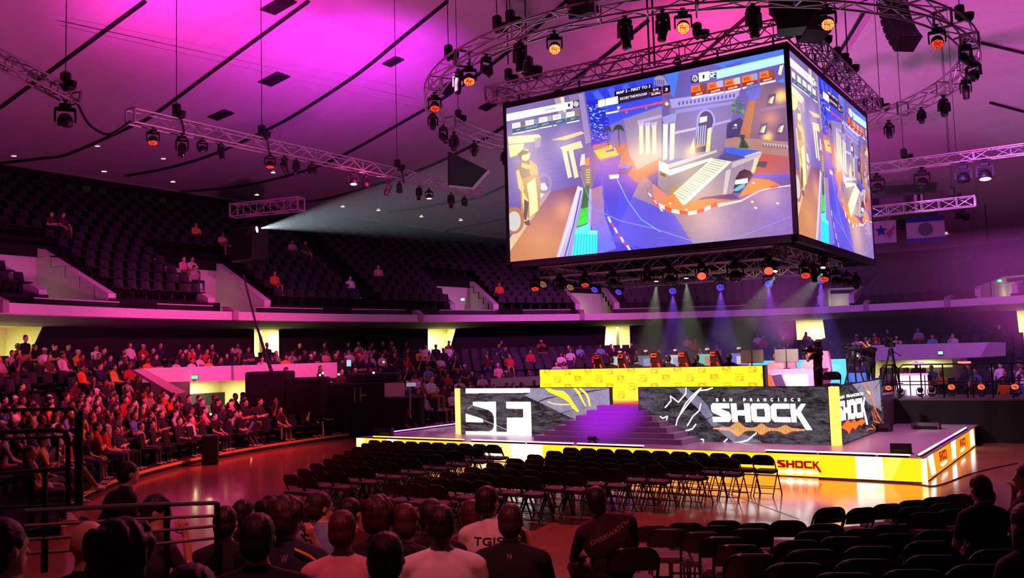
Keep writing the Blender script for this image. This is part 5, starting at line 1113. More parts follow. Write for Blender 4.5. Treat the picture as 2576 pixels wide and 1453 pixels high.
A, B = Vector(ony(2150, 530, 41)), Vector(ony(2453, 505, 41)); z = 8.62; A.z = B.z = z
truss('lighting_truss', 'short violet lit truss in front of the banners on the right', A, B, .40, .6)
P = Vector(ony(2396, 500, 41)); P.z = z+.2; motor(P, 'black hoist on the short truss before the banners'); hang(P+Vector((0, 0, .4)), 'thin chain above the short truss before the banners')
spot('truss_light', (A.x+2, 38.5, 7.2), (B.x-1, 41, 8.6), (.75, .2, 1.), 900, 50, 1., .1)
P = dep(2478, 512, 46); o = MB().tube([(0, 0, 0), (0, 0, -6.0)], .03, 5).build('vertical_cable', M_CABLE, loc=P); tag(o, 'vertical black cable hanging at the right side', 'cable')
# --- far left: small truss and follow spot
A, B = dep(588, 530, 37), dep(757, 513, 36); truss('lighting_truss', 'small dim truss above the follow spot platform', A, B, .5, .55, M_ALUD)
t = thing('follow_spot', 'bright follow spot lamp shining from the dark left stand', 'follow spot', dep(645, 577, 42))
BD = (Vector(dep(1330, 470, 41))-Vector(dep(652, 574, 42))).normalized(); Mx = BD.to_track_quat('-Z', 'Y').to_matrix().to_4x4()
MB().lathe([(.08, .5), (.16, .48), (.18, .0), (.15, -.02)], 14, Mx).build('body', M_BLACK, t, True); MB().lathe([(.14, -.03), (.02, -.05)], 14, Mx).build('lens', glow('follow_lens', (.9, .95, 1.), 40., False), t)
MB().tube([(0, 0, -.1), (0, 0, -1.0)], .04, 6).build('stand', M_BLACK, t)
P = Vector(dep(628, 590, 43)); tag(MB().rbox(P-Vector((0, 0, .5)), (1.6, 1.0, 1.6), .05).build('spot_platform', M_BLACK), 'black box platform under the follow spot', 'platform')
# --- speaker arrays
def array(P, yaw, n, label, s=1., curve=.1):
    t = thing('speaker_array', label, 'loudspeaker', P, yaw); t.scale = (s, s, s); z, y, a = 0, 0, 0
    for k in range(n):
        mb = MB(); T = Matrix.Rotation(a, 3, 'X'); c = Vector((0, y, z))+T@Vector((0, 0, -.13))
        mb.hexa([c+T@Vector(p) for p in [(-.36, -.28, -.12), (.36, -.28, -.12), (.30, .25, -.10), (-.30, .25, -.10), (-.36, -.28, .12), (.36, -.28, .12), (.30, .25, .10), (-.30, .25, .10)]]); mb.build('cabinet', M_BLACK, t)
        y += math.sin(a)*.26; z -= math.cos(a)*.26; a += curve
    MB().bbox(-.3, .3, -.25, .25, .0, .08).build('flying_frame', M_BLACKMET, t); return t
array(dep(2240, -22, 25), .75, 8, 'curved black speaker array hanging at the upper right', .92, -.10); array(dep(1466, -30, 22), -.2, 3, 'black speaker at the top edge above the ring truss', .9); array(dep(1985, 8, 22.5), .4, 3, 'black speaker cluster over the screen corner, left one', 1.0, -.05); array(dep(2030, 5, 23.2), .9, 4, 'black speaker cluster over the screen corner, right one', 1.0, -.12)
# --- dark hanging panel near the truss end
q = [dep(1131, 381, 31), dep(1228, 429, 33.), dep(1188, 474, 32.4), dep(1131, 468, 31.)]; q = [Vector(p) for p in q]; n = (q[1]-q[0]).cross(q[3]-q[0]).normalized()*.08
t = thing('projection_screen', 'dark slanted panel with pale edge hanging by the truss end', 'panel', q[0]); MB().prism([p-q[0] for p in q], n).build('panel', mat('panel_black', '#120e14', .8), t)
fm = MB(); fm.bar(q[1]-q[0], q[2]-q[0], .12, .12); fm.bar(q[2]-q[0], q[3]-q[0], .07, .07); fm.build('edge_strip', mat('panel_edge', '#b0a4ac', .6), t)
# --- banners and score board under the right rim
BD_ = 57.
def flag(name, label, cat, px, py, w, h, build, D=BD_, yaw=None):
    D = min(D, ((ceil_hit(px, py-h*.75)-Vector(CAMP)).dot(Vector(FW)))*.95); P = Vector(dep(px, py, D)); t = thing(name, label, cat, P, face(P, TOCAM) if yaw is None else yaw); sc = D/FPX; build(t, w*sc, h*sc); return t
M_BANW = mat('banner_white', '#d8d0dc', .8); M_BANB = mat('banner_blue', '#3040a8', .8); M_BANR = mat('banner_red', '#c06080', .8)
def b1(t, w, h):
    mb = MB(); mb.grid([[(w*(-.5+k/8), .06*math.sin(k*1.3), z) for k in range(9)] for z in (h/2, -h/2)]); mb.build('cloth', M_BANW, t)
    st = [(w*(-.12)+w*.26*(1 if i % 2 == 0 else .45)*math.sin(2*PI*i/10), -.09, h*.05+h*.28*(1 if i % 2 == 0 else .45)*math.cos(2*PI*i/10)) for i in range(10)]; MB().prism(st, (0, .01, 0)).build('star', M_BANB, t); MB().prism([(w*.05, -.09, -.1*h), (w*.45, -.09, .25*h), (w*.4, -.09, .05*h), (w*.2, -.09, -.3*h)], (0, .01, 0)).build('swoosh', M_BANR, t)
def b2(t, w, h):
    mb = MB(); mb.grid([[(w*(-.5+k/8), .05*math.sin(k*1.1), z) for k in range(9)] for z in (h/2, -h/2)]); mb.build('cloth', M_BANW, t)
    MB().bbox(-w/2, w/2, -.09, -.07, h*.32, h*.52).build('top_band', M_BANB, t); MB().bbox(-w/2, w/2, -.09, -.07, -h*.52, -h*.34).build('bottom_band', M_BANB, t)
    MB().lathe([(h*.27, 0), (h*.27, .02)], 24, Matrix.Translation((0, -.07, 0))@Matrix.Rotation(PI/2, 4, 'X')).build('round_emblem', mat('emblem_grey', '#7a7888', .7), t)
flag('banner', 'white banner with blue star hanging at the right', 'banner', 2224, 583, 56, 56, b1); flag('banner', 'white banner with blue bands and grey round emblem', 'banner', 2328, 577, 88, 62, b2)
def b3(t, w, h):
    MB().bbox(-w/2, w/2, 0, .3, -h/2, h/2).build('body', mat('board_grey', '#5c5664', .7), t)
    for x0, x1, c in ((-.48, -.40, '#2a2430'), (-.38, -.05, '#6a6472'), (-.02, .08, '#3a3442'), (.10, .22, '#d8d4dc'), (.14, .19, '#1a1620'), (.26, .48, '#6c6670')): MB().bbox(w*x0, w*x1, -.05, .0, -h*.4, h*.4).build('field', mat('board_'+c, c, .7), t)
flag('score_board', 'wide grey score board with dark fields above the banners', 'score board', 2282, 512, 165, 50, b3)
for i, (x, y) in enumerate(((2268, 560), (2430, 545), (2412, 542))): flag('small_speaker', 'small black speaker under the right rim, %s' % ('between the two banners', 'outer one right of the banners', 'inner one right of the banners')[i], 'loudspeaker', x, y, 16, 10, lambda t, w, h: (MB().rbox((0, 0, 0), (w, .35, h*1.6), .04).build('cabinet', M_BLACK, t), MB().lathe([(h*.5, 0), (h*.4, .03)], 12, Matrix.Translation((0, -.2, 0))@Matrix.Rotation(PI/2, 4, 'X')).build('grille', M_BLACKMET, t)))
# grey wall speakers / boxes on the dark upper wall
for i, (x, y) in enumerate(((112, 452), (984, 582), (1240, 618), (2308, 648))):
    a, z_ = ang(x, y, 1, row_s(NR)-.05); P = ell(a, 1, row_s(NR)-.15, z_); t = thing('wall_speaker', 'small grey speaker box on the dark upper wall, %s from the left' % ORD[i], 'loudspeaker', P, face(P, TOCAM)); MB().rbox((0, 0, 0), (.5, .3, .55), .04).build('cabinet', mat('grey_box', '#3c363e', .8), t); MB().bbox(-.2, .2, -.17, -.15, -.22, .22).build('grille', M_BLACKMET, t)
# --- haze lit by lamps
def haze(name, dens, col, aniso=.2):
    m = bpy.data.materials.new(name); m.use_nodes = True; nt = m.node_tree; nt.nodes.clear(); o = nt.nodes.new('ShaderNodeOutputMaterial'); v = nt.nodes.new('ShaderNodeVolumeScatter')
    v.inputs['Density'].default_value = dens; v.inputs['Color'].default_value = (*col, 1); v.inputs['Anisotropy'].default_value = aniso; nt.links.new(v.outputs[0], o.inputs['Volume']); return m
H_BACK = haze('back_haze', .013, (1, 1, 1)); tag(MB().bbox(-19, -1.5, 33.6, 46, 1.5, 6.6).build('stage_haze', H_BACK), 'thin violet haze hanging behind the stage', 'haze', None, 'stuff')
H_BEAM = haze('beam_haze', .05, (1, 1, 1)); H_SPOT = haze('spot_haze', .012, (1, 1, 1))
def beam(P, D, L, ang_, color, power, hz, label, r0=.05):
    P = Vector(P); D = Vector(D).normalized(); spot('beam_light', P, P+D, color, power, ang_, .6, .03)
    Mx = Matrix.Translation(P)@D.to_track_quat('-Z', 'Y').to_matrix().to_4x4(); h = math.tan(math.radians(ang_/2))*1.05
    o = MB().lathe([(r0+L*h, -L), (r0, -.06)], 20, Mx).build('haze_beam', hz); return tag(o, label, 'haze', None, 'stuff')
beam(dep(654, 574, 41.8), BD, 20, 27, (.72, .86, 1.), 13000, H_SPOT, 'pale fan of light in the haze from the follow spot')
for i, (px, py) in enumerate(((1651, 709), (1726, 701), (1952, 684), (2072, 676))):
    P = ony(px, py+7, 26.75); d = ((-.12, 0, -1), (.03, 0, -1), (-.75, 0, -1), (-.95, 0, -1))[i]; beam(P, d, 2.6, 32, (.80, 1., .62), 420, H_BEAM, 'pale beam in the haze under the screen, %s from the left' % ORD[i])
for i, (px, py) in enumerate(((1692, 733), (1812, 724), (1934, 715), (2064, 706))):
    P = ony(px, py+6, 29.3); beam(P, (0, 0, -1), 3.0, 40, (.28, .10, 1.), 800, H_BEAM, 'violet beam in the haze behind the stage, %s from the left' % ORD[i])
# ================================================================== folding chairs
M_CHF = mat('chair_frame', '#161318', .32, .5); M_CHS = mat('chair_seat_pad', '#4c3c44', .75, bump=.1, scale=40); M_CHB = mat('chair_back_panel', '#141116', .45)
def chair_protos():
    t = thing('folding_chair', '', 'chair')
    for s in (-1, 1):
        MB().tube([(s*.215, .235, 0), (s*.215, .05, .36), (s*.213, -.06, .52)], .0125, 6).build('front_leg', M_CHF, t)
        MB().tube([(s*.185, -.24, 0), (s*.185, .02, .33), (s*.185, .13, .44)], .0115, 6).build('rear_leg', M_CHF, t)
    pts = [(-.213, -.06, .52), (-.213, -.13, .64)]+[(-.213+.125*(1-math.cos(a)), -.13-.068*math.sin(a), .64+.128*math.sin(a)) for a in np.linspace(.2, PI/2, 7)]
    pts = pts+[(-x, y, z) for x, y, z in reversed(pts)]; MB().tube(pts, .0135, 6).build('back_frame', M_CHF, t)
    mb = MB(); R = []
    for u in np.linspace(-1, 1, 13):
        zt = .765-.125*(1-math.sqrt(max(0, 1-(max(0, abs(u)-.36)/.66)**2))); b = .02*(1-u*u); f = (zt-.575)/.19
        R.append([(u*.203, -.112-b, .575), (u*.203, -.112-.03*f-b, .575+.063*f), (u*.203, -.112-.058*f-b*.8, .575+.126*f), (u*.203, -.112-.086*f-b*.6, zt)])
    mb.grid(R); mb.grid([[(x, y-.014, z) for x, y, z in r] for r in R][::-1]); L = [r[0] for r in R]; L2 = [r[-1] for r in R]
    for l in (L, L2): mb.grid([l, [(x, y-.014, z) for x, y, z in l]])
    for r in (R[0], R[-1]): mb.grid([r, [(x, y-.014, z) for x, y, z in r]])
    mb.build('backrest', M_CHB, t)
    mb = MB(); w = [(-.19, -.19), (.19, -.19), (.205, .10), (.18, .19), (-.18, .19), (-.205, .10)]; P0 = [(x, y, .425+.02*(y+.19)) for x, y in w]
    mb.prism(P0, (0, 0, .02)); mb.build('seat', M_CHS, t)
    mb = MB(); mb.prism([(x*.97, y*.97, .445+.02*(y+.19)) for x, y in w], (0, 0, .022)); mb.prism([(x*.86, y*.86, .467+.02*(y+.19)) for x, y in w], (0, 0, .010)); mb.build('seat_pad', M_CHS, t)
    MB().tube([(-.215, .185, .10), (.215, .185, .10)], .008, 5).build('crossbar', M_CHF, t); MB().tube([(-.185, -.195, .058), (.185, -.195, .058)], .008, 5).build('crossbar', M_CHF, t); MB().tube([(-.185, -.10, .18), (.185, -.10, .18)], .008, 5).build('crossbar', M_CHF, t)
    return t
CH0 = chair_protos(); _chused = [False]
def chair(x, y, rz, label, group=None, z=0.):
    if not _chused[0]: _chused[0] = True; o = CH0; o.location = (x, y, z); o.rotation_euler = (0, 0, rz); tag(o, label, None, group); return o
    return dup(CH0, (x, y, z), (0, 0, rz), label, group)
for r in range(9):
    y = 17.0-.715*r
    nb = 11-r; xe = -5.71-.42*r
    for i in range(nb):
        chair(xe-.42*i+random.uniform(-.012, .012), y+random.uniform(-.02, .02)+.09, random.uniform(-.05, .05), 'folding chair, %s from right end of %s row, block right of aisle' % (ORD[i], ORD[r]))
    nl = 10-r; xs = -11.93
    for i in range(nl if r < 8 else 2):
        chair(xs-.408*i+random.uniform(-.012, .012), y+random.uniform(-.02, .02)+.09, random.uniform(-.05, .05), 'folding chair, %s from aisle in %s row, block left of aisle' % (ORD[i], ORD[r]))
# chairs at the lower right of the picture, on low risers
FGC = [(2091, 1278), (2169, 1279), (2235, 1269), (2296, 1260), (2357, 1252), (2409, 1245), (2475, 1236), (2235, 1286), (2300, 1277), (2379, 1268), (1728, 1316), (1824, 1311), (1897, 1318), (1983, 1311), (2077, 1320), (2178, 1332), (2243, 1322), (2335, 1291), (2400, 1283),
       (1642, 1324), (1682, 1333), (1797, 1324), (1890, 1332), (1979, 1324), (1766, 1341), (1875, 1331), (1936, 1344), (2055, 1339), (2256, 1345), (2365, 1337), (2440, 1328), (1822, 1353), (1937, 1345), (2006, 1362), (2126, 1353), (2501, 1300), (2470, 1345), (1859, 1373), (1999, 1364), (2044, 1386), (2194, 1378), (2338, 1364), (2501, 1356), (1895, 1397), (2001, 1421), (2180, 1411), (2352, 1400), (2515, 1386), (2130, 1446), (2300, 1438), (2470, 1425), (1905, 1437)]
RIS = 0
def lift(py): return .0 if py < 1326 else .15 if py < 1346 else .30 if py < 1376 else .45 if py < 1404 else .60
placed = []
for px, py in FGC:
    z = lift(py); P = onz(px, py, z+.765); row0 = py < 1290 and px > 2080
    if any((P[0]-q[0])**2+(P[1]-q[1])**2 < .33**2 for q in placed): continue
    placed.append((P[0], P[1], z, row0, px, py))
placed.sort(key=lambda q: (q[2], q[4])); cnt = {}
NMR = {0.: 'on the floor', .15: 'on the first low riser', .30: 'on the second low riser', .45: 'on the third low riser', .60: 'on the topmost low riser'}
for x, y, z, row0, px, py in placed:
    k = (z, row0); cnt[k] = cnt.get(k, 0)+1; n = cnt[k]-1
    rz = .78 if row0 else .46
    fx, fy = -math.sin(rz)*.2, math.cos(rz)*.2
    chair(x+fx, y+fy, rz+random.uniform(-.06, .06), 'dark folding chair %s, %s from left%s, lower right' % (NMR[z], ORD[n] if n < 20 else 'last', ' in front row' if row0 else ''), None, z)
# low risers the chairs at the lower right stand on
vx, vy = math.sin(.46), -math.cos(.46)      # away from the stage
ax, ay = math.cos(.46), math.sin(.46)
for i, z in enumerate((.15, .30, .45, .60)):
    S = [q for q in placed if abs(q[2]-z) < .01]
    s0 = min(q[0]*vx+q[1]*vy for q in S)-.56; s1 = s0+9.-i
    c = [(s0, 1.5), (s0, 9.5), (s1, 9.5), (s1, 1.5)]
    P = [(vx*s+ax*a, vy*s+ay*a, .002) for s, a in ((s0, .9), (s0, 11), (s0+4, 11), (s0+4, .9))]
    struct(MB().prism([(x_, y_, .15*i+.002) for x_, y_, _ in P], (0, 0, .146)).build('floor_riser_%d' % (i+1), mat('riser_dark', '#2c2226', .8)))
# blue plastic seats of the stands ----------------------------------
def seat_mesh():
    mb = MB(); R = [[(u*.22, -.02-.03*(1-u*u), .42), (u*.22, -.06-.03*(1-u*u), .62), (u*.20, -.10-.03*(1-u*u), .84)] for u in np.linspace(-1, 1, 4)]
    mb.grid(R); mb.grid([[(x, y-.03, z) for x, y, z in r] for r in R][::-1]); mb.grid([[r[-1] for r in R], [(r[-1][0], r[-1][1]-.03, r[-1][2]) for r in R]])
    mb.box((0, .18, .43), (.43, .40, .05)); mb.box((0, -.04, .21), (.06, .08, .42)); return mb.mesh('stadium_seat', M_SEAT)
SM = seat_mesh(); SV = np.array([v.co[:] for v in SM.vertices]); SF = [tuple(p.vertices) for p in SM.polygons]
cand = []
for k in range(NR):
    t = row_s(k)+.35; n = int((TH1-TH0)*(EA+EB)/2/.56*1.05)
    for i in range(n):
        th = TH0+(TH1-TH0)*(i+.5)/n
        if k < 6 and any(a-.012 < th < b+.012 for a, b in VR): continue
        if (i % 26) in (0, 1): continue
        P = ell(th, 1, t, row_z(k+1, th)); q = proj(P)
        if not (-40 < q[0] < 2620): continue
        cand.append(((P-Vector(CAMP)).length, P, 'u', k))
for k, s in enumerate(BROWS):
    n = int((BT1-BT0)*(EA+EB)/2*s/.56)
    for i in range(n):
        th = BT0+(BT1-BT0)*(i+.5)/n; P = ell(th, s, .38, bowl_z(s+.006)); q = proj(P)
        if not (-40 < q[0] < 2620) or (7 <= k <= 8 and (340 < q[0] < 860 or 2180 < q[0] < 2540)) or (4 <= k <= 8 and (460 < q[0] < 660 or 2180 < q[0] < 2420)): continue
        if (i % 24) in (0, 1): continue
        cand.append(((P-Vector(CAMP)).length, P, 'l', k))
cand.sort(key=lambda c: c[0]); SEATROT = lambda P: math.atan2(EY-P[1], EX-P[0])-PI/2
for d, P, w, k in cand[:300]:
    o = link(SM, 'stadium_seat', None, P, (0, 0, SEATROT(P)))
    nm = 'dark blue stadium seat, %s row of the %s' % (ORD[k], 'lower stand' if w == 'l' else 'upper deck'); tag(o, nm, 'seat', nm.replace('seat,', 'seats,'))
for w, lab in (('u', 'dark blue seats of the upper deck in long rows'), ('l', 'dark blue seats further back in the lower stand')):
    L = [c for c in cand[300:] if c[2] == w]
    if not L: continue
    V = []; F = []
    for j, (_, P, _, k) in enumerate(L):
        a = SEATROT(P); c, s = math.cos(a), math.sin(a); R = np.array([[c, -s, 0], [s, c, 0], [0, 0, 1]]); V.append(SV@R.T+np.array(P)); F += [tuple(i+j*len(SV) for i in f) for f in SF]
    me = bpy.data.meshes.new('stadium_seats'); me.from_pydata(np.vstack(V).tolist(), [], F); me.materials.append(M_SEAT); tag(link(me, 'stadium_seats'), lab, 'seats', None, 'stuff')
# ================================================================== people
SKIN = [mat('skin_light', '#d8a88c', .55), mat('skin_tan', '#b98462', .55), mat('skin_brown', '#8a5a3e', .55)]
HAIR = [mat('hair_black', '#120d0c', .6), mat('hair_brown', '#2e1c12', .6), mat('hair_auburn', '#3c1a0e', .6)]
TOPS = {n: mat('top_'+n.replace(' ', '_'), c, .85, bump=.1, scale=30) for n, c in (('black', '#121114'), ('dark grey', '#2c2a2e'), ('white', '#dcd8d8'), ('light grey', '#a09a9c'), ('red', '#b82c28'), ('orange', '#e06a24'), ('navy', '#1c2240'), ('blue', '#4a6aa8'), ('maroon', '#4a161e'), ('dark maroon', '#2a1016'), ('pink', '#d090a0'), ('light blue', '#7aa0c8'), ('tan', '#a88860'), ('olive', '#4c4a2c'), ('yellow', '#d8b040'))}
PANTS = [mat('pants_black', '#141318', .85), mat('pants_denim', '#2a3450', .85), mat('pants_grey', '#4a464c', .85), mat('pants_tan', '#9a7a54', .85)]
SHOE = mat('shoe_white', '#cfc8c8', .6); SHOEB = mat('shoe_black', '#141216', .6)
class Body:
    def __init__(s): s.mb = MB(); s.pr = []; s.extra = MB(); s.xl = []
    def cap(s, a, b, ra, rb, lab):
        a, b = Vector(a), Vector(b); d = b-a; L = d.length or 1e-4; M = Matrix.Translation(a)@d.to_track_quat('Z', 'Y').to_matrix().to_4x4()
        pf = [(ra*math.cos(t), ra*math.sin(t)) for t in (-1.4, -.8, -.3)]+[(rb*math.cos(t), L+rb*math.sin(t)) for t in (.3, .8, 1.4)]
        s.mb.lathe(pf, 10, M); s.pr.append((np.array(a), np.array(b), ra, rb, lab)); return s
    def ell(s, c, r, lab, rot=None):
        R = (rot or Matrix.Identity(3)).to_4x4(); M = Matrix.Translation(c)@R@Matrix.Diagonal((*r, 1)); s.mb.lathe([(math.cos(t), math.sin(t)) for t in np.linspace(-1.5, 1.5, 9)], 12, M)
        s.pr.append((np.array(c), np.array(r), np.array((rot or Matrix.Identity(3)).inverted()), None, lab)); return s
    def dist(s, P):
        D = []
        for a, b, c, d, lab in s.pr:
            if d is None: q = (P-a)@c.T; D.append((np.linalg.norm(q/b, axis=1)-1)*b.min())
            else:
                v = b-a; t = np.clip(((P-a)@v)/(v@v+1e-9), 0, 1); D.append(np.linalg.norm(P-a-t[:, None]*v, axis=1)-(c+(d-c)*t))
        return np.array(D)
    def mesh(s, name, mats, vox, smooth=3):
        me = s.mb.mesh(name, SKIN[0]); o = bpy.data.objects.new(name, me); COL.objects.link(o)
        r = o.modifiers.new('r', 'REMESH'); r.mode = 'VOXEL'; r.voxel_size = vox; sm = o.modifiers.new('s', 'SMOOTH'); sm.iterations = smooth; sm.factor = .5
        dg = bpy.context.evaluated_depsgraph_get(); n = bpy.data.meshes.new_from_object(o.evaluated_get(dg)); bpy.data.objects.remove(o); bpy.data.meshes.remove(me); n.name = name
        n.materials.clear(); labs = list(mats)
        for k in labs: n.materials.append(mats[k])
        C = np.zeros(len(n.polygons)*3); n.polygons.foreach_get('center', C); D = s.dist(C.reshape(-1, 3)); lab = [p[4] for p in s.pr]; mi = np.array([labs.index(l) for l in lab])[D.argmin(0)]
        n.polygons.foreach_set('material_index', mi.astype(np.int32)); n.polygons.foreach_set('use_smooth', np.ones(len(n.polygons), bool)); n.update()
        if s.extra.v:
            import bmesh
            bm = bmesh.new(); bm.from_mesh(n); e = s.extra.mesh('x', SKIN[0]); nf = len(bm.faces); bm.from_mesh(e); bm.faces.ensure_lookup_table()
            for f in bm.faces[nf:]: f.material_index = labs.index('skin'); f.smooth = True
            bm.to_mesh(n); bm.free(); bpy.data.meshes.remove(e)
        return n
def lerp(a, b, t): return tuple(a[i]+(b[i]-a[i])*t for i in range(3))
def hand(B, w, d, up, curl=.5, side=1, s=1., fine=True):
    """palm, four unequal bent fingers and a thumb leaving the side of the palm"""
    w, d, up = Vector(w), Vector(d).normalized(), Vector(up).normalized(); x = d.cross(up).normalized(); up = x.cross(d).normalized()
    B.cap(w, w+d*.075*s, .026*s, .034*s, 'skin')
    if not fine: B.cap(w+d*.07*s, w+d*.13*s-up*.03*curl*s, .026*s, .018*s, 'skin'); return
    for i, (o, L) in enumerate(((-.032, .062), (-.011, .075), (.011, .080), (.032, .070))):
        a = w+d*.075*s+x*o*s; b = a+(d*math.cos(curl*.6)-up*math.sin(curl*.6))*L*.5*s; c = b+(d*math.cos(curl*1.5)-up*math.sin(curl*1.5))*L*.5*s
        B.extra.tube([a-d*.02*s, a, b, c], [.0095*s, .0095*s, .009*s, .006*s], 7)
    a = w+d*.03*s+x*side*.028*s; b = a+(x*side*.7+d*.7-up*.2).normalized()*.035*s; c = b+(x*side*.25+d*.9-up*.35).normalized()*.03*s
    B.extra.tube([w+d*.015*s, a, b, c], [.012*s, .012*s, .0105*s, .007*s], 7)
def head(B, c, yaw=0., pitch=0., hair=True, s=1., long_hair=False, cap=None):
    R = (Matrix.Rotation(yaw, 3, 'Z')@Matrix.Rotation(pitch, 3, 'X')); c = Vector(c); f = lambda *p: tuple(c+R@(Vector(p)*s))
    sc = lambda *r: tuple(x*s for x in r)
    B.ell(f(0, 0, .025), sc(.074, .094, .095), 'skin', R); B.ell(f(0, .028, -.045), sc(.056, .062, .068), 'skin', R)
    B.cap(f(0, .088, .012), f(0, .108, -.018), .011*s, .015*s, 'skin'); B.cap(f(-.018, .088, -.052), f(.018, .088, -.052), .009*s, .009*s, 'skin'); B.ell(f(0, .075, -.088), sc(.025, .02, .018), 'skin', R); B.cap(f(-.035, .082, .034), f(.035, .082, .034), .011*s, .011*s, 'skin')
    for k in (-1, 1): B.ell(f(k*.077, -.005, 0), sc(.012, .022, .032), 'skin', R); B.ell(f(k*.03, .083, .016), sc(.013, .01, .008), 'eye' if False else 'skin', R)
    if hair:
        B.ell(f(0, -.020, .048), sc(.083, .098, .088), 'hair', R); B.ell(f(0, -.045, -.005), sc(.076, .07, .075), 'hair', R)
        if long_hair: B.ell(f(0, -.055, -.10), sc(.085, .06, .15), 'hair', R)
    if cap: B.ell(f(0, -.005, .062), sc(.084, .10, .07), cap, R); B.ell(f(0, .10, .055), sc(.06, .06, .012), cap, R)
    return R
def seated(B, lean=0., arms='lap', turn=0., pitch=0., seat=.46, slouch=0., legs='bent', long_sleeve=False, hair=True, long_hair=False, fine=False, w=1., headless=False, cap=None):
    sl = slouch; px = (0, .0, seat+.08); ch = (turn*.02, -.04-lean*.1-sl*.10, seat+.36); nb = (turn*.04, -.05-lean*.18-sl*.14, seat+.55); hd = (turn*.06, -.030-lean*.2-sl*.10, seat+.695)
    B.ell(px, (.175*w, .14, .12), 'bottom'); B.ell(lerp(px, ch, .45), (.165*w, .125, .17), 'top'); B.ell(ch, (.196*w, .125, .20), 'top'); B.cap((-.16*w, nb[1], nb[2]-.075), (.16*w, nb[1], nb[2]-.075), .068, .068, 'top'); B.cap((0, nb[1], nb[2]-.06), nb, .11, .068, 'top'); B.cap(nb, lerp(nb, hd, .6), .060, .055, 'skin')
    for s in (-1, 1): B.cap((s*.03, nb[1], nb[2]-.015), (s*.17*w, nb[1], nb[2]-.07), .055, .062, 'top')
    if not headless: head(B, hd, turn, pitch, hair, 1., long_hair, cap)
    for s in (-1, 1):
        sh = (s*.195*w, nb[1]+.0, nb[2]-.085)
        if arms == 'lap': el, wr, hd_ = (s*.238*w, ch[1]+.06, seat+.20), (s*.13, .20, seat+.155), (-s*.5, 1, -.15)
        elif arms == 'cross': el, wr, hd_ = (s*.25*w, ch[1]+.08, seat+.20), (-s*.07, ch[1]+.20, seat+.24+.03*s), (-s, .1, .1)
        elif arms == 'phone': el, wr, hd_ = (s*.22*w, ch[1]+.10, seat+.20), (s*.06, ch[1]+.30, seat+.33), (-s*.2, .6, .6)
        elif arms == 'chin' and s == 1: el, wr, hd_ = (s*.22*w, .22, seat+.20), (s*.09, hd[1]+.14, hd[2]-.16), (-.3, -.2, 1)
        elif arms == 'knees' or arms == 'chin': el, wr, hd_ = (s*.25*w, ch[1]+.18, seat+.22), (s*.13, .38, seat+.14), (0, 1, -.3)
        elif arms == 'up': el, wr, hd_ = (s*.30*w, ch[1]+.06, nb[2]+.10), (s*.12, ch[1]+.05, nb[2]+.34), (0, .2, 1)
        B.cap(sh, lerp(sh, el, .62), .058, .052, 'top'); B.cap(lerp(sh, el, .6), el, .046, .041, 'top' if long_sleeve else 'skin'); B.cap(el, wr, .042, .028, 'top' if long_sleeve else 'skin'); hand(B, wr, hd_, (0, -.3, 1), .9, -s, 1., fine)
        hip = (s*.095, .03, seat+.06); kn = (s*(.13 if legs != 'wide' else .22), .44, seat+.05); an = (s*(.13 if legs != 'wide' else .2), .46 if legs != 'out' else .72, .09)
        B.cap(hip, kn, .092, .064, 'bottom'); B.cap(kn, an, .06, .042, 'bottom'); B.cap((an[0], an[1]-.03, .045), (an[0]+s*.02, an[1]+.16, .035), .045, .036, 'shoe')
    return B
def standing(B, arms='down', long_sleeve=False, hair=True, fine=False, yaw=0., pitch=0., w=1., stride=0., long_hair=False, cap=None):
    px, ch, nb, hd = (0, 0, .95), (0, -.01, 1.24), (0, -.02, 1.44), (0, .0, 1.61)
    B.ell(px, (.165*w, .125, .14), 'bottom'); B.ell((0, 0, 1.09), (.155*w, .115, .16), 'top'); B.ell(ch, (.18*w, .118, .19), 'top'); B.cap((-.16*w, -.02, 1.375), (.16*w, -.02, 1.375), .066, .066, 'top'); B.cap((0, -.02, 1.39), nb, .09, .06, 'top'); B.cap(nb, lerp(nb, hd, .6), .055, .05, 'skin'); head(B, hd, yaw, pitch, hair, 1., long_hair, cap)
    for s in (-1, 1):
        sh = (s*.195*w, -.02, 1.365)
        if arms == 'down': el, wr, h = (s*.25*w, -.03, 1.10), (s*.24*w, .06, .86), (0, .2, -1)
        elif arms == 'camera': el, wr, h = (s*.24*w, .16, 1.18), (s*.10, .30, 1.46 if s > 0 else 1.40), (-s*.3, .5, .7)
        elif arms == 'over': el, wr, h = (s*.24*w, .16, 1.26 if s > 0 else 1.12), (s*.08, .36, 1.58 if s > 0 else 1.22), (0, .8, .4)
        elif arms == 'up': el, wr, h = (s*.30*w, .02, 1.52), (s*.14, .02, 1.76), (-s*.4, 0, 1)
        B.cap(sh, lerp(sh, el, .62), .056, .050, 'top'); B.cap(lerp(sh, el, .6), el, .045, .04, 'top' if long_sleeve else 'skin'); B.cap(el, wr, .041, .028, 'top' if long_sleeve else 'skin'); hand(B, wr, h, (0, -1, .1), .9, -s, 1., fine)
        kn = (s*.10, .02+s*stride*.1, .50); an = (s*.11, -.01+s*stride*.2, .09); B.cap((s*.09, 0, .90), kn, .092, .062, 'bottom'); B.cap(kn, an, .058, .042, 'bottom'); B.cap((an[0], an[1]-.04, .045), (an[0]+s*.02, an[1]+.16, .035), .045, .036, 'shoe')
    return B
STD = lambda top, pants, skin, hair, shoe: {'skin': skin, 'hair': hair, 'top': top, 'bottom': pants, 'shoe': shoe}
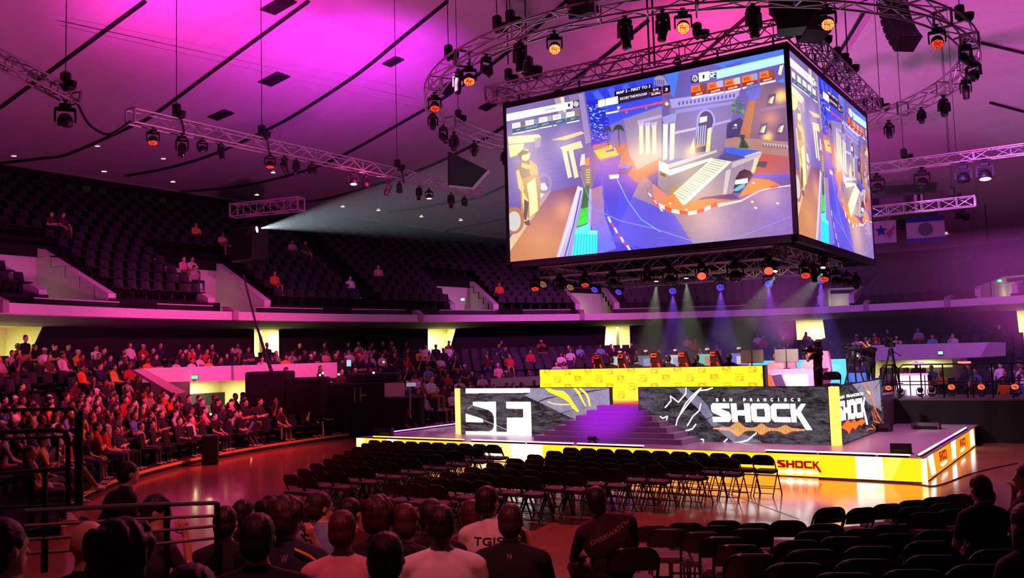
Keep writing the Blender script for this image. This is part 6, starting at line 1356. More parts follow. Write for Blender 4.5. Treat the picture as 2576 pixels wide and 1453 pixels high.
# ---- the crowd: a dozen poses, copied with their own clothes
PROTO = []
for kw in (dict(), dict(arms='cross', slouch=.3), dict(arms='knees', lean=-.6), dict(arms='phone', pitch=-.35), dict(arms='chin', lean=-.5), dict(arms='lap', slouch=.7, legs='out', long_sleeve=True), dict(arms='cross', turn=.5, long_hair=True), dict(arms='lap', turn=-.5, long_hair=True), dict(arms='lap', cap='cap', turn=.25), dict(arms='knees', lean=-.4, long_sleeve=True, turn=-.3)):
    B = seated(Body(), **kw); m = STD(TOPS['black'], PANTS[0], SKIN[0], HAIR[0], SHOE)
    if kw.get('cap'): m['cap'] = TOPS['white']
    PROTO.append((B.mesh('person', m, .019, 2), kw))
B = standing(Body(), 'down'); PSTAND = B.mesh('person', STD(TOPS['black'], PANTS[0], SKIN[0], HAIR[0], SHOE), .026, 2)
CN = ['black']*20+['dark grey']*10+['white']*8+['light grey']*5+['red']*5+['orange']*3+['navy']*6+['blue']+['maroon']*5+['pink']*3+['light blue']*2+['tan']*2+['olive']*2+['yellow']
def dress(o, top, pants, skin, hair):
    for i, m in enumerate((skin, hair, top, pants)): o.material_slots[i].link = 'OBJECT'; o.material_slots[i].material = m
NPERS = [0]
def crowd_person(P, rz, label=None, group=None, proto=None, top=None, pants=None, sc=1., skin=None):
    me = proto or random.choice(PROTO)[0]; tn = top or random.choice(CN); o = link(me, 'person', None, P, (0, 0, rz)); o.scale = (sc,)*3
    dress(o, TOPS[tn], pants or random.choice(PANTS), skin or random.choice(SKIN), random.choice((HAIR[0], HAIR[0], HAIR[1], HAIR[2]))); tag(o, label, 'person', group); NPERS[0] += 1; return o, tn
STC = (-11., 26.)
def look(P, Q=STC): return math.atan2(Q[1]-P[1], Q[0]-P[0])-PI/2
pc = []
for k, s in enumerate(BROWS):
    n = int((BT1-BT0)*(EA+EB)/2*s/.60)
    for i in range(n):
        th = BT0+(BT1-BT0)*(i+.5+random.uniform(-.18, .18))/n; P = ell(th, s, .42, bowl_z(s+.006)); q = proj(P+Vector((0, 0, 1.1)))
        if not (-20 < q[0] < 2600): continue
        x = q[0]
        if (7 <= k <= 8 and (345 < x < 855 or 2185 < x < 2535)) or (4 <= k <= 8 and (465 < x < 655 or 2190 < x < 2420)): continue
        dens = .96 if x < 880 and k < 7 else .30 if k < 3 and x < 1130 else .74 if x < 1130 else .50 if x < 1360 and k < 9 else .30 if x < 1560 else .20
        if k >= 11: dens *= .7
        if x < 160 and 5 < k < 10: dens *= .45
        if 640 < x < 720 and k > 10: dens = 0
        if k == 0 and 300 < x < 880: continue
        if random.random() < dens: pc.append(((P-Vector(CAMP)).length, P, x, k))
pc.sort(key=lambda c: c[0]); NIND = 236
def sect(x): return 'left lower stand' if x < 880 else 'stand behind the stage left side' if x < 1560 else 'stand behind the stage right side' if x < 2100 else 'right lower stand'
for d, P, x, k in pc[:NIND]:
    o, tn = crowd_person(P, look(P)+random.uniform(-.25, .25), None, None, sc=random.uniform(.93, 1.04)); o['label'] = 'seated spectator in %s top, %s row of the %s' % (tn, ORD[k], sect(x)); o['group'] = 'spectators in %s tops, %s row of the %s' % (tn, ORD[k], sect(x))
# those further back: one crowd
def merged(L, name, label):
    V = []; F = []; MI = []; ms = []; n0 = 0
    def mid(m):
        if m not in ms: ms.append(m)
        return ms.index(m)
    cache = {}
    for P, rz, me in L:
        if me.name not in cache:
            v = np.zeros(len(me.vertices)*3); me.vertices.foreach_get('co', v); f = [tuple(p.vertices) for p in me.polygons]; a = np.zeros(len(me.polygons), np.int32); me.polygons.foreach_get('material_index', a); cache[me.name] = (v.reshape(-1, 3), f, a)
        v, f, a = cache[me.name]; c, s = math.cos(rz), math.sin(rz); V.append(v@np.array([[c, -s, 0], [s, c, 0], [0, 0, 1]]).T+np.array(P)); F += [tuple(i+n0 for i in t) for t in f]; n0 += len(v)
        mm = [random.choice(SKIN), random.choice(HAIR[:2]), TOPS[random.choice(CN)], random.choice(PANTS), SHOE, TOPS['white']]; ids = np.array([mid(m) for m in mm]); MI.append(ids[a])
    me = bpy.data.meshes.new(name); me.from_pydata(np.vstack(V).tolist(), [], F)
    for m in ms: me.materials.append(m)
    me.polygons.foreach_set('material_index', np.concatenate(MI).astype(np.int32)); me.update(); return tag(link(me, name), label, 'crowd', None, 'stuff')
if len(pc) > NIND: merged([(P, look(P)+random.uniform(-.3, .3), random.choice(PROTO)[0]) for _, P, x, k in pc[NIND:]], 'crowd', 'distant seated spectators filling the stands behind the stage')
print('crowd', len(pc))
# ---- front row of the left stand, each with own clothes
FR = [(325, 1073, 'pink', 1, 0, 'white-pink tee with green print, denim trousers', .1), (376, 1066, 'navy', 0, 1, 'navy jersey with pale chest band', .2), (398, 1076, 'black', 3, 2, 'dark tee, arms on knees, tan trousers', .3), (441, 1058, 'light grey', 2, 1, 'pale tee with crossed arms, dark beard mask', .1), (479, 1054, 'black', 0, 1, 'black tee and white face mask', .3),
      (515, 1062, 'black', 0, 0, 'all black outfit, in shadow', .2), (543, 1046, 'navy', 0, 0, 'navy hoodie with paper on lap', .3), (582, 1042, 'white', 2, 5, 'white long sleeved top leaning back', .2), (602, 1032, 'light grey', 2, 5, 'light grey top, legs stretched out', .3), (650, 1036, 'dark grey', 1, 0, 'dark top, blue jeans', .2), (684, 1036, 'black', 1, 2, 'black hoodie, denim legs, white sign', .2), (716, 1030, 'black', 0, 0, 'black jacket beside white sign', .2), (748, 1022, 'dark grey', 3, 2, 'dark jacket and tan trousers', .3), (779, 1016, 'black', 0, 4, 'dark sweater, hand on chin', .2), (822, 1012, 'navy', 0, 0, 'navy jersey with white stripe at the row end', .1)]
for i, (x, y, top, pn, pr, txt, tw) in enumerate(FR):
    P = onz(x, y, .15+1.15); a = math.atan2((P[1]-EY)/EB, (P[0]-EX)/EA); f = max(1., .615/math.hypot((P[0]-EX)/EA, (P[1]-EY)/EB)); P = (EX+(P[0]-EX)*f, EY+(P[1]-EY)*f, .155)
    o, _ = crowd_person(P, look(P, (-8, 24)), 'front row spectator in '+txt, None, PROTO[pr][0], top, PANTS[pn], .89, SKIN[0])
    tag(link(SM, 'stadium_seat', None, (P[0], P[1], .10), (0, 0, look(P, (-8, 24)))), 'dark seat of front row spectator in '+' '.join(txt.split(',')[0].split()[:8]), 'seat')
def card(name, label, cat, P, w, h, rz, tilt, m, pts=None):
    mb = MB(); p = pts or [(-.5, -.5), (.5, -.5), (.5, .5), (-.5, .5)]; mb.prism([(x*w, 0, z*h) for x, z in p], (0, .012, 0)); o = mb.build(name, m, None, False, P); o.rotation_euler = (tilt, 0, rz); return tag(o, label, cat)
M_SIGN = mat('sign_card', '#d8c8cc', .8)
def fl_(x, y, z): return Vector(onz(x, y, z))
s1 = card('cheer_sign', 'pinkish cardboard sign held tilted in the front row', 'sign', fl_(628, 1075, .85), .55, .42, -.6, -.5, M_SIGN); s2 = card('cheer_sign', 'white rounded sign hanging from a hand in the front row', 'sign', fl_(708, 1090, .60), .24, .36, -.6, 0, M_SIGN); s3 = card('pennant_flag', 'white triangular pennant with violet mark at the row end', 'flag', fl_(812, 1076, .55), .36, .48, -.6, 0, M_SIGN, [(-.5, -.5), (.5, -.5), (-.1, .5)])
MB().prism([(-.08, -.012, -.12), (.0, -.012, -.16), (.05, -.012, 0), (-.02, -.012, .1), (.02, -.012, .0)], (0, .006, 0)).build('mark', mat('violet_print', '#5a3c9a', .7), s3); card('cheer_sign', 'white leaf shaped sign between two front row spectators', 'sign', fl_(660, 1068, .75), .22, .30, -.6, .2, M_SIGN, [(-.5, -.2), (0, -.5), (.5, .1), (.2, .5), (-.4, .4)])
P = fl_(524, 1165, 0)
for i, (x, y, lab) in enumerate(((529, 1168, 'black monitor speaker on the floor at the foot of the left stand'), (876, 1100, 'black speaker on the floor between the left stand and the stage'))):
    P = fl_(x, y, 0); t = thing('floor_speaker', lab, 'loudspeaker', P, face(P, TOCAM)); MB().rbox((0, 0, .42), (.46, .4, .82), .04).build('cabinet', M_BLACK, t); MB().bbox(-.19, .19, -.215, -.20, .06, .78).build('grille', mat('grille_grey', '#2a262c', .5, .4), t)
P = fl_(1022, 1078, 0)
# ---- people near the camera ------------------------------------------------
def hair_mesh(yaw, pitch, kind, mt):
    B = Body(); R = Matrix.Rotation(yaw, 3, 'Z')@Matrix.Rotation(pitch, 3, 'X'); f = lambda *p: tuple(R@Vector(p))
    k = {'short': 1., 'big': 1.18, 'long': 1.06, 'pony': 1.03, 'crop': .97}[kind]
    B.ell(f(0, -.018, .046), (.086*k, .103*k, .092*k), 'h', R); B.ell(f(0, -.045, -.005), (.081*k, .078*k, .085*k), 'h', R)
    if kind == 'big':
        for j in range(9): t = j*.7; B.ell(f(.07*math.cos(t), -.03+.06*math.sin(t), .06+.03*math.sin(2*t)), (.045, .045, .045), 'h')
    if kind == 'long': B.ell(f(0, -.06, -.12), (.092, .062, .17), 'h', R); B.ell(f(.055, -.01, -.10), (.04, .06, .14), 'h', R); B.ell(f(-.055, -.01, -.10), (.04, .06, .14), 'h', R)
    if kind == 'pony': B.ell(f(0, -.12, .03), (.035, .035, .035), 'h', R); B.cap(f(0, -.135, .02), f(.01, -.13, -.20), .036, .022, 'h')
    me = B.mesh('hair', {'h': mt}, .009, 2); n = len(me.vertices); co = np.zeros(n*3); no = np.zeros(n*3); me.vertices.foreach_get('co', co); me.vertices.foreach_get('normal', no); co = co.reshape(-1, 3); no = no.reshape(-1, 3)
    w = np.sin(co[:, :1]*260+np.sin(co[:, 2:]*60)*2)*.0014+rng.normal(size=(n, 1))*.0010+np.sin(co[:, :1]*75+co[:, 1:2]*85)*.004*(1. if kind == 'big' else .15); me.vertices.foreach_set('co', (co+no*w).reshape(-1)); me.update(); return me
def back_text(o, me, txt, zc, w, h, mt, name='lettering', slant=0., xo=0.):
    V, F = glyphs(txt, .02); bv = BVHTree.FromPolygons([v.co for v in me.vertices], [p.vertices for p in me.polygons]); P = []
    for x, z in V:
        X, Z = xo+(x-.5)*w, zc+(z-.5)*h+(x-.5)*w*slant; hit = bv.ray_cast(Vector((X, -1.2, Z)), Vector((0, 1, 0))); P.append((X, (hit[0].y if hit[0] is not None else -.15)-.006, Z))
    mb = MB(); mb.add(P, F); return mb.build(name, mt, o)
M_PRINT = mat('shirt_print_grey', '#94766a', .7); M_PRINTD = mat('shirt_print_dark', '#2a2228', .7)
HEROES = [ # head-top px, depth, top, skin, hair kind, hair mat, pose, yaw of body, label, extras
 ((28, 1283), 3.5, 'black', 0, 'short', 0, dict(arms='lap', turn=-.2), -.25, 'person at the lower left edge with dark hair and pink lit ear and cheek', {}),
 ((232, 1287), 4.2, 'black', 0, None, 0, dict(arms='lap', turn=-.1), 0, 'bald person seen from behind at the lower left', {}),
 ((308, 1292), 3.0, 'black', 0, 'big', 0, dict(arms='lap', turn=.1, w=1.05), .1, 'large dark haired person nearest the camera at the lower left', {}),
 ((374, 1240), 6.4, 'dark grey', 1, 'short', 0, dict(arms='chin', lean=-.6, turn=-.7, pitch=-.2), -.7, 'person in profile leaning forward by the rail', {}),
 ((266, 1160), 9.2, 'black', 0, 'short', 0, dict(arms='phone', lean=-1.2, slouch=-.2, long_sleeve=True), -.8, 'crouching person in black hoodie with bright phone by the stand', {}),
 ((570, 1262), 6.4, 'black', 0, 'short', 0, dict(arms='lap'), .1, 'dark haired person behind the rail end', {}),
 ((620, 1246), 7.6, 'black', 1, 'crop', 0, dict(arms='lap', turn=-.3, cap='cap'), .1, 'person in dark cap and glasses beside the rail end', {}),
 ((640, 1285), 4.3, 'black', 0, 'short', 0, dict(arms='lap', slouch=-.4, lean=-.4, w=1.15), .15, 'person in black jacket hunched in front of the curly pair', {}),
 ((690, 1240), 6.0, 'black', 0, 'big', 0, dict(arms='lap'), 0, 'curly dark haired person left of the jersey wearer', {}),
 ((736, 1239), 5.6, 'navy', 1, 'big', 1, dict(arms='chin', turn=-.35), -.1, 'curly haired person in navy jersey with yellow shoulder stripe', {'jersey': 1}),
 ((823, 1229), 7.4, 'light blue', 0, 'pony', 1, dict(arms='lap', turn=-.7), -.2, 'woman with ponytail in light blue top', {}),
 ((862, 1270), 5.2, 'pink', 0, 'crop', 2, dict(arms='lap', slouch=-.2), .05, 'short haired person in pale pink shirt', {}),
 ((893, 1243), 7.5, 'maroon', 0, 'short', 0, dict(arms='lap', turn=-.4), -.1, 'dark haired person in dark red top', {}),
 ((957, 1238), 5.7, 'black', 0, 'big', 1, dict(arms='lap', turn=-.15), .05, 'person with thick brown hair in black jersey lettered FL', {'text': ('FL', .86, .10, .06, -.11)}),
 ((1015, 1254), 5.9, 'black', 0, 'short', 2, dict(arms='lap', turn=.1), .1, 'auburn haired person in black jersey lettered YNN', {'text': ('FLYNN', .88, .36, .06, .0)}),
 ((970, 1320), 4.1, 'maroon', 0, 'short', 0, dict(arms='lap'), .1, 'dark haired person in dark maroon hoodie, nearest at bottom middle', {}),
 ((1086, 1243), 6.4, 'black', 0, 'short', 0, dict(arms='lap'), 0, 'dark haired person half hidden behind the white shirt', {}),
 ((1108, 1258), 5.4, 'white', 1, 'short', 0, dict(arms='lap', slouch=-.3, w=1.1), .05, 'dark haired person in white shirt with rounded back', {}),
 ((1186, 1248), 7.0, 'maroon', 0, 'long', 2, dict(arms='lap'), 0, 'person with long reddish hair', {}),
 ((1234, 1212), 6.8, 'white', 1, 'short', 0, dict(arms='lap', turn=-.3), -.15, 'dark haired person in white shirt lettered TGIS', {'text': ('TGIS', .90, .22, .055, .0)}),
 ((1285, 1254), 6.0, 'black', 1, 'short', 1, dict(arms='chin', w=1.08), -.1, 'person in black tee with small square badge, hand raised', {'badge': 1}),
 ((2455, 1186), 7.9, 'black', 0, 'short', 0, dict(arms='lap', w=1.05), .3, 'dark silhouette of a person among the right chairs', {}),
 ((2566, 1160), 8.2, 'black', 0, 'short', 0, dict(arms='chin', w=1.1, turn=.5), .7, 'dark person at the right edge of the picture', {}),
 ((2568, 1255), 5.5, 'dark grey', 0, 'long', 1, dict(arms='lap', w=1.0), .3, 'dim long haired person at the lower right edge', {}),
 ((480, 1398), 2.7, 'maroon', 0, 'short', 0, dict(arms='lap', w=1.2, slouch=-.3), .2, 'person with reddish dark shoulder at the very bottom left', {}),
]
def put(top, D, zhead=1.31):
    P = dep(top[0], top[1], D); z = max(0., round((P[2]-zhead)/.05)*.05); Q = CAMP+(np.array(P)-CAMP)*((z+zhead-EYE)/(P[2]-EYE)); return Q[0], Q[1], z
for i, (top, D, tp, sk, hk, hm, kw, yaw, label, ex) in enumerate(HEROES):
    x, y, z = put(top, D); rz = .56+yaw; kw = dict(kw); cap = kw.pop('cap', None)
    B = seated(Body(), hair=False, fine=True, cap=cap, **kw); m = STD(TOPS[tp], PANTS[i % 3], SKIN[sk], HAIR[hm], SHOEB)
    if cap: m['cap'] = TOPS['black']
    me = B.mesh('person', m, .0145, 3); o = link(me, 'person', None, (x, y, z), (0, 0, rz)); tag(o, label, 'person'); NPERS[0] += 1
    sl, ln_ = kw.get('slouch', 0), kw.get('lean', 0); hd = (kw.get('turn', 0)*.06, -.030-ln_*.2-sl*.10, .46+.695)
    if hk: link(hair_mesh(kw.get('turn', 0), kw.get('pitch', 0), hk, HAIR[hm]), 'hair', o, hd)
    if 'text' in ex: t, zc, w, h, xo = ex['text']; back_text(o, me, t, zc, w, h, M_PRINTD if tp == 'white' else M_PRINT, xo=xo)
    if 'badge' in ex: back_text(o, me, 'N', .965, .03, .03, M_PRINT, 'badge'); 
    if 'jersey' in ex:
        mb = MB(); mb.tube([(.06, -.135, 1.0), (.14, -.12, .96), (.21, -.09, .90), (.235, -.08, .82)], .012, 5); mb.build('shoulder_stripe', TOPS['yellow'], o); back_text(o, me, 'W', .945, .045, .045, M_PRINT, 'emblem')
    dup(CH0, (x, y, z), (0, 0, rz), 'dark folding chair under '+label.split(',')[0].replace('person at ', 'the one at '))['label'] = ('dark folding chair of the '+' '.join(label.split(',')[0].replace('seen from behind ', '').split()[:9]))
    if z > .04: struct(MB().bbox(x-.55, x+.55, y-.5, y+.75, .003, z-.003).build('floor_riser_%d' % (10+i), mat('riser_dark', '#2c2226', .8)))
# the person leaning back on a chair, seen from behind
x, y, z = put((1556, 1214), 7.6, 1.26); B = seated(Body(), arms='knees', lean=-.1, turn=-.5, pitch=.25, legs='wide', long_sleeve=True, hair=False, fine=True, w=1.12)
m = STD(TOPS['dark maroon'], PANTS[0], SKIN[1], HAIR[0], SHOEB); me = B.mesh('person', m, .0145, 3)
import bmesh
o = link(me, 'person', None, (x, y, z), (0.05, -.16, .80)); tag(o, 'person in dark lettered hoodie leaning on a chair, head tilted up to the screen', 'person'); NPERS[0] += 1
link(hair_mesh(-.5, .25, 'short', HAIR[0]), 'hair', o, (-.03, -.01, 1.155)); back_text(o, me, 'OVERWATCH', .90, .36, .040, M_PRINT, slant=.28, xo=.0)
me.materials[list('shtbx').index('h') if False else 3] = PANTS[0]
# bare shins
D_ = B.dist(np.array([p.center[:] for p in me.polygons])); lab = [p[4] for p in B.pr]; am = D_.argmin(0)
for p in me.polygons:
    if lab[am[p.index]] == 'bottom' and p.center.z < .40: p.material_index = 0
dup(CH0, (x+.10, y-.03, z), (0, 0, .62), 'dark folding chair carrying the leaning person in the lettered hoodie')
if z > .04: struct(MB().bbox(x-.6, x+.6, y-.5, y+.8, .003, z-.003).build('floor_riser_60', mat('riser_dark', '#2c2226', .8)))
# ---- rails at the lower left -----------------------------------------------
M_RAILB = mat('rail_black_pipe', '#131013', .4, .4)
t = thing('guard_rail', 'low four bar metal rail in front of the lower left spectators', 'rail', dep(300, 1330, 5.6)); O = np.array(t.location)
bars = [((60, 1285), (345, 1270), (546, 1264)), ((60, 1322), (345, 1305), (546, 1296)), ((60, 1357), (345, 1338), (546, 1322)), ((60, 1392), (345, 1372), (546, 1352))]
def rp(px, py, D=5.6): return np.array(dep(px, py, D))-O
for i, b in enumerate(bars): MB().tube([rp(*b[0], 5.2), rp(*b[1], 5.7), rp(*b[2], 6.2)], .016 if i == 0 else .011, 6).build('rail_bar', M_STEEL if i == 0 else mat('rail_tube', '#a08c8a', .35, .5), t)
for a, D in ((113, 5.3), (285, 5.6), (420, 5.9), (546, 6.2)):
    y0 = 1285-(a-60)*.043; MB().bar(rp(a, y0, D), Vector(rp(a, y0, D))-Vector((0, 0, .36)), .034, .02).build('post', M_RAILB, t)
t = thing('stair_rail', 'tall black pipe rail at the left edge', 'rail', dep(100, 1180, 7.6)); O = np.array(t.location)
for nm, pts, r in (('top_pipe', [(-40, 1032), (187, 1028), (192, 1040), (192, 1270)], .022), ('hand_pipe', [(-40, 1088), (150, 1081), (165, 1086), (171, 1102), (172, 1270)], .030), ('middle_pipe', [(-40, 1105), (165, 1098)], .018), ('lower_pipe', [(-40, 1194), (168, 1178)], .028), ('post', [(113, 1188), (113, 1275)], .032), ('outer_post', [(203, 1030), (203, 1275)], .03), ('foot_pipe', [(-40, 1280), (205, 1268)], .02), ('inner_post', [(145, 1100), (143, 1160)], .02)):
    MB().tube([rp(x_, y_, 7.6) for x_, y_ in pts], r*.72, 8).build(nm, M_RAILB, t)
# ================================================================== on the platform
M_ORGT = mat('chair_orange_trim', '#e8502a', .5); M_PNKC = mat('chair_pink', '#d87aa8', .6)
def gaming_chair(P, rz, label, trim, shell):
    t = thing('gaming_chair', label, 'chair', P, rz); pr = [(-.24, .46), (-.27, .75), (-.22, .98), (-.16, 1.20), (-.13, 1.28), (.13, 1.28), (.16, 1.20), (.22, .98), (.27, .75), (.24, .46)]
    MB().prism([(x, -.26-(z-.46)*.18, z) for x, z in pr], (0, .09, 0)).build('backrest', shell, t); MB().rbox((0, 0, .44), (.52, .52, .12), .04).build('seat', shell, t)
    for s in (-1, 1):
        MB().tube([(s*.20, -.285, .52), (s*.225, -.33, .74), (s*.15, -.38, .95)], .030, 5).build('trim', trim, t); MB().rbox((s*.30, .02, .66), (.07, .30, .04), .015).build('armrest', M_BLACK, t)
    MB().tube([(-.12, -.405, 1.22), (.12, -.405, 1.22), (.09, -.40, 1.14), (-.09, -.40, 1.14)], .024, 5, True).build('headrest_slot', trim, t)
    MB().lathe([(.04, .05), (.04, .40)], 8).build('gas_lift', M_BLACKMET, t)
    for k in range(5): MB().bar((0, 0, .07), (.28*math.cos(k*1.257), .28*math.sin(k*1.257), .05), .05, .04).build('foot', M_BLACK, t)
    return t
def monitor(P, rz, label, mscreen, w=.62):
    t = thing('monitor', label, 'monitor', P, rz); MB().rbox((0, .02, .36), (w, .04, .37), .012).build('casing', mat('monitor_grey', '#6a6460', .5), t); MB().bbox(-w/2+.015, w/2-.015, -.004, .0, .19, .53).build('screen', mscreen, t); MB().lathe([(.11, 0), (.10, .015), (.02, .03), (.02, .22)], 10, Matrix.Translation((0, .06, 0))).build('stand', M_BLACK, t); return t
def canv_screen(name, f):
    cv = Canvas(96, 54, None, 1, '#205078'); f(cv); return display_mesh(name, cv.out(), .6, .34, SCR_M)
SCR_M = led('monitor_picture', 1.3, False)
def desk(P, w, label, col='#c890b0'):
    t = thing('player_desk', label, 'desk', P); m = mat('desk_'+col, col, .6); MB().rbox((0, 0, .72), (w, .8, .04), .01).build('desktop', m, t)
    for s in (-1, 1): MB().bbox(s*w/2-.03, s*w/2+.03, -.36, .36, .0, .70).build('side_panel', m, t)
    MB().bbox(-w/2+.03, w/2-.03, -.36, -.33, .1, .70).build('front_panel', m, t); return t
YC = 25.15
xs = [float(ony(px, 915, YC)[0]) for px in (1527, 1588, 1670, 1741, 1823)]
dk = desk((sum(xs)/5+.45, YC+1.05, PZ), xs[-1]-xs[0]+1.8, 'long dark player desk behind the yellow wall', '#2a2430')
mcols = [((.9, .95, 1.), (.35, .85, 1.)), ((.25, .25, .4), (.4, .5, .8)), ((1., .95, 1.), (.55, .55, 1.)), ((.2, .9, .7), (.9, .3, .2)), ((.15, .2, 1.), (.9, .9, 1.))]
for i, x in enumerate(xs):
    gaming_chair((x, YC, PZ+.10), -.45+random.uniform(-.1, .1), 'black gaming chair with orange trim, %s from the left' % ORD[i], M_ORGT, mat('chair_dark_red', '#38140f', .6))
    o, _ = crowd_person((x+.12, YC+.02, PZ), .1, 'player hunched at a monitor in the %s orange trimmed chair' % ORD[i], None, PROTO[2][0], 'black')
    a, b = mcols[i]
    mx = float(ony((1557, 1622, 1697, 1777, 1857)[i], 915, YC+1.0)[0]); t = monitor((mx, YC+1.02, PZ+.745), 0, 'lit monitor facing the chairs, %s from the left' % ORD[i], glow('mon_%d' % i, a, .55, False))
    MB().bbox(-.05, .28, -.008, -.004, .22, .45).build('screen_window', glow('monb_%d' % i, b, .6, False), t)
    c = thing('desk_camera', 'small camera on an arm above the %s lit monitor' % ORD[i], 'camera', (mx+.02, YC+1.2, PZ+.745)); MB().tube([(0, 0, 0), (0, 0, .55), (0, -.1, .66)], .012, 5).build('arm', M_BLACKMET, c); MB().rbox((0, -.14, .68), (.10, .14, .07), .02).build('camera_body', M_WHITE, c)
    p2 = float(ony((1565, 1630, 1712, 1795, 1870)[i], 905, YC+2.3)[0]); o, _ = crowd_person((p2, YC+2.35, PZ), PI+random.uniform(-.2, .2), 'opposing player in pale top facing the camera, %s from the left' % ORD[i], None, PROTO[3][0], ('light blue', 'blue', 'pink', 'pink', 'white')[i])
# right team desk with its front panels
YD = 24.5; xa, xb = float(ony(1925, 940, YD)[0]), float(ony(2062, 945, YD)[0]); zt = float(ony(1990, 928, YD)[2])
t = thing('team_desk', 'pink desk with orange and white front panels at the right', 'desk', ((xa+xb)/2, YD, PZ)); w = xb-xa; ht = zt-PZ
M_DP = mat('desk_pink', '#d88ab4', .6); MB().bbox(-w/2, w/2, 0, .9, ht-.05, ht).build('desktop', M_DP, t); MB().hexa([(-w/2, 0, 0), (w/2+.12, 0, 0), (w/2+.12, .8, 0), (-w/2, .8, 0), (-w/2, 0, ht-.05), (w/2, 0, ht-.05), (w/2, .8, ht-.05), (-w/2, .8, ht-.05)]).build('body', M_DP, t)
def fp(nm, pts, m): MB().prism([(-w/2+x*w, -.02, z*ht) for x, z in pts], (0, .015, 0)).build(nm, m, t)
fp('orange_panel', [(0, 0), (.24, 0), (.10, .82), (0, .84)], glow('panel_orange', (1., .10, .01), 1.6)); fp('violet_panel', [(.27, 0), (.46, 0), (.30, .84), (.12, .80)], mat('panel_violet', '#5a3a70', .5)); fp('white_panel', [(.48, 0), (.80, 0), (.79, .80), (.77, .83), (.33, .83)], glow('panel_white', (1., .98, 1.), 1.7))
fp('lit_edge', [(.10, .84), (.30, .88), (.30, .84), (.12, .80)], glow('panel_edge_pink', (1., .5, .9), 1.5))
for i, px in enumerate((1893, 1980)):
    x = float(ony(px, 910, YD+.5)[0]); zz = float(ony(px, 925, YD+.5)[2])
    t = monitor((x, YD+.5, PZ+ht-.0), PI, 'beige monitor back on the right desk, %s one' % ('left' if i == 0 else 'right'), glow('mon_off', (.4, .5, .9), .4, False), .66); MB().bbox(-.012, .012, .042, .05, .19, .53).build('back_seam', M_BLACK, t)
    gaming_chair((x+.55, YD+1.5, PZ), PI-.3, 'pink and white player chair behind the %s monitor back' % ('left' if i == 0 else 'right'), M_WHITE, M_PNKC)
    crowd_person((x+.35, YD+1.45, PZ), PI, 'player in pink top behind the %s monitor back' % ('left' if i == 0 else 'right'), None, PROTO[0][0], 'pink')
# cyan display wall behind the desk
YCY = 28.2; a0, a1 = ony(1990, 905, YCY), ony(2128, 905, YCY); zb_ = PZ
cv = Canvas(120, 90, None, 1, (.10, .80, 1.1)); cv.poly([(0, 52), (40, 60), (60, 90), (0, 90)], (.08, .12, .7)); cv.poly([(55, 60), (85, 90), (60, 90)], (.1, .2, .9)); cv.ell((40, 30), 22, 9, (.05, .6, .9), .5); cv.ell((90, 22), 18, 8, (.25, 1., 1.2), .6); cv.ell((80, 60), 14, 9, (.05, .65, 1.), .6)
t = thing('cyan_display', 'bright cyan display wall behind the right desk', 'screen', ((a0[0]+a1[0])/2, YCY, zb_)); wv, hv = a1[0]-a0[0], float(a0[2])-zb_
link(display_mesh('picture', cv.out()*.95, wv, hv, LEDM), 'display', t, (0, -.01, hv/2)); MB().bbox(-wv/2, wv/2, 0, .12, 0, hv).build('casing', M_STAGEBLK, t)
b0, b1 = ony(2134, 938, YCY-.3), ony(2200, 938, YCY-.3); t2 = thing('blue_panel', 'blue lit panel right of the cyan display', 'screen', ((b0[0]+b1[0])/2, YCY-.3, zb_)); hb = float(b0[2])-zb_; MB().bbox(-(b1[0]-b0[0])/2, (b1[0]-b0[0])/2, 0, .1, 0, hb).build('panel', glow('panel_blue', (.05, .16, .75), 1.0), t2)
t3 = thing('cyan_display_strip', 'long low cyan display far behind the players', 'screen', (0, 0, 0)); c0, c1 = ony(1868, 908, 30.5), ony(2010, 905, 30.5); MB().bbox(c0[0], c1[0], 30.5, 30.6, PZ, float(c0[2])).build('display', glow('panel_cyan', (.12, .85, 1.1), .85), t3)
# folding chair on the platform
P = ony(2090, 945, 23.0); dup(CH0, (P[0], 23.0, PZ), (0, 0, .4), 'red lit folding chair on the platform beside the camera operator')
# camera operators
def operator(px, py, Y, h, label, arms, rz, **kw):
    P = ony(px, py, Y); s = (float(P[2])-PZ)/1.745; B = standing(Body(), arms, hair=False, fine=True, **kw); me = B.mesh('person', STD(TOPS['black'], PANTS[0], SKIN[0], HAIR[0], SHOEB), .016, 3); o = link(me, 'person', None, (P[0], Y, PZ), (0, 0, rz)); o.scale = (s,)*3; tag(o, label, 'person'); NPERS[0] += 1
    link(hair_mesh(kw.get('yaw', 0), kw.get('pitch', 0), 'short' if h else 'big', HAIR[0]), 'hair', o, (0, 0, 1.61)); return o, s
def video_camera(P, rz, label, s=1.):
    t = thing('video_camera', label, 'camera', P, rz); t.scale = (s,)*3; MB().rbox((0, 0, 0), (.16, .42, .20), .03).build('camera_body', M_BLACK, t); MB().lathe([(.06, 0), (.075, .12), (.085, .22), (.08, .24)], 14, Matrix.Translation((0, .2, 0))@Matrix.Rotation(-PI/2, 4, 'X')).build('lens', M_BLACKMET, t, True); MB().rbox((-.14, .08, .12), (.12, .16, .10), .02).build('viewfinder', M_BLACK, t); MB().tube([(0, -.12, .10), (0, -.08, .19), (0, .12, .19), (0, .16, .10)], .018, 6).build('top_handle', M_BLACK, t); MB().rbox((0, -.28, 0), (.12, .12, .18), .02).build('battery', M_BLACK, t); return t
o1, s1_ = operator(2054, 856, 23.2, 0, 'camera operator in black holding a shoulder camera on the platform', 'camera', 1.3, yaw=.1, w=1.0)
P = ony(2046, 880, 23.1); video_camera((P[0], 23.1, P[2]), 1.35, 'shoulder video camera held by the standing operator', .68)
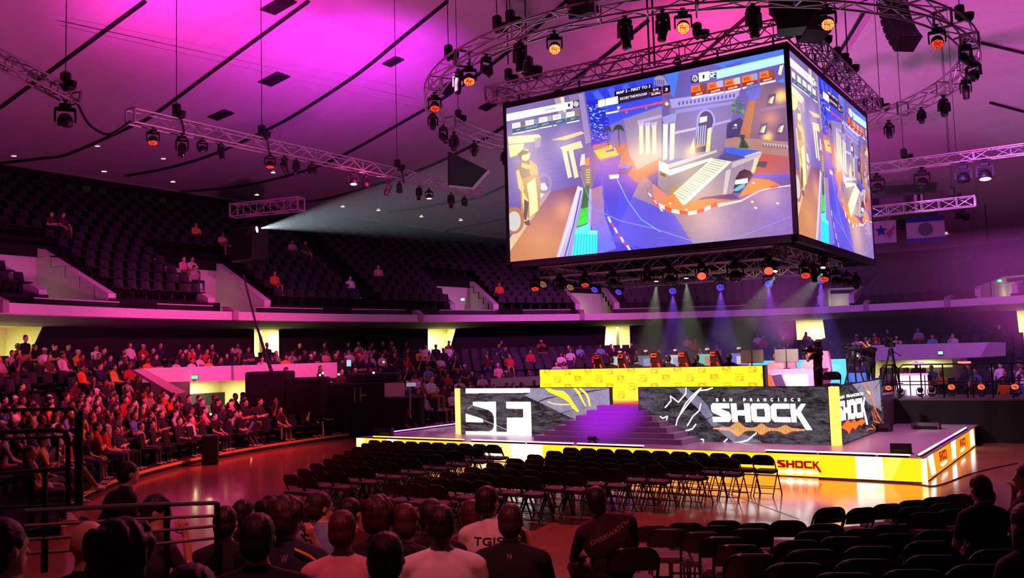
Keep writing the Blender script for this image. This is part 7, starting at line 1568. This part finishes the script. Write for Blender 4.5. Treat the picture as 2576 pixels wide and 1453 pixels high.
o2, s2_ = operator(2186, 848, 27.6, 1, 'camera operator in black with raised arm beside a tripod camera', 'over', 1.0, w=1.15); MB().rbox((-.16, .17, .92), (.07, .02, .12), .01).build('badge', M_WHITE, o2)
def tripod_cam(px, py, Y, zb, rz, label):
    P = ony(px, py, Y); H = float(P[2])-zb; t = thing('camera_tripod', 'tripod under the '+label, 'tripod', (P[0], Y, zb), rz); h = H-.28
    for k in range(3): a = k*2.094+.5; MB().tube([(.05*math.cos(a), .05*math.sin(a), h), (.40*math.cos(a), .40*math.sin(a), 0)], .025, 6).build('leg', M_BLACK, t)
    MB().lathe([(.07, h-.12), (.09, h), (.06, h+.12)], 10).build('head', M_BLACK, t); MB().tube([(0, -.05, h+.05), (.1, -.45, h-.12)], .014, 5).build('pan_bar', M_BLACK, t); MB().tube([(.3*math.cos(a), .3*math.sin(a), h*.3) for a in np.linspace(0, 2*PI, 14)][:-1], .012, 5, True).build('spreader', M_BLACK, t)
    return video_camera((P[0], Y, zb+h+.22), rz, label, .75)
tripod_cam(2146, 868, 27.0, PZ, 1.2, 'black video camera left of the operator with raised arm')
# platform deck at the right with drape, rail, lamps ------------------
RY = 28.4; rx0 = float(ony(2208, 1000, RY)[0]); rx1 = 7.5; rz_ = float(ony(2400, 1003, RY)[2])
t = thing('side_platform', 'long platform with black drape right of the stage', 'platform', (0, 0, 0)); MB().bbox(rx0, rx1, RY, RY+2.6, rz_-.10, rz_).build('deck', mat('platform_deck', '#4a3c4a', .6), t)
mb = MB(); n = 90; mb.grid([[(rx0+(rx1-rx0)*k/n, RY-.05+.03*math.sin(k*1.3), z) for k in range(n+1)] for z in (rz_-.04, .01)]); mb.build('drape', M_CLOTHBLK, t); mb = MB(); mb.grid([[(rx0, RY+2.6*k/20+.0, z) for k in range(21)] for z in (rz_-.04, .01)]); mb.build('side_drape', M_CLOTHBLK, t)
tripod_cam(2240, 862, RY+1.0, rz_, .6, 'unattended black video camera at the railing')
UPL = dots('lens_up_red', (1., .12, .03), 3., 15., (.1, .01, 0))
for i, (px, lit, s) in enumerate(((2236, 1, .85), (2266, 0, .7), (2316, 0, .75), (2345, 0, .8), (2395, 1, .9), (2470, 1, .9), (2555, 1, .9))):
    P = ony(px, 998, RY+.25); lamp('wash', (P[0], RY+.25, rz_+.0), face((P[0], RY, 0), TOCAM)+PI, .95 if lit else .3, UPL if lit else None, 'upward moving lamp on the black draped platform, %s from the left' % ORD[i], s*.58, None, False, True)
# move the lamps so that their bases rest on the platform (they stand upside down compared with the hanging ones)
def rail(x0, x1, y, z, label, hoop):
    t = thing('platform_rail', label, 'rail', (x0, y, z)); L = x1-x0; H = .98; r = .022
    MB().tube([(.0, 0, .30), (0, 0, H-.12), (.12, 0, H), (L-.12, 0, H), (L, 0, H-.12), (L, 0, .30)], r, 7).build('frame', M_RAILB, t); MB().tube([(0, 0, .48), (L, 0, .48)], r*.8, 6).build('middle_bar', M_RAILB, t); MB().tube([(0, 0, .38), (L, 0, .38)], r*.8, 6).build('lower_bar', M_RAILB, t)
    for u in (.0, .33, .66, 1.): MB().tube([(L*u, 0, 0), (L*u, 0, H if 0 < u < 1 else .4)], r, 6).build('post', M_RAILB, t)
    return t
yR = RY+.75
g = lambda px: float(ony(px, 950, yR)[0])
rail(g(2216), g(2262), yR, rz_, 'short black hoop rail at the left end of the side platform', 1); rail(g(2262), g(2432), yR, rz_, 'long black pipe rail on the side platform', 1); rail(g(2446), g(2600), yR, rz_, 'black pipe rail at the right edge on the side platform', 1)
P0, P1 = ony(2258, 980, RY+2.2), ony(2332, 980, RY+2.2); zz = float(ony(2295, 943, RY+2.2)[2]); t = thing('glowing_bar', 'glowing pinkish white counter on the side platform', 'counter', ((P0[0]+P1[0])/2, RY+2.2, rz_)); w = P1[0]-P0[0]
MB().rbox((0, 0, (zz-rz_)/2), (w, .5, zz-rz_), .02).build('body', glow('counter_pink', (1., .55, .95), 2.2), t); MB().bbox(-w/2-.02, w/2+.02, -.3, .3, zz-rz_, zz-rz_+.05).build('top', glow('counter_top', (1., .25, .7), 1.2), t)
mb = MB()
for k in range(3): mb.bar((-w/2+w*k/2, -.27, 0), (-w/2+w*k/2, -.27, zz-rz_), .03)
mb.build('frame_strip', mat('counter_frame', '#8a3a6a', .5), t)
for i, px in enumerate((2308, 2425)):
    P = ony(px, 900, yR); o = MB().rbox((0, 0, 0), (.35, .06, .06), .02).build('rail_light', glow('rail_glow_%d' % i, (.7, .12, 1.) if i == 0 else (1., .15, .1), 2.5), None, False, (P[0], yR, rz_+1.02)); tag(o, 'small %s lamp on top of the platform rail' % ('violet' if i == 0 else 'red'), 'light')
for i, (px, py, tn, D) in enumerate(((2303, 908, 'dark grey', 37), (2280, 923, 'navy', 37), (2325, 923, 'black', 37), (2340, 917, 'blue', 37), (2226, 922, 'light blue', 37), (2514, 910, 'white', 37), (2340, 952, 'white', 34), (2555, 950, 'blue', 34), (2452, 925, 'blue', 36), (2572, 935, 'white', 35))):
    P = dep(px, py, D); z = max(.16, float(P[2])-1.3); crowd_person((P[0], P[1], z), look(P), 'spectator in %s top seen through the platform rail, %s of ten' % (tn, ORD[i]), None, PROTO[(i*3) % 8][0], tn)
# black boxes and small props on the stage
def flight(P, d, rz, label): 
    t = thing('monitor_wedge', label, 'loudspeaker', P, rz); x, y, z = d; MB().hexa([(-x/2, -y/2, 0), (x/2, -y/2, 0), (x/2, y/2, 0), (-x/2, y/2, 0), (-x/2, -y/2+.06, z), (x/2, -y/2+.06, z), (x/2, y/2-.02, z*.85), (-x/2, y/2-.02, z*.85)]).build('cabinet', mat('scuffed_black', '#1c1618', .5, vary=.5, scale=20), t); MB().bbox(-x*.42, x*.42, -y/2-.012, -y/2+.02, .02, z*.5).build('grille', M_BLACKMET, t)
P = onz(2262, 1142, GZ); flight((P[0], P[1]+.2, GZ), (.42, .36, .22), .2, 'small black wedge speaker at the right front of the stage')
P = onz(2218, 1084, GZ); flight((P[0], P[1], GZ), (.5, .4, .22), 0, 'low black wedge far right on the stage deck'); P = onz(2330, 1078, GZ); flight((P[0], P[1], GZ), (.7, .4, .18), 0, 'flat dark box at the back right of the stage deck')
P = onz(965, 1096, GZ); flight((P[0], P[1], GZ), (.55, .4, .26), .5, 'brownish box on the left front corner of the stage'); P = onz(1497, 1112, GZ); t = thing('floor_camera', 'tiny black camera on a low stand before the steps', 'camera', (P[0], P[1]-.15, GZ)); MB().rbox((0, 0, .12), (.22, .14, .1), .02).build('camera_body', M_BLACK, t); MB().bar((-.12, 0, 0), (0, 0, .1), .03).build('leg', M_BLACK, t); MB().bar((.12, 0, 0), (0, 0, .1), .03).build('leg', M_BLACK, t)
# ================================================================== crew area left of the stage
def boxpx(name, label, cat, x0, x1, yt, yb, D, dpt, m, zb=None, parts=None):
    A, B = np.array(dep(x0, yb, D)), np.array(dep(x1, yb, D)); zt = float(dep((x0+x1)/2, yt, D)[2]); zb = float(A[2]) if zb is None else zb; u = (B-A); u[2] = 0; L = np.linalg.norm(u); rz = math.atan2(u[1], u[0]); t = thing(name, label, cat, (A[0], A[1], zb), rz); MB().rbox((L/2, dpt/2, (zt-zb)/2), (L, dpt, zt-zb), .05).build('body', m, t); return t, L, zt-zb
t, L, H = boxpx('draped_stack', 'tall stack under a black cloth beside the left stand', 'equipment', 616, 716, 934, 1020, 31.5, 1.6, M_CLOTHBLK, .85); t, L, H = boxpx('draped_stack', 'lower stack under a black cloth right of the tall one', 'equipment', 716, 810, 950, 1020, 31.5, 1.6, M_CLOTHBLK, .85)
t, L, H = boxpx('crew_riser', 'black crew platform left of the stage', 'platform', 812, 1000, 962, 1088, 32.5, 2.6, mat('crew_black', '#0b0a0d', .8), .0)
P = dep(880, 960, 32.4)
for s_ in (890, 910): MB().tube([dep(s_, 972, 32.2)-np.array(t.location) if False else (0, 0, 0), (0, 0, .01)], .01, 4)
hl = thing('access_ladder', 'pale two post handrail in front of the crew platform', 'ladder', dep(900, 1010, 32.2)); sc = 32.2/FPX
for x in (-10, 10): MB().tube([(x*sc, 0, 0), (x*sc, 0, 36*sc)], .02, 6).build('post', M_ALU, hl)
MB().tube([(10*sc, 0, 16*sc), (22*sc, .1, 16*sc)], .015, 5).build('bar', M_ALU, hl)
t, L, H = boxpx('crew_table', 'dark desk of crew gear on the left platform', 'table', 870, 1000, 938, 962, 33.0, 1.0, mat('crew_dark', '#1a141c', .7))
t, L, H = boxpx('light_panel', 'pinkish lit white board on the crew platform', 'board', 967, 1018, 962, 999, 31.6, .06, mat('board_white', '#e0c8d0', .6)); t, L, H = boxpx('black_case', 'black case under the pinkish board', 'case', 966, 1060, 999, 1092, 31.8, 1.4, mat('crew_black', '#0b0a0d', .8), 0.)
t, L, H = boxpx('white_screen', 'small pale screen beside the pinkish board', 'screen', 1022, 1046, 962, 972, 31.8, .05, glow('pale_screen', (.6, .5, .8), .5)); t, L, H = boxpx('tablet', 'bright cyan tablet held up by a spectator', 'tablet', 872, 883, 905, 921, 36, .03, glow('tablet_cyan', (.4, .8, .95), .9))
o = MB().tube([(0, 0, 0), (0, 0, -1.0)], .03, 6).build('silver_pole', M_ALU, None, False, Vector(dep(1031, 978, 31))); tag(o, 'silver vertical pole on the crew platform', 'pole')
for i, (px, py, tn, pr, D, lab) in enumerate(((722, 921, 'black', 3, 33.5, 'crew member with headset behind the black stacks'), (808, 917, 'dark grey', 7, 33.5, 'long haired crew member at the lit console'), (930, 922, 'light grey', 3, 34, 'person in pale top with glowing laptop on the crew platform'), (1087, 943, 'white', 1, 33., 'person in white tee standing out beside the crew platform'), (860, 925, 'maroon', 0, 34, 'crew member in maroon top on the left platform'), (1023, 1024, 'black', 2, 31., 'crouching crew member in black by the stage left side'), (985, 945, 'pink', 3, 34.5, 'crew member in pink top left of the pale screen'))):
    P = dep(px, py, D); crowd_person((P[0], P[1], float(P[2])-1.31), look(P, (-8, 24)) if i not in (0, 1) else look(P, (-10, 30)), lab, None, PROTO[pr][0], tn)
for i, (px, py, c) in enumerate(((717, 938, (.8, 1., 1.)), (805, 943, (1., .5, .3)), (852, 941, (1., .7, 1.)), (940, 937, (.9, 1., 1.)), (965, 910, (1., .3, .1)), (812, 938, (.9, .9, 1.)))):
    o = MB().rbox((0, 0, 0), (.09, .03, .07), .01).build('small_screen', glow('tiny_%d' % i, c, 2.2, False), None, False, Vector(dep(px, py, 32.6))); tag(o, 'tiny bright screen at the crew desks, %s from the left' % ORD[(0, 1, 3, 4, 5, 2)[i]], 'screen')
# camera jib leaning in front of the left wall
tag(MB().tube([dep(612, 690, 34), dep(640, 800, 33.6), dep(668, 890, 33.2), dep(686, 942, 33)], [.03, .04, .06, .07], 6).build('jib_arm', M_BLACK), 'thin black jib arm rising before the left stand', 'crane')
# a few people and glowing vests in the upper deck
for i, (px, py, tn, k, pr) in enumerate(((492, 622, 'yellow', 7, 0), (560, 642, 'pink', 6, 1), (590, 640, 'light grey', 6, 2), (640, 636, 'pink', 6, 3), (655, 642, 'white', 6, 4), (735, 650, 'light grey', 6, 6), (768, 655, 'dark grey', 6, 0), (462, 715, 'pink', 2, 1), (478, 722, 'white', 2, 2), (488, 742, 'light grey', 1, 3), (690, 738, 'orange', 1, 0), (882, 748, 'white', 1, 5), (952, 706, 'pink', 3, 1), (1256, 742, 'orange', 1, 0), (128, 655, 'maroon', 6, 1), (152, 652, 'maroon', 6, 2))):
    a, z = ang(px, py+10, 1, row_s(k)+.5); P = ell(a, 1, row_s(k)+.42, row_z(k+1, a)); crowd_person(P, look(P), 'upper deck spectator in %s top, %s from the left' % (tn, ORD[i]), None, PROTO[pr][0], tn, sc=1.)
for i, (px, py, k, nm) in enumerate(((65, 843, 'black', 'standing dark silhouette beside the lit doorway at far left'), (672, 862, 'black', 'standing dark silhouette before the second lit doorway'))):
    a, z = ang(px, py, 1, .9); P = ell(a, 1, .9, float(z)-1.72); crowd_person(P, look(P), nm, None, PSTAND, 'black')
